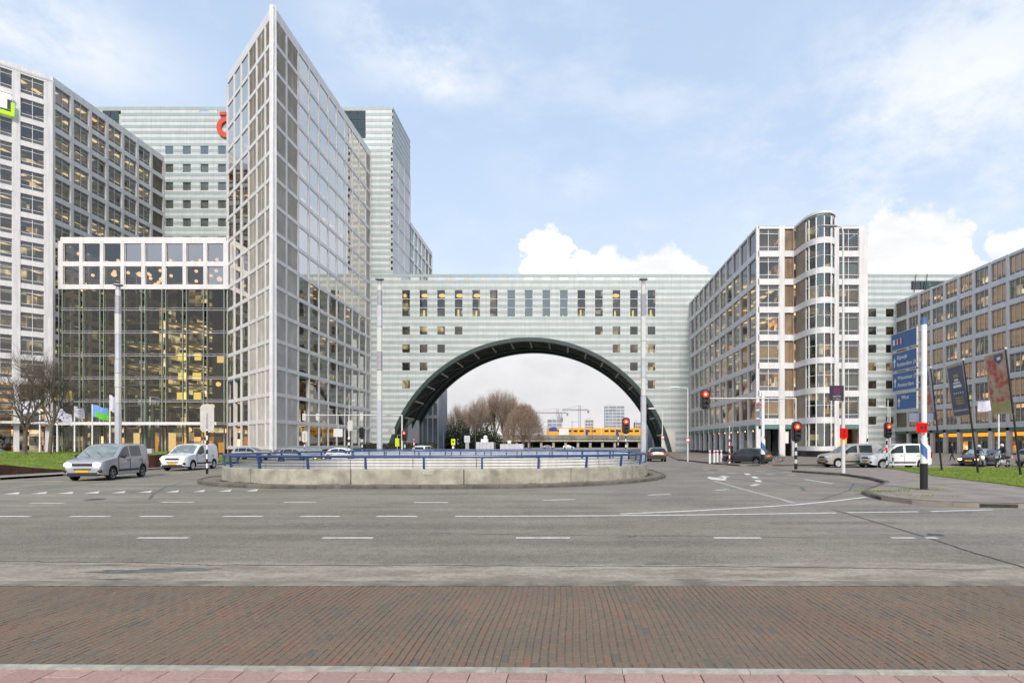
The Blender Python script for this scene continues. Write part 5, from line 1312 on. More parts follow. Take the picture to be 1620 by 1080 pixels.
# tall street lamp with the dark purple sign
YL = 32.9; lp = thing('street_lamp', 'tall street lamp carrying a dark purple sign and a red light box', 'street lamp', ((1334 - 895) / 910 * YL, YL, .12))
m = MB(); m.tube((0, 0, 0), (0, 0, 6), .11, .085, n=10); m.tube((0, 0, 6), (0, 0, 13.7), .085, .05, n=10); m.path([(0, 0, 13.7), (-.05, 0, 14.0), (-.2, 0, 14.12), (-.45, 0, 14.15)], .045, n=8); m.obj('pole', M['mast2'], lp, smooth=True)
m = MB(); m.sphere((-.72, 0, 14.12), .42, .14, .08, n=12, m=6); m.obj('lamp_head', M['mast3'], lp, smooth=True)
M['purple'] = pmat('dark_purple_panel', (.028, .018, .034), .35, var=.1); M['magenta'] = pmat('magenta_print', (.22, .01, .12), .5, var=0)
m = MB(); m.box(-.83, -.04, -.16, -.08, 4.15, 5.0); pn = m.obj('sign_board', M['purple'], lp)
m = MB(); ringseg(m, -.43, 4.68, .15, .19, 0, 360, -.168, -.16, 20); ringseg(m, -.43, 4.68, .06, .09, 0, 360, -.168, -.16, 16); m.obj('logo', M['magenta'], pn)
text('HOTEL', pn, M['mast'], (-.43, -.165, 4.38), .15, (R(90), 0, 0), align='CENTER'); text('P  250 m', pn, M['mast'], (-.43, -.165, 4.23), .11, (R(90), 0, 0), align='CENTER')
m = MB(); m.box(-.24, .17, -.2, -.1, 2.0, 2.58); m.obj('led_box', M['redbox'], lp)
m = MB(); m.box(-.1, .03, -.206, -.2, 2.3, 2.48); m.box(-.1, .03, -.206, -.2, 2.08, 2.26); m.obj('led_arrow', pmat('dark_red', (.15, 0, 0), .5, var=0), lp)
# thin lamp posts
def lamp(px, Y, h, arm, label, grp='thin street lamps', sign=None):
    t = thing('street_lamp', label, 'street lamp', ((px - 895) / 910 * Y, Y, 0), 0, grp)
    m = MB(); m.tube((0, 0, 0), (0, 0, h), .08, .05, n=8); m.tube((0, 0, h), (arm, 0, h + .1), .035, n=6); m.obj('pole', M['mast2'], t, smooth=True)
    m = MB(); m.sphere((arm * 1.3, 0, h + .1), abs(arm) * .4 + .1, .15, .1, n=10, m=5); m.obj('lamp_head', M['wpaint'], t, smooth=True)
    if sign: m = MB(); m.tube((0, -.1, sign), (0, -.06, sign), .24, n=16); m.obj('round_sign', M['sred'], t); m = MB(); m.tube((0, -.11, sign), (0, -.1, sign), .15, n=16); m.obj('round_sign', M['wpaint'], t)
lamp(1088, 59, 7.5, -1.0, 'thin street lamp with a round road sign at the pavement corner left of the arcade', sign=2.2)
lamp(1048, 70, 6.0, -1.0, 'thin street lamp with a round road sign at the right foot of the arch', sign=2.6)
lamp(702, 150, 8.2, 2.6, 'thin street lamp in front of the bare trees, left of two'); lamp(752, 160, 7.5, 2.4, 'thin street lamp in front of the bare trees, right of two')
lamp(552.5, 92, 8.6, .5, 'thin street lamp before the wedge tower facade'); lamp(1408, 70, 6.2, -.8, 'thin street lamp in front of the striped wall between the right buildings')
for i, (px, Y) in enumerate(((1123, 50.5), (1130, 51.5), (1135, 53), (1141, 52.5))):
    t = thing('bollard', ('leftmost', 'second', 'third', 'rightmost')[i] + ' white bollard of the four beside the dark hatchback', 'bollard', ((px - 895) / 910 * Y, Y, .1), 0, 'white bollards at the pavement corner')
    m = MB(); m.tube((0, 0, 0), (0, 0, 1.15), .09, n=8); m.obj('post', M['wpaint'], t, smooth=True); m = MB(); m.tube((0, 0, .9), (0, 0, 1.0), .094, n=8); m.obj('band', M['sred'], t)
# banners on leaning black poles
def banner(bot, top, arm, w, h, label, kind):
    t = thing('banner_pole', label, 'banner', (bot[0], bot[1], .15), 0, None)
    B_ = Vector((0, 0, 0)); T_ = Vector((top[0] - bot[0], top[1] - bot[1], top[2] - .15)); A_ = T_ + Vector(arm)
    m = MB(); m.tube(B_, T_, .06, .04, n=8); m.obj('pole', M['black'], t, smooth=True); m = MB(); m.tube(T_, A_, .02, n=6); m.sphere(T_ + Vector((0, 0, .08)), .07, n=8, m=5); m.obj('arm', M['mast2'], t)
    ux = (T_ - A_).normalized(); dn = (B_ - T_).normalized() * .95 + Vector((0, 0, -.15)); dn.normalize(); nrm = dn.cross(ux)
    def P(u, v, off=0):
        s_ = A_ + ux * (u * w) + dn * (v * h); s_ += nrm * (.10 * math.sin(v * 3.4 + u * 2) * v + off); s_ += ux * (.22 * math.sin(v * 2.2) * (1 - u) * w * .5 * 1); return s_
    def sheet(u0, u1, v0, v1, off, n=6, k=10):
        m = MB()
        for i in range(n):
            for j in range(k):
                a, c = u0 + (u1 - u0) * i / n, u0 + (u1 - u0) * (i + 1) / n; e, f = v0 + (v1 - v0) * j / k, v0 + (v1 - v0) * (j + 1) / k
                m.face([P(a, e, off), P(c, e, off), P(c, f, off), P(a, f, off)])
        return m
    if kind == 'navy':
        sheet(0, 1, 0, 1, 0).obj('banner', M['cream'], t, smooth=60); o = sheet(.06, .94, .06, .97, .006).obj('print', M['navy'], t, smooth=60)
        for i in range(9): m = MB(); u = .08 + i * .095; m.face([P(u, .09, .01), P(u + .07, .09, .01), P(u + .035, .02 + .03 * (i % 2), .01)]); m.obj('crown_tip', M['navy'], t)
        sheet(.36, .66, .20, .26, .012, 3, 2).obj('gold_crown', M['gold'], t); sheet(.40, .62, .29, .33, .012, 2, 2).obj('lettering', M['wpaint'], t); sheet(.32, .72, .35, .38, .012, 2, 2).obj('lettering', M['wpaint'], t); sheet(.30, .76, .40, .45, .012, 2, 2).obj('lettering', M['wpaint'], t)
        for i in range(5): sheet(.26 + i * .12, .31 + i * .12, .54, .565, .012, 1, 1).obj('star', M['wpaint'], t)
        for v in (.63, .68, .73): sheet(.30, .74, v, v + .03, .012, 2, 1).obj('lettering', M['gold'], t)
        sheet(.12, .9, .86, .89, .012, 3, 1).obj('lettering', M['lilac'], t)
    elif kind == 'red':
        sheet(0, 1, 0, 1, 0).obj('banner', M['cream'], t, smooth=60); sheet(.05, .95, .03, .8, .006).obj('print', M['redprint'], t, smooth=60); sheet(.02, .98, .80, .97, .006).obj('print', M['sand'], t, smooth=60)
        m = MB(); m.face([P(.45, .03, .012), P(.85, .03, .012), P(.87, .12, .012), P(.65, .2, .012), P(.43, .12, .012)]); m.obj('shield', M['navy'], t); sheet(.58, .74, .08, .13, .016, 2, 2).obj('lettering', M['wpaint'], t)
    else:
        sheet(0, 1, 0, 1, 0).obj('banner', M['lilac'], t, smooth=60); sheet(.1, .9, .05, .3, .006).obj('print', M['navy'], t); sheet(.1, .9, .35, .8, .006).obj('print', M['redprint'], t); sheet(.05, .95, .82, .98, .006).obj('print', M['navy'], t)
M['navy'] = pmat('navy_print', (.13, .13, .20), .7, var=.1); M['cream'] = pmat('cream_cloth', (.50, .44, .34), .8, var=.1); M['lilac'] = pmat('pale_lilac_cloth', (.48, .46, .56), .8, var=.15, sc_=2); M['sand'] = pmat('sand_cloth', (.46, .40, .20), .8, var=.1)
def redprint():
    m = bpy.data.materials.new('red_floral_print'); m.use_nodes = True; k = NT(m.node_tree); out = k.node('ShaderNodeOutputMaterial'); b = k.node('ShaderNodeBsdfPrincipled'); k.l.new(b.outputs[0], out.inputs[0])
    pos = k.node('ShaderNodeNewGeometry').outputs['Position']; c = k.ramp(k.noise(pos, 1.5, 6, .65), [(.40, (.55, .46, .34)), (.50, (.52, .33, .25)), (.58, (.52, .14, .12)), (.68, (.45, .08, .09))]); k.l.new(c, b.inputs['Base Color']); b.inputs['Roughness'].default_value = .8; return m
M['redprint'] = redprint()
banner((23.8, 36.4), (23.1, 36.4, 6.55), (.25, 2.2, -.05), 2.1, 3.3, 'pale lilac banner half hidden behind the blue signpost', 'lilac')
banner((23.8, 33.2), (22.95, 33.2, 6.6), (.3, 2.0, -.05), 2.0, 3.2, 'dark navy banner with gold print on a leaning black pole', 'navy')
banner((24.2, 30.6), (23.4, 30.6, 6.8), (.25, 1.95, -.05), 2.0, 3.35, 'red and cream banner with a dark shield on a leaning black pole', 'red')
# flags on white poles
def flag(px, Y, zb, ztop, label, kind, dirx=1, fw=1.9, fh=1.2, wave=.5, droop=.3):
    x = (px - 895) / 910 * Y; t = thing('flagpole', label, 'flag', (x, Y, zb), 0, None)
    m = MB(); m.tube((0, 0, 0), (0, 0, ztop - zb), .08, .05, n=8); m.obj('pole', M['wpaint'], t, smooth=True)
    def P(u, v, off=0): return Vector((dirx * fw * u * .95, .22 * math.sin(u * 7 + v) * u * wave * 2 - off, ztop - zb - .1 - v * fh - droop * u * fw * .6 + .08 * math.sin(u * 6)))
    def sheet(f, mt, off=0, n=10, k=6, nm='flag'):
        m = MB()
        for i in range(n):
            for j in range(k):
                u0, u1, v0, v1 = i / n, (i + 1) / n, j / k, (j + 1) / k
                if f((u0 + u1) / 2, (v0 + v1) / 2): m.face([P(u0, v0, off), P(u1, v0, off), P(u1, v1, off), P(u0, v1, off)])
        m.obj(nm, M[mt], t, smooth=60)
    if kind == 'bg':
        sheet(lambda u, v: v < .35 + .2 * math.sin(u * 3) or u < .2, 'flagblue', nm='blue_field'); sheet(lambda u, v: not (v < .35 + .2 * math.sin(u * 3) or u < .2), 'flaggreen', nm='green_field')
    else:
        sheet(lambda u, v: True, 'flagwhite'); sheet(lambda u, v: kind == 'crest' and (u - .42) ** 2 + (v - .5) ** 2 < .035 and (int(u * 10) + int(v * 6)) % 2 == 0, 'navy', .02, nm='crest')
M['flagwhite'] = pmat('white_flag_cloth', (.62, .61, .72), .8, var=.1, sc_=2); M['flagblue'] = pmat('light_blue_cloth', (.16, .32, .66), .8, var=.1); M['flaggreen'] = pmat('green_cloth', (.12, .50, .05), .8, var=.1)
flag(63, 62, .2, 6.6, 'white crested flag nearest the two bare trees', 'crest', -1, 2.6, 1.3, .6, .1)
flag(90.5, 62, .2, 5.9, 'drooping white flag with a dark crest left of the blue and green flag', 'crest', 1, 1.5, 1.2, .5, .9)
flag(118, 62, .2, 5.9, 'small dark crested flag curled on its pole next to the blue and green flag', 'crest', 1, .8, 1.1, .9, .2)
flag(146, 62, .2, 6.1, 'blue and green flag flying on a white pole', 'bg', 1, 1.7, 1.3, .5, .3)
flag(174, 62, .2, 7.1, 'narrow pale flag hanging beside the segmented column', 'plain', 1, .6, 1.7, .5, .2)
flag(1580, 56, .1, 6.2, 'white flag on a white pole behind the red and cream banner', 'plain', -1, 2.0, 1.0, .5, .1)
# rusty steel retaining walls
def rusty(pts, label):
    t = thing('retaining_wall', label, 'wall', (pts[0][0], pts[0][1], 0))
    for a, c in zip(pts, pts[1:]):
        m = MB(); dx, dy = c[0] - a[0], c[1] - a[1]; L_ = math.hypot(dx, dy); nx_, ny_ = -dy / L_ * .06, dx / L_ * .06; o = pts[0]
        q = [(a[0] - o[0] + dx / L_ * .008, a[1] - o[1] + dy / L_ * .008), (c[0] - o[0] - dx / L_ * .008, c[1] - o[1] - dy / L_ * .008)]
        v = [(*q[0], .1), (*q[1], .1), (*q[1], c[2]), (*q[0], a[2])]; w = [(x + nx_, y + ny_, z) for x, y, z in v]
        m.v = v + w; m.f = [(0, 1, 2, 3), (7, 6, 5, 4), (3, 2, 6, 7), (0, 3, 7, 4), (1, 5, 6, 2)]; m.mi = [0] * 5; m.obj('steel_plate', M['corten'], t)
rusty([(-30.6, 21, .82), (-30.5, 24, .80), (-30.45, 27.5, .76), (-30.4, 31, .69), (-30.3, 32.7, .46), (-30.2, 34.6, .25), (-30.1, 36.2, .2)], 'low rusty steel retaining wall along the grass mound on the left')
rusty([(-31, 37.5, .95), (-29.9, 39.0, 1.0), (-29.3, 41, 1.02), (-29.4, 44, 1.15), (-30.2, 48, 1.2), (-31.5, 52, 1.25)], 'rusty steel wall between the silver van and the white van')
m = MB(); m.box(-39, -36, 50, 50.3, .3, 1.4); m.box(-39, -36.2, 50.3, 51.5, .3, 1.1); tag(m.obj('concrete_bench', M['mast']), 'pale block bench behind the rusty wall', 'bench')

# ------------------------------------------------------------------ trees
def grow(b, tw, p, d, r, L, lev, rg, up=.25, spread=.5, minr=.012, kids_=(2, 3), tw_from=.03, gravity=0):
    segs = 3 if lev > 0 else 2; q = p.copy()
    for i in range(segs):
        d = (d + Vector((rg.gauss(0, .10), rg.gauss(0, .10), up * .25 + rg.gauss(0, .06)))).normalized(); e = q + d * L / segs; r1 = r * (1 - .22 / segs * (1.2 if lev else 3))
        (b if r > tw_from else tw).tube(q, e, r, r1, n=6 if r > .12 else 4 if r > .04 else 3, caps=False); q = e; r = r1
        if lev > 0 and i < segs - 1 and rg.random() < .65: 
            a = d.orthogonal().normalized(); a.rotate(Matrix.Rotation(rg.uniform(0, 6.28), 3, d)); dd = (d * .6 + a * spread * 1.5 + Vector((0, 0, up * .4))).normalized(); grow(b, tw, q, dd, r * .55, L * .68, lev - 1, rg, up, spread, minr, kids_, tw_from)
    if lev <= 0: return
    for k in range(rg.choice(kids_)):
        a = d.orthogonal().normalized(); a.rotate(Matrix.Rotation(rg.uniform(0, 6.28), 3, d)); dd = (d + a * spread * rg.uniform(.6, 1.3) + Vector((0, 0, up * .5))).normalized()
        grow(b, tw, q, dd, r * rg.uniform(.62, .78), L * rg.uniform(.68, .86), lev - 1, rg, up, spread, minr, kids_, tw_from)
def tree(name, label, loc, seed, h, r, lev=5, up=.25, spread=.5, trunk=.3, group=None, tw='twig'):
    t = thing(name, label, 'tree', loc, 0, group); rg = random.Random(seed); b = MB(); w = MB()
    b.tube((0, 0, -.1), (0, 0, .35), r * 1.35, r * 1.02, n=8, caps=False)
    q = Vector((0, 0, .3)); d = Vector((rg.gauss(0, .03), rg.gauss(0, .03), 1)).normalized(); e = q + d * h * trunk
    b.tube(q, e, r, r * .85, n=8, caps=False)
    for k in range(4):
        a = Vector((math.cos(k * 1.7 + seed), math.sin(k * 1.7 + seed), 0)); dd = (d * 1.1 + a * spread).normalized()
        grow(b, w, e - d * rg.uniform(0, .5), dd, r * rg.uniform(.45, .62), h * .24, lev - 1, rg, up, spread)
    grow(b, w, e, d, r * .75, h * .24, lev - 1, rg, up, spread)
    b.obj('trunk', M['bark'], t, smooth=True); w.obj('twigs', M[tw], t); return t
t1 = tree('bare_tree', 'leafless street tree with crooked branches on the grass mound, left of two', (-44.2, 47, .8), 3, 8.2, .16, 6, .10, .55, .26, 'leafless trees on the mound', 'bark')
t2 = tree('bare_tree', 'leafless street tree with crooked branches on the grass mound, right of two', (-41.9, 46.7, .7), 8, 7.2, .14, 6, .14, .48, .32, 'leafless trees on the mound', 'bark')
pt = [tree('bare_poplar', 'tall bare tree in the wood behind the arch', (-30, 225, 0), s, 21, .42, 6, .42, .36, .16, 'tall bare trees behind the arch') for s in (31, 47)]
rt = random.Random(4); first = [True, True]
ORD = ['first', 'second', 'third', 'fourth', 'fifth', 'sixth', 'seventh', 'eighth', 'ninth', 'tenth', 'eleventh', 'twelfth', 'thirteenth', 'fourteenth', 'fifteenth', 'sixteenth']
TREES = ((668, 668, 215), (690, 645, 226), (707, 652, 235), (722, 640, 222), (737, 650, 240), (752, 634, 228), (768, 626, 236), (783, 619, 230), (797, 617, 226), (812, 624, 238), (826, 640, 230), (676, 655, 244), (743, 642, 246), (805, 634, 250), (838, 662, 226), (760, 640, 218))
for i, (px, py, Y) in enumerate(TREES):
    h = (702 - py) / 910 * Y + 1.8; k = i % 2; x = (px - 895) / 910 * Y
    xo = sorted(q[0] for q in TREES).index(px); lab = f'{ORD[xo]} tall bare tree from the left in the wood seen under the arch'
    if first[k]: o = pt[k]; first[k] = False; o.location = (x, Y, 0); o['label'] = lab
    else: o = dup(pt[k], (x, Y, 0), rt.uniform(0, 6), lab)
    o.scale = (h / 21,) * 3; o.rotation_euler = (0, 0, rt.uniform(0, 6))
# dense shrubs
def bush(label, loc, rx, ry, rz, n, seed, mat='bush', name='shrub', s=.3):
    t = thing(name, label, 'shrub', loc); rg = random.Random(seed); m = MB()
    for i in range(n):
        u = rg.gauss(0, 1), rg.gauss(0, 1), abs(rg.gauss(0, 1)); l = math.sqrt(sum(q * q for q in u)); f = rg.uniform(.55, 1.05) * (1 + .12 * math.sin(u[0] * 5 + u[2] * 4)); c = Vector((u[0] / l * rx * f, u[1] / l * ry * f, u[2] / l * rz * f))
        a = Vector((rg.uniform(-1, 1), rg.uniform(-1, 1), rg.uniform(-1, 1))).normalized() * s; e = a.orthogonal().normalized() * s * .7; m.face([c - a, c + e, c + a, c - e])
    m.obj('leaves', M[mat], t); m = MB()
    for k in range(5): m.tube((0, 0, 0), (rx * .5 * math.cos(k * 1.3), ry * .5 * math.sin(k * 1.3), rz * .7), .06, .02, n=4)
    m.obj('stems', M['bark'], t)
M['drybush'] = pmat('brown_thicket', (.10, .078, .055), .95, var=.4, sc_=.4, island=.35)
tk = tree('bare_thicket', 'dense brown round thicket right of the bare trees behind the arch', (-15, 205, 0), 77, 15, .30, 6, .12, .75, .10)
m = MB(); rg = random.Random(3)
for i in range(5200):
    a = rg.uniform(0, 6.28); el_ = rg.uniform(.05, 1.45); r_ = rg.uniform(.55, 1.0) ** .5; c = Vector((7.2 * r_ * math.cos(a) * math.cos(el_), 5 * r_ * math.sin(a) * math.cos(el_), 2 + 13.5 * r_ * math.sin(el_)))
    d_ = (c - Vector((0, 0, 1))).normalized() + Vector((rg.gauss(0, .3), rg.gauss(0, .3), rg.gauss(0, .3))); m.tube(c, c + d_.normalized() * rg.uniform(.8, 1.8), .035, .015, n=3, caps=False)
m.obj('outer_twigs', M['twig'], tk)
for i, (x, Y, rx, rz) in enumerate(((-44, 190, 7, 7), (-35, 188, 6, 8), (-27, 192, 6, 6.5), (-49, 186, 4, 5))): bush(('dark evergreen shrub mass beside the finned building', 'tallest dark evergreen shrub under the bare trees', 'dark evergreen shrub near the railway viaduct', 'small dark evergreen shrub at the arch foot')[i], (x, Y, 0), rx, 4, rz, 2600, 10 + i, s=.35)
t = thing('hedge', 'low clipped dark hedge beyond the railing under the arch', 'hedge', (-36, 120, 0)); m = MB(); rg = random.Random(9)
for i in range(7000): x, y, z = rg.uniform(-9, 9), rg.uniform(-1, 1), rg.uniform(0, 1.9 + .2 * math.sin(i)); c = Vector((x, y, z)); a = Vector((rg.uniform(-1, 1), rg.uniform(-1, 1), rg.uniform(-1, 1))).normalized() * .14; e = a.orthogonal().normalized() * .1; m.face([c - a, c + e, c + a, c - e])
m.obj('leaves', M['bush'], t); m = MB(); m.box(-8.8, 8.8, -.7, .7, 0, 1.7); m.obj('core', M['soil'], t)

# ------------------------------------------------------------------ far background
V = thing('railway_viaduct', 'long concrete railway viaduct behind the arch', 'viaduct', (0, 290, 0))
m = MB(); m.box(-46, 40, 0, 11, 3.0, 5.6); m.obj('deck', M['concrete'], V); m = MB(); m.box(-46, 40, -.5, -.1, 4.3, 6.3); m.obj('edge_beam', pmat('viaduct_concrete', (.27, .25, .21), .85, var=.25, sc_=.3, streak=.4), V)
for i in range(14): m = MB(); m.box(-44 + i * 6.2, -42.8 + i * 6.2, 1, 9, 0, 3.0); m.obj('pier', M['concrete'], V)
m = MB(); m.box(-46, 40, 9.5, 10, 0, 3.0); m.obj('abutment', M['soffit'], V)
TR = thing('train', 'yellow and blue commuter train crossing the viaduct', 'train', (0, 293, 6.0))
M['trainy'] = pmat('train_yellow', (.80, .36, .02), .4, var=.06); M['trainb'] = pmat('train_blue', (.02, .05, .25), .4); M['trainw'] = pmat('train_white', (.7, .68, .66), .4)
def X290(px, Y=293): return (px - 895) / 910 * Y
for (a, c) in ((865, 951), (952.5, 1040), (1041.5, 1130)):
    x0, x1 = X290(a), X290(c); m = MB(); m.box(x0, x1, 0, 2.8, .3, 3.6); m.box(x0 + .3, x1 - .3, .2, 2.6, 3.6, 3.95); cr = m.obj('carriage', M['trainy'], TR)
    n = int((x1 - x0) / 3.1)
    for i in range(n):
        q = x0 + 1.2 + i * 3.1; m = MB(); m.box(q, q + 2.1, -.04, 0, 1.9, 2.9); m.obj('window', M['carglass'], cr)
    for q in (x0 + 7.0, x1 - 8.0): m = MB(); m.box(q, q + 1.4, -.06, 0, .4, 3.2); m.obj('door', M['trainb'], cr)
    m = MB(); m.box(x0 + 2, x1 - 2, .2, 2.5, -.4, .3); m.obj('bogie', M['black'], cr)
m = MB(); x0 = X290(864); m.box(x0, x0 + 6.5, -.08, 2.9, .2, 2.2); m.obj('cab', M['trainy'], TR); m = MB(); m.box(x0 + 1.5, x0 + 5.5, -.1, 2.9, 2.2, 3.9); m.sphere((x0 + 3.8, 1.4, 3.9), 2.0, 1.4, .7, n=10, m=6); m.obj('cab_roof', M['trainb'], TR); m = MB(); m.box(x0 + 6.6, x0 + 11.5, -.12, 0, .4, 3.6); m.obj('graphic', M['trainw'], TR)
for i, px in enumerate((845, 868, 905, 938, 985)):
    Y = 288; t = thing('catenary_mast', ORD[i] + ' thin overhead line mast from the left beside the viaduct railway', 'mast', ((px - 895) / 910 * Y, Y, 0), 0, 'overhead line masts'); m = MB(); m.tube((0, 0, 5.6), (0, 0, 13.5), .16, n=5); m.tube((0, 0, 12.8), (-3 if i % 2 else 3, 2, 13.0), .08, n=4); m.obj('post', M['mast3'], t)
def highrise(name, label, px0, px1, py, Y, mat, fh, bw, depth=14):
    x0, x1 = (px0 - 895) / 910 * Y, (px1 - 895) / 910 * Y; h = 1.8 + (702 - py) / 910 * Y; t = thing(name, label, 'building', ((x0 + x1) / 2, Y, 0)); w = (x1 - x0) / 2
    m = MB(); m.box(-w, w, .3, depth, 0, h); m.obj('wall', M[mat], t); k = int((h - 4) / fh); nb = max(2, int(2 * w / bw))
    for r in range(k):
        m = MB(); m.box(-w, w, .0, .3, h - fh * r - .9, h - fh * r); m.obj('floor_band', M['pale'], t)
    for i in range(nb + 1):
        m = MB(); x = -w + 2 * w * i / nb; m.box(x - .2, x + .2, -.06, .3, 0, h); m.obj('pier', M['pale'], t)
    m = MB(); m.box(-w * .5, w * .4, 2, 8, h, h + 2); m.obj('roof_plant', M['mast'], t)
    return t
M['farglass'] = pmat('far_glass', (.22, .26, .30), .4, var=.3, sc_=.15); M['fargrey'] = pmat('far_grey_wall', (.20, .19, .20), .7, var=.2, sc_=.1)
highrise('residential_tower', 'pale high rise block on the horizon right of the cranes', 957, 988, 641, 620, 'farglass', 3.4, 4.2)
highrise('office_tower_far', 'grey building under construction behind the left of the train', 866, 888, 662, 520, 'farglass', 3.6, 3.5)
highrise('brick_tower', 'small dark block on the horizon between the cranes and the high rise', 926, 939, 663, 600, 'fargrey', 3.4, 2.2)
highrise('low_tower', 'small grey block beside the right leg of the arch', 1005, 1014, 667, 600, 'fargrey', 3.4, 2.5)
highrise('finned_building', 'pale building with tall white vertical fins seen under the left of the arch', 652, 692.5, 610, 175, 'farglass', 4.5, 1.5)
for i in range(2): pass
highrise('finned_block', 'pale finned building seen beside the right leg of the arch', 1024, 1060, 625, 180, 'farglass', 4.5, 1.6)
def crane(px, py, Y, jib, label):
    x = (px - 895) / 910 * Y; h = 1.8 + (702 - py) / 910 * Y; t = thing('tower_crane', label, 'crane', (x, Y, 0)); m = MB(); s = .9
    for dx, dy in ((-s, -s), (s, -s), (s, s), (-s, s)): m.tube((dx, dy, 0), (dx, dy, h), .25, n=4)
    for i in range(int(h / 3)): m.tube((-s, -s, i * 3), (s, -s, i * 3 + 3), .15, n=3)
    m.obj('mast', M['mast3'], t); m = MB(); m.tube((jib[0], 0, h - 5), (jib[1], 0, h - 5), .45, n=4); m.tube((jib[0], 0, h - 3.6), (jib[1] * .8, 0, h - 4.2), .2, n=3); m.tube((jib[0], 0, h - 4.5), (0, 0, h), .15, n=3); m.tube((jib[1] * .8, 0, h - 4.5), (0, 0, h), .15, n=3); m.obj('jib', M['mast3'], t)
    m = MB(); m.box(jib[1] - 2, jib[1], -1, 1, h - 8, h - 5); m.obj('counterweight', M['fargrey'], t)
crane(917, 641, 600, (-18, 10), 'tower crane with its counterweight to the right, behind the train'); crane(882, 646, 640, (-36, 12), 'paler tower crane above the building site left of the other crane'); crane(887, 652, 480, (-3, 2), 'short crane mast at the building under construction')
t = thing('bus_stop_sign', 'bright yellow bus stop sign in front of the dark hedge', 'sign', ((717 - 895) / 910 * 80, 80, 0)); m = MB(); m.tube((0, 0, 0), (0, 0, 1.8), .04, n=6); m.obj('pole', M['mast'], t)
M['yell'] = pmat('yellow_sign', (.62, .72, .01), .5, var=0); m = MB(); m.box(-.27, .27, -.05, 0, 1.65, 2.5); m.obj('panel', M['yell'], t); m = MB(); m.box(-.1, .1, -.06, -.05, 1.95, 2.25); m.obj('symbol', M['black'], t); m = MB(); m.box(-.14, .14, -.06, -.0, 1.2, 1.5); m.obj('small_plate', M['wpaint'], t)
t = thing('bus_stop_sign', 'second yellow sign hanging at the left foot of the arch', 'sign', ((628.5 - 895) / 910 * 70, 70, 0)); m = MB(); m.tube((0, 0, 0), (0, 0, 2.8), .04, n=6); m.obj('pole', M['mast'], t); m = MB(); m.box(-.25, .25, -.05, 0, 1.5, 2.5); m.obj('panel', M['yell'], t)
t = thing('info_board', 'grey rectangular road board on a post before the bare trees', 'sign', ((739 - 895) / 910 * 110, 110, 0)); m = MB(); m.box(-.55, .55, -.05, .05, 2.1, 3.4); m.obj('board', M['mast'], t); m = MB(); m.box(-.35, .35, 0, .1, 0, 2.1); m.obj('post', M['mast3'], t)
for i, (px0, px1, py, lab) in enumerate(((753, 781, 699, 'grey panelled kiosk with a small white tank on top'), (791, 828, 702, 'lower grey panelled kiosk right of the tank kiosk'))):
    Y = 110; x0, x1 = (px0 - 895) / 910 * Y, (px1 - 895) / 910 * Y; t = thing('kiosk', lab, 'kiosk', (x0, Y, 0)); h = 1.8 + (702 - py) / 910 * Y; n = 5; w = (x1 - x0) / n
    for k in range(n): m = MB(); m.box(k * w + .02, (k + 1) * w - .02, 0, .2, .1, h); m.obj('panel', M['mast'], t)
    m = MB(); m.box(0, x1 - x0, .2, 3, 0, h - .05); m.obj('body', M['mast3'], t); m = MB(); (m.box(.9, 2.2, .3, 1.5, h, h + .6) if i == 0 else None); m.sphere((1.7, .8, h + (.9 if i == 0 else .3)), .42, n=10, m=6); m.obj('tank', M['wpaint'], t)
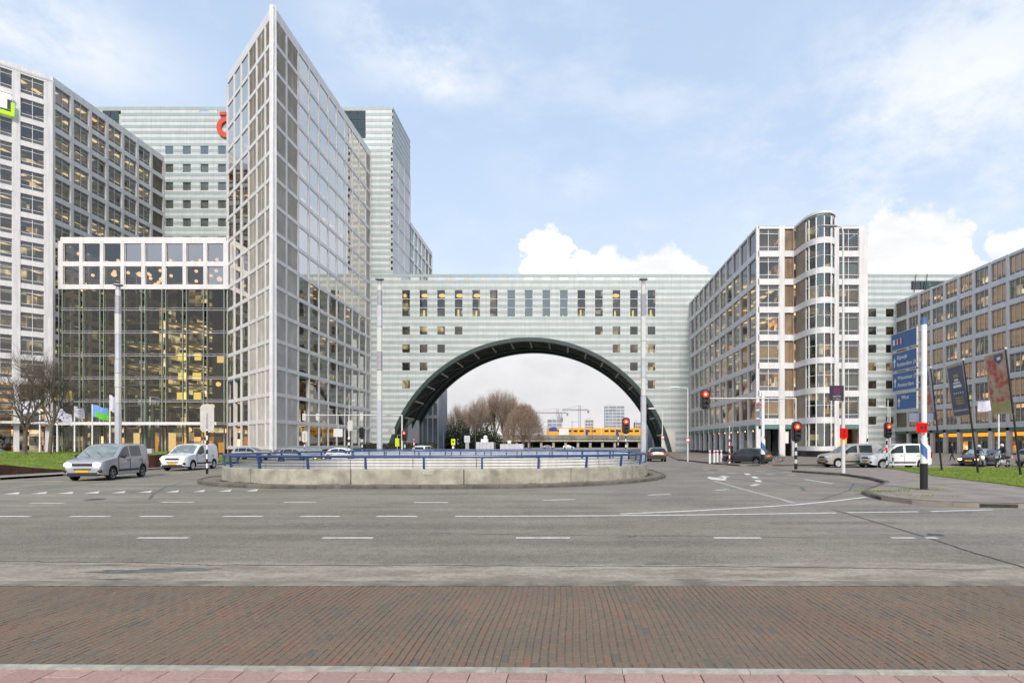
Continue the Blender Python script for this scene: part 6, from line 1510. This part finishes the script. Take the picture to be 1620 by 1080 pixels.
# ------------------------------------------------------------------ vehicles
def paint(name, col, metal=.3, rough=.32): return pmat(name, col, rough, metal=metal, var=.03, coat=.7)
M['silver'] = paint('silver_paint', (.37, .37, .40)); M['carwhite'] = paint('white_car_paint', (.72, .73, .75), 0); M['darkgrey'] = paint('dark_grey_paint', (.04, .042, .05)); M['goldp'] = paint('warm_silver_paint', (.40, .38, .345)); M['blackred'] = paint('dark_red_paint', (.045, .018, .02)); M['carblue'] = paint('dark_blue_paint', (.02, .028, .05)); M['midgrey'] = paint('mid_grey_paint', (.22, .23, .24))
KIND = {
    'van': dict(L=4.4, Wd=1.82, H=1.84, r=.325, xw=(.86, 3.68), belt=1.12, tumble=.17, top=[(0, .62), (.03, .80), (.12, .94), (.30, 1.01), (.9, 1.10), (1.06, 1.13), (1.5, 1.45), (1.86, 1.70), (2.05, 1.77), (2.4, 1.82), (3.2, 1.84), (4.1, 1.81), (4.28, 1.74), (4.34, 1.6), (4.39, 1.1), (4.4, .7)],
                ws=(1.1, 1.9), rs=None, sw=[(1.42, 2.32), (2.5, 3.5)], rear='flat'),
    'hatch': dict(L=4.0, Wd=1.72, H=1.47, r=.305, xw=(.8, 3.3), belt=.93, tumble=.24, top=[(0, .5), (.04, .66), (.15, .76), (.9, .93), (1.0, .955), (1.5, 1.25), (1.75, 1.37), (2.1, 1.45), (2.8, 1.46), (3.4, 1.40), (3.6, 1.33), (3.88, 1.02), (3.96, .85), (4.0, .6)],
                  ws=(1.05, 1.72), rs=(3.6, 3.9), sw=[(1.35, 2.2), (2.28, 3.1), (3.16, 3.5)], rear='slope'),
    'suv': dict(L=4.3, Wd=1.82, H=1.62, r=.345, xw=(.84, 3.46), belt=1.02, tumble=.24, top=[(0, .6), (.04, .78), (.15, .9), (.95, 1.02), (1.1, 1.05), (1.6, 1.4), (1.85, 1.52), (2.2, 1.61), (3.2, 1.61), (3.8, 1.52), (3.95, 1.42), (4.18, 1.08), (4.27, .95), (4.3, .65)],
                ws=(1.15, 1.82), rs=(3.95, 4.2), sw=[(1.45, 2.35), (2.43, 3.25), (3.32, 3.85)], rear='slope'),
    'sedan': dict(L=4.6, Wd=1.8, H=1.45, r=.32, xw=(.85, 3.6), belt=.93, tumble=.26, top=[(0, .5), (.04, .65), (.15, .74), (1.1, .93), (1.2, .95), (1.75, 1.28), (2.0, 1.38), (2.4, 1.44), (3.0, 1.43), (3.4, 1.34), (3.9, 1.08), (4.1, 1.03), (4.5, 1.0), (4.57, .9), (4.6, .6)],
                  ws=(1.22, 1.95), rs=(3.42, 3.88), sw=[(1.6, 2.5), (2.58, 3.35)], rear='slope')}
def interp(P, x):
    if x <= P[0][0]: return P[0][1]
    for (a, b), (c, d) in zip(P, P[1:]):
        if x <= c: t = (x - a) / (c - a); return b + (d - b) * t
    return P[-1][1]
wheel_cache = {}
def wheel(body, x, y, r, side, mat='rim'):
    key = (r, mat)
    if key not in wheel_cache:
        m = MB(); n = 24; w = .19
        prof = [(r * .66, 0), (r * .93, -.005), (r, .03), (r, w - .03), (r * .93, w), (r * .66, w)]
        st = []
        for i in range(n):
            t = 2 * math.pi * i / n; st.append(len(m.v))
            for rr, yy in prof: m.v.append((rr * math.cos(t), yy, rr * math.sin(t)))
        for i in range(n):
            a, c = st[i], st[(i + 1) % n]
            for k in range(len(prof) - 1): m.f.append((a + k, a + k + 1, c + k + 1, c + k)); m.mi.append(0)
        ty = m.mesh('tyre', M['tyre'], 60)
        m = MB(); m.tube((0, .055, 0), (0, .16, 0), r * .67, n=20)
        dk = m.mesh('brake_disc', M['black'])
        m = MB()
        for k in range(5):
            t = 2 * math.pi * k / 5; c, s = math.cos(t), math.sin(t); m.box(-r * .08, r * .08, .015, .055, 0, r * .66, M=Matrix.Rotation(t, 3, 'Y'))
        m.tube((0, .0, 0), (0, .06, 0), r * .17, n=10)
        ii = 20
        for i in range(ii):
            a, c = 2 * math.pi * i / ii, 2 * math.pi * (i + 1) / ii; m.face([(r * .58 * math.cos(a), .01, r * .58 * math.sin(a)), (r * .67 * math.cos(a), .0, r * .67 * math.sin(a)), (r * .67 * math.cos(c), .0, r * .67 * math.sin(c)), (r * .58 * math.cos(c), .01, r * .58 * math.sin(c))])
        if mat == 'hub': m.tube((0, .012, 0), (0, .05, 0), r * .6, n=18)
        wheel_cache[key] = (ty, dk, m.mesh('rim', M[mat]))
    ty, dk, rm = wheel_cache[key]
    e = put('wheel', ty, body, (x, y, r)); 
    if side > 0: e.rotation_euler = (0, 0, R(180))
    put('rim', rm, e); put('brake_disc', dk, e); return e
def car(kind, label, name, pos, fwd, mat, cat='car', lights=None, tail=False, rim='rim', plate=True, group=None, glassmat='carglass', panelvan=False, trim=True):
    """fwd: direction the car faces, pos: middle of the car on the ground"""
    K = KIND[kind]; f = Vector((*fwd, 0)).normalized(); L_, W2, H = K['L'], K['Wd'] / 2, K['H']
    t = thing(name, label, cat, (*pos, 0), math.atan2(-f.y, -f.x), group)
    r, belt = K['r'], K['belt']; top = K['top']; z0_ = .24
    def wid(x): return W2 * (1 - .20 * math.exp(-x / .16) - .03 * math.exp(-x / .6) - .07 * math.exp(-(L_ - x) / .10) - .03 * math.exp(-(L_ - x) / .6))
    def zb(x):
        z = z0_ + .08 * math.exp(-x / .12) + .1 * math.exp(-(L_ - x) / .15)
        for c in K['xw']:
            q = (r + .065) ** 2 - (x - c) ** 2
            if q > 0: z = max(z, r + math.sqrt(q))
        return z
    xs = sorted({round(v, 3) for v in [p[0] for p in top] + [L_ * i / 34 for i in range(35)] + [c + s * (r + .065) * q for c in K['xw'] for s in (-1, 1) for q in (0, .3, .55, .75, .9, .97, 1.0)] if 0 <= v <= L_})
    def ringp(x):
        w, zt = wid(x), interp(top, x); b0 = min(zb(x), zt - .08); zs = min(zt - .03, belt)
        tum = K['tumble'] * max(0, zt - zs) / (H - belt); wr = w * (1 - tum)
        up = zt > belt + .02
        if up: u = [(w * .985, zs), (wr + .02, zt - .09), (wr - .05, zt - .025), (wr * .62, zt + .0), (0, zt + .012)]
        else: u = [(w * .97, zs), (w * .93, zt - .012), (w * .85, zt), (w * .5, zt + .008), (0, zt + .012)]
        return [(0, b0), (w * .90, b0), (w * .985, b0 + .03), (w, max(b0 + .06, .55) if b0 + .06 < .62 else b0 + .06), (w * 1.0, max(min(.78, zs - .03), b0 + .08))] + u
    m = MB(); st = []
    for x in xs:
        rp = ringp(x); st.append(len(m.v)); rr = rp + [(-a, z) for a, z in rp[-2:0:-1]]; m.v += [(x - L_ / 2, a, z) for a, z in rr]
    n = len(rr)
    for i, (a, c) in enumerate(zip(st, st[1:])):
        for k in range(n):
            k2 = (k + 1) % n; under = k in (0, n - 1); low = k in (1, n - 2) 
            m.f.append((a + k, a + k2, c + k2, c + k)); m.mi.append(1 if under or low else 0)
    m.f.append(tuple(st[0] + k for k in range(n))); m.mi.append(0); m.f.append(tuple(st[-1] + k for k in reversed(range(n)))); m.mi.append(0)
    body = m.obj('body', [M[mat], M['plastic']], t, smooth=32)
    def side_pt(x, s, side, off=.012):
        rp = ringp(x); (w0, za), (w1, zb_) = rp[5], rp[6]; return (x - L_ / 2, side * (w0 + (w1 - w0) * s + off), za + (zb_ - za) * s)
    for side in (-1, 1):
        for wi, (a, c) in enumerate(K['sw']):
            if panelvan and wi > 0: continue
            g = MB(); N = 8
            for i in range(N):
                xa, xb_ = a + (c - a) * i / N, a + (c - a) * (i + 1) / N
                def hi(x): return .94
                def ok(x): return interp(top, x) > belt + .12
                if not ok(xb_): continue
                la = .10 if ok(xa) else 1; q = [side_pt(xa, .06, side), side_pt(xb_, .06, side), side_pt(xb_, .95, side), side_pt(xa, .95, side)]; g.face(q if side > 0 else q[::-1])
            if g.f: g.obj('side_window', M['carglass'], t)
        # dark sill trim, mirror, door seam
        if trim:
            g = MB(); x0, x1 = K['xw'][0] + r + .15, K['xw'][1] - r - .15; g.box(x0 - L_ / 2, x1 - L_ / 2, side * (W2 - .012) - .02, side * (W2 - .012) + .02, .42, .52); g.obj('side_trim', M['plastic'], t)
        g = MB(); xm = K['sw'][0][0] + .08; g.sphere((xm - L_ / 2, side * (W2 + .12), belt + .06), .07, .12, .10, n=10, m=6); g.obj('mirror', M['plastic'], t, smooth=True)
        g = MB()
        for xd in [K['sw'][0][0] - .12] + [c + .06 for a, c in K['sw'][:2]]: g.box(xd - L_ / 2 - .006, xd - L_ / 2 + .006, side * (W2 + .0) - .012, side * (W2 + .0) + .0035 * side + .004, .38, belt - .03)
        g.obj('door_seam', M['plastic'], t)
        g = MB()
        for a, c in K['sw'][:2]: g.box(c - .22 - L_ / 2, c - .04 - L_ / 2, side * W2 - .02, side * W2 + .02, belt - .17, belt - .14)
        g.obj('door_handle', M['plastic'], t)
        for c in K['xw']: wheel(t, c - L_ / 2, side * (W2 - .03) - (0 if side < 0 else 0), r, side, rim)
        # lamps
        g = MB(); hz = interp(top, .12) - .14; g.sphere((.085 - L_ / 2, side * W2 * .68, hz), .12, .21, .10, n=12, m=8, M=Matrix.Rotation(side * -.45, 3, 'Z')); h = g.obj('headlight', M['mast2' if not lights else 'lensglass'], t, smooth=True)
        if lights: g = MB(); g.sphere((-.015 - L_ / 2, side * W2 * .67, hz), .08, .17, .10, n=10, m=6); g.obj('bulb', M[lights], h, smooth=True)
        if K['rear'] == 'flat': g = MB(); g.box(L_ / 2 - .10, L_ / 2 + .006, side * (W2 * .88) - .06, side * (W2 * .88) + .045, .80, 1.22)
        else: g = MB(); g.sphere((L_ / 2 - .14, side * W2 * .76, interp(top, L_ - .05) - .08), .14, .2, .11, n=10, m=6, M=Matrix.Rotation(side * .4, 3, 'Z'))
        g.obj('tail_light', M['tail'] if tail else M['tailoff'], t, smooth=True)
    def toppatch(a, c, name, mt, ins=.86, off=.014, N=6):
        g = MB()
        for i in range(N):
            xa, xb_ = a + (c - a) * i / N, a + (c - a) * (i + 1) / N; q = []
            for x in (xa, xb_):
                rp = ringp(x); w_ = rp[7][0] * 1.0 if interp(top, x) > belt else rp[7][0]; q.append((x - L_ / 2, rp[7][0] * ins * 1.06, rp[7][1] + off, rp[9][1] + off))
            (x1, w1, e1, z1), (x2, w2, e2, z2) = q
            g.face([(x1, -w1, e1), (x2, -w2, e2), (x2, -w2 * .5, z2 - .006), (x1, -w1 * .5, z1 - .006)][::-1]); g.face([(x1, -w1 * .5, z1 - .006), (x2, -w2 * .5, z2 - .006), (x2, w2 * .5, z2 - .006), (x1, w1 * .5, z1 - .006)][::-1]); g.face([(x1, w1 * .5, z1 - .006), (x2, w2 * .5, z2 - .006), (x2, w2, e2), (x1, w1, e1)][::-1])
        return g.obj(name, M[mt], t, smooth=True)
    toppatch(*K['ws'], 'windscreen', 'carglass2')
    g = MB(); 
    for s_ in (-.3, .25): g.tube((K['ws'][0] - .04 - L_ / 2, s_, interp(top, K['ws'][0]) + .03), (K['ws'][0] + .3 - L_ / 2, s_ + .42, interp(top, K['ws'][0] + .3) + .035), .012, n=4)
    g.obj('wiper', M['plastic'], t)
    if K['rs']: toppatch(*K['rs'], 'rear_window', 'carglass')
    else: g = MB(); g.box(L_ / 2 - .045, L_ / 2 - .02, -W2 * .68, W2 * .68, 1.22, 1.62); g.obj('rear_window', M['carglass'], t)
    gz = interp(top, .05)
    g = MB(); g.box(-L_ / 2 - .012, -L_ / 2 + .05, -W2 * .48, W2 * .48, interp(top, .12) - .20, interp(top, .12) - .09); g.obj('grille', M['plastic'], t)
    g = MB(); g.box(-L_ / 2 - .014, -L_ / 2 + .06, -W2 * .70, W2 * .70, .24, .41); g.box(-L_ / 2 - .008, -L_ / 2 + .06, -W2 * .40, W2 * .40, .54, .60); g.obj('bumper_inlet', M['plastic'], t)
    for side in (-1, 1): g = MB(); g.sphere((.06 - L_ / 2, side * W2 * .77, .48), .08, .12, .10, n=8, m=6); g.obj('fog_recess', M['plastic'], t, smooth=True)
    g = MB(); g.box(-L_ / 2 - .025, -L_ / 2 + .02, -.26, .26, .42, .53); g.box(L_ / 2 - .02, L_ / 2 + .02, -.26, .26, .72, .83); g.obj('number_plate', M['plate'], t)
    g = MB(); g.box(L_ / 2 - .08, L_ / 2 + .012, -W2 * .84, W2 * .84, .30, .48); g.obj('rear_bumper', M['plastic'], t)
    return t
M['lensglass'] = pmat('lamp_lens', (.5, .5, .5), .1, var=0, spec=1); M['tailoff'] = pmat('tail_lens', (.28, .01, .012), .25, var=0)
car('van', 'silver van with headlights on beside the grass mound', 'delivery_van', (-23.75, 29.9), (.20, -1), 'silver', 'van', 'headlight', tail=False)
car('van', 'white panel van with headlights on behind the left end of the railing', 'delivery_van', (-26.5, 40.6), (.10, -1), 'carwhite', 'van', 'amberlight', rim='hub', panelvan=True)
car('hatch', 'dark grey hatchback with red tail lights turning beside the arcade', 'hatchback_car', (15.9, 50.6), (-.72, .7), 'darkgrey', 'car', None, True)
car('hatch', 'dark red car seen from behind at the right end of the railing', 'hatchback_car', (9.45, 60), (.05, 1), 'blackred', 'car', None, True)
car('van', 'warm silver van behind the tall street lamp', 'delivery_van', (22.0, 44.6), (-1, -.04), 'goldp', 'van', None, rim='hub')
car('van', 'white van with dark green rear windows behind the striped signal', 'delivery_van', (24.2, 42.3), (-1, 0), 'carwhite', 'van', None, rim='hub')
car('sedan', 'dark car with headlights on behind the first motorcycle rider', 'parked_car', (34.2, 47.4), (-.9, -.6), 'carblue', 'car', 'amberlight')
car('hatch', 'grey car with a red tail light at the right edge of the photo', 'parked_car', (37.2, 45.2), (.9, .5), 'midgrey', 'car', None, True)
car('sedan', 'light car with bright headlights behind the railing left of the wedge tower corner', 'parked_car', (-24.2, 55), (.6, -1), 'silver', 'car', 'headlight')
car('hatch', 'silver car with headlights behind the blue railing in front of the wedge tower', 'parked_car', (-24.0, 52.0), (1, -.25), 'silver', 'car', 'amberlight')
car('sedan', 'white saloon car behind the railing left of the segmented column', 'parked_car', (-22.3, 58.0), (1, -.1), 'carwhite', 'car', None)
car('hatch', 'pale grey car at the foot of the open corner of the wedge tower', 'parked_car', (-36.0, 66), (1, 0), 'silver', 'car', None)
car('sedan', 'dark car parked at the extreme left edge behind the mound', 'parked_car', (-62.5, 62.5), (1, .1), 'darkgrey', 'car', None)
car('suv', 'white car waiting just beyond the left foot of the arch', 'parked_car', (-17.6, 72), (.2, 1), 'carwhite', 'car', None, True)
car('hatch', 'white hatchback parked under the viaduct left of the signal', 'parked_car', (1, 200), (1, 0), 'carwhite', 'car', None)
car('sedan', 'pale saloon parked under the viaduct beside the hatchback', 'parked_car', (-6, 196), (1, 0), 'silver', 'car', None)

# ------------------------------------------------------------------ people and two-wheelers
def person(label, loc, rz, pose, coat='darkcloth', legs='darkcloth', helmet=None, hold=None, parent_name='person'):
    t = thing(parent_name, label, 'person', loc, rz)
    J = {'walk': dict(hip=.92, kneeL=(.06, -.22, .5), footL=(.08, -.38, .06), kneeR=(-.06, .08, .48), footR=(-.08, .34, .12), elL=(.24, .12, 1.14), haL=(.26, .02, .92), elR=(-.24, -.12, 1.12), haR=(-.24, -.26, .95), chest=(0, -.02, 1.38), head=(0, -.05, 1.62)),
         'ride': dict(hip=.82, kneeL=(.2, -.42, .72), footL=(.2, -.28, .28), kneeR=(-.2, -.42, .72), footR=(-.2, -.28, .28), elL=(.28, -.28, 1.12), haL=(.28, -.55, 1.02), elR=(-.28, -.28, 1.12), haR=(-.28, -.55, 1.02), chest=(0, -.12, 1.28), head=(0, -.2, 1.56))}[pose]
    hip = (0, 0, J['hip']); sh = J['chest']
    V_ = [hip, (0, -.02, (hip[2] + sh[2]) / 2), sh, (0, sh[1] - .02, sh[2] + .12), (.1, 0, J['hip'] - .03), J['kneeL'], J['footL'], (J['footL'][0], J['footL'][1] - .16, max(.03, J['footL'][2] - .04)), (-.1, 0, J['hip'] - .03), J['kneeR'], J['footR'], (J['footR'][0], J['footR'][1] - .16, max(.03, J['footR'][2] - .04)),
          (.19, sh[1], sh[2] + .02), J['elL'], J['haL'], (-.19, sh[1], sh[2] + .02), J['elR'], J['haR']]
    E = [(0, 1), (1, 2), (2, 3), (0, 4), (4, 5), (5, 6), (6, 7), (0, 8), (8, 9), (9, 10), (10, 11), (2, 12), (12, 13), (13, 14), (2, 15), (15, 16), (16, 17)]
    rad = [.16, .15, .17, .06, .10, .07, .05, .04, .10, .07, .05, .04, .075, .055, .04, .075, .055, .04]
    me = bpy.data.meshes.new('body'); me.from_pydata(V_, E, []); me.materials.append(M[coat]); o = put('body', me, t)
    me.skin_vertices or None
    if not me.skin_vertices: 
        bpy.context.view_layer.objects.active = o
    sk = o.modifiers.new('skin', 'SKIN'); lay = me.skin_vertices[0].data if me.skin_vertices else None
    if lay is None: me.attributes.update() if False else None
    for i, r_ in enumerate(rad):
        if lay: lay[i].radius = (r_ * .9, r_ * .9)
    if lay: lay[0].use_root = True
    ss = o.modifiers.new('sub', 'SUBSURF'); ss.levels = 1; ss.render_levels = 1
    hx, hy, hz = J['head']; m = MB(); m.sphere((hx, hy, hz), .085, .10, .12, n=12, m=8); m.sphere((hx, hy - .1, hz - .01), .015, .02, .02, n=6, m=4); m.sphere((hx - .09, hy, hz), .015, .02, .03, n=6, m=4); m.sphere((hx + .09, hy, hz), .015, .02, .03, n=6, m=4)
    for s_ in (-.035, .035): m.sphere((hx + s_, hy - .092, hz + .015), .014, .01, .01, n=6, m=4, mi=1)
    m.box(hx - .03, hx + .03, hy - .102, hy - .09, hz - .06, hz - .05, 1); m.obj('head', [M['skin'], M['black']], t, smooth=True)
    m = MB(); m.sphere((hx, hy + .02, hz + .035), .125 if helmet else .095, .14 if helmet else .11, .125 if helmet else .105, n=12, m=8); m.obj('helmet' if helmet else 'hair', M[helmet or 'black'], t, smooth=True)
    for q in ('haL', 'haR'):
        c = Vector(J[q]); m = MB(); m.sphere(c + Vector((0, 0, -.03)), .035, .02, .045, n=8, m=5)
        for i in range(4): a = c + Vector((-.024 + .016 * i, -.005, -.06)); l = (.05, .058, .054, .042)[i]; m.tube(a, a + Vector((0, -.015, -l * .6)), .008, n=5); m.tube(a + Vector((0, -.015, -l * .6)), a + Vector((0, -.035, -l)), .0075, n=5)
        m.tube(c + Vector((.03 * (1 if q == 'haR' else -1), -.005, -.03)), c + Vector((.045 * (1 if q == 'haR' else -1), -.03, -.065)), .009, n=5); m.obj('hand', M['skin'], t, smooth=True)
    return t
M['helmetw'] = pmat('white_helmet', (.6, .6, .62), .3, coat=.5, var=0); M['browncoat'] = pmat('brown_bag', (.15, .08, .05), .8)
def motorbike(label, loc, rz, col='plastic', light=True, screen=True):
    t = thing('motorcycle', label, 'motorcycle', loc, rz); r = .31
    for y, nm in ((-.72, 'wheel'), (.70, 'wheel')):
        m = MB(); n = 20; st = []
        for i in range(n):
            a = 2 * math.pi * i / n; c, s = math.cos(a), math.sin(a); st.append(len(m.v))
            for k in range(8): b_ = 2 * math.pi * k / 8; rr = r - .06 + .06 * math.cos(b_); m.v.append((.065 * math.sin(b_), y + rr * c, r + rr * s))
        for i in range(n):
            a, c = st[i], st[(i + 1) % n]
            for k in range(8): k2 = (k + 1) % 8; m.f.append((a + k, c + k, c + k2, a + k2)); m.mi.append(0)
        w = m.obj('wheel', M['tyre'], t, smooth=True); m = MB(); m.tube((-.03, y, r), (.03, y, r), .05, n=8)
        for i in range(6): a = i * math.pi / 3; m.tube((0, y, r), (0, y + (r - .09) * math.cos(a), r + (r - .09) * math.sin(a)), .012, n=4)
        m.obj('rim', M['rim'], w)
    m = MB(); m.sphere((0, -.02, .48), .2, .36, .24, n=12, m=8); m.obj('engine', M['mast3'], t, smooth=True)
    m = MB(); m.sphere((0, -.12, .82), .17, .34, .16, n=12, m=8); m.sphere((0, .62, .78), .13, .34, .10, n=12, m=8); m.sphere((0, -.6, .72), .14, .2, .2, n=10, m=8); m.obj('fairing', M[col], t, smooth=True)
    m = MB(); m.box(-.13, .13, .12, .78, .82, .90); m.obj('seat', M['black'], t)
    m = MB(); m.tube((-.09, -.72, r), (-.09, -.42, 1.0), .025, n=6); m.tube((.09, -.72, r), (.09, -.42, 1.0), .025, n=6); m.tube((-.36, -.36, 1.04), (.36, -.36, 1.04), .018, n=6); m.obj('fork_and_handlebar', M['mast'], t)
    m = MB(); m.tube((.14, -.1, .3), (.16, .85, .36), .045, n=8); m.obj('exhaust', M['rim'], t, smooth=True)
    if screen: m = MB(); m.face([(-.2, -.62, 1.0), (.2, -.62, 1.0), (.14, -.48, 1.34), (-.14, -.48, 1.34)]); m.obj('screen', M['glass_pale'], t)
    m = MB(); m.tube((0, -.84, .84), (0, -.78, .84), .10, n=12); m.obj('headlight', M['amberlight' if light else 'lensglass'], t); m = MB(); m.box(-.22, .22, .78, 1.02, .72, .96); m.obj('top_case', M['mast3'], t); return t
def mb_at(px, Y): return ((px - 895) / 910 * Y, Y)
x1, y1 = mb_at(1552, 42.3); motorbike('motorcycle with its headlight on, first behind the navy banner pole', (x1, y1, 0), R(-28), 'mast', True)
person('rider in dark clothes with a pale helmet on the left motorcycle', (x1 + .02, y1 + .28, .04), R(-28), 'ride', helmet='helmetw')
x2, y2 = mb_at(1586, 42.4); motorbike('dark motorcycle beside the red and cream banner pole', (x2, y2, 0), R(-62), 'plastic', False)
person('rider in dark jacket with a white helmet on the right motorcycle', (x2 + .2, y2 + .2, .10), R(-62), 'ride', helmet='helmetw')
x3, y3 = mb_at(1507, 57); person('pedestrian in black walking on the far pavement under the awning', (x3, y3, .12), R(-80), 'walk')
x4, y4 = mb_at(1156.5, 53.5); person('person in dark clothes standing behind the dark hatchback bonnet', (x4, y4, .12), R(20), 'walk')
def bicycle(label, loc, rz):
    t = thing('bicycle', label, 'bicycle', loc, rz); r = .34
    for y in (-.53, .53):
        m = MB(); n = 20
        for i in range(n): a, c = 2 * math.pi * i / n, 2 * math.pi * (i + 1) / n; m.tube((0, y + r * math.cos(a), r + r * math.sin(a)), (0, y + r * math.cos(c), r + r * math.sin(c)), .018, n=5, caps=False)
        w = m.obj('wheel', M['tyre'], t); m = MB()
        for i in range(8): a = i * math.pi / 4; m.tube((0, y, r), (0, y + r * math.cos(a), r + r * math.sin(a)), .004, n=3)
        m.obj('spokes', M['rim'], w)
    m = MB()
    for p, q in (((0, .53, r), (0, .1, r)), ((0, .1, r), (0, .25, .85)), ((0, .53, r), (0, .25, .85)), ((0, .1, r), (0, -.38, .85)), ((0, .25, .85), (0, -.38, .85)), ((0, -.53, r), (0, -.35, 1.0)), ((-.28, -.3, 1.05), (.28, -.3, 1.05))): m.tube(p, q, .016, n=5)
    m.obj('frame', M['plastic'], t); m = MB(); m.sphere((0, .27, .95), .08, .13, .04, n=8, m=5); m.obj('saddle', M['black'], t)
x5, y5 = mb_at(1222, 52.5); bicycle('black bicycle parked by the arcade columns right of the spiral signpost', (x5, y5, .12), R(75))
bicycle('bicycle leaning near the arcade behind the dark hatchback', (x5 + 1.3, y5 + 3, .12), R(60))
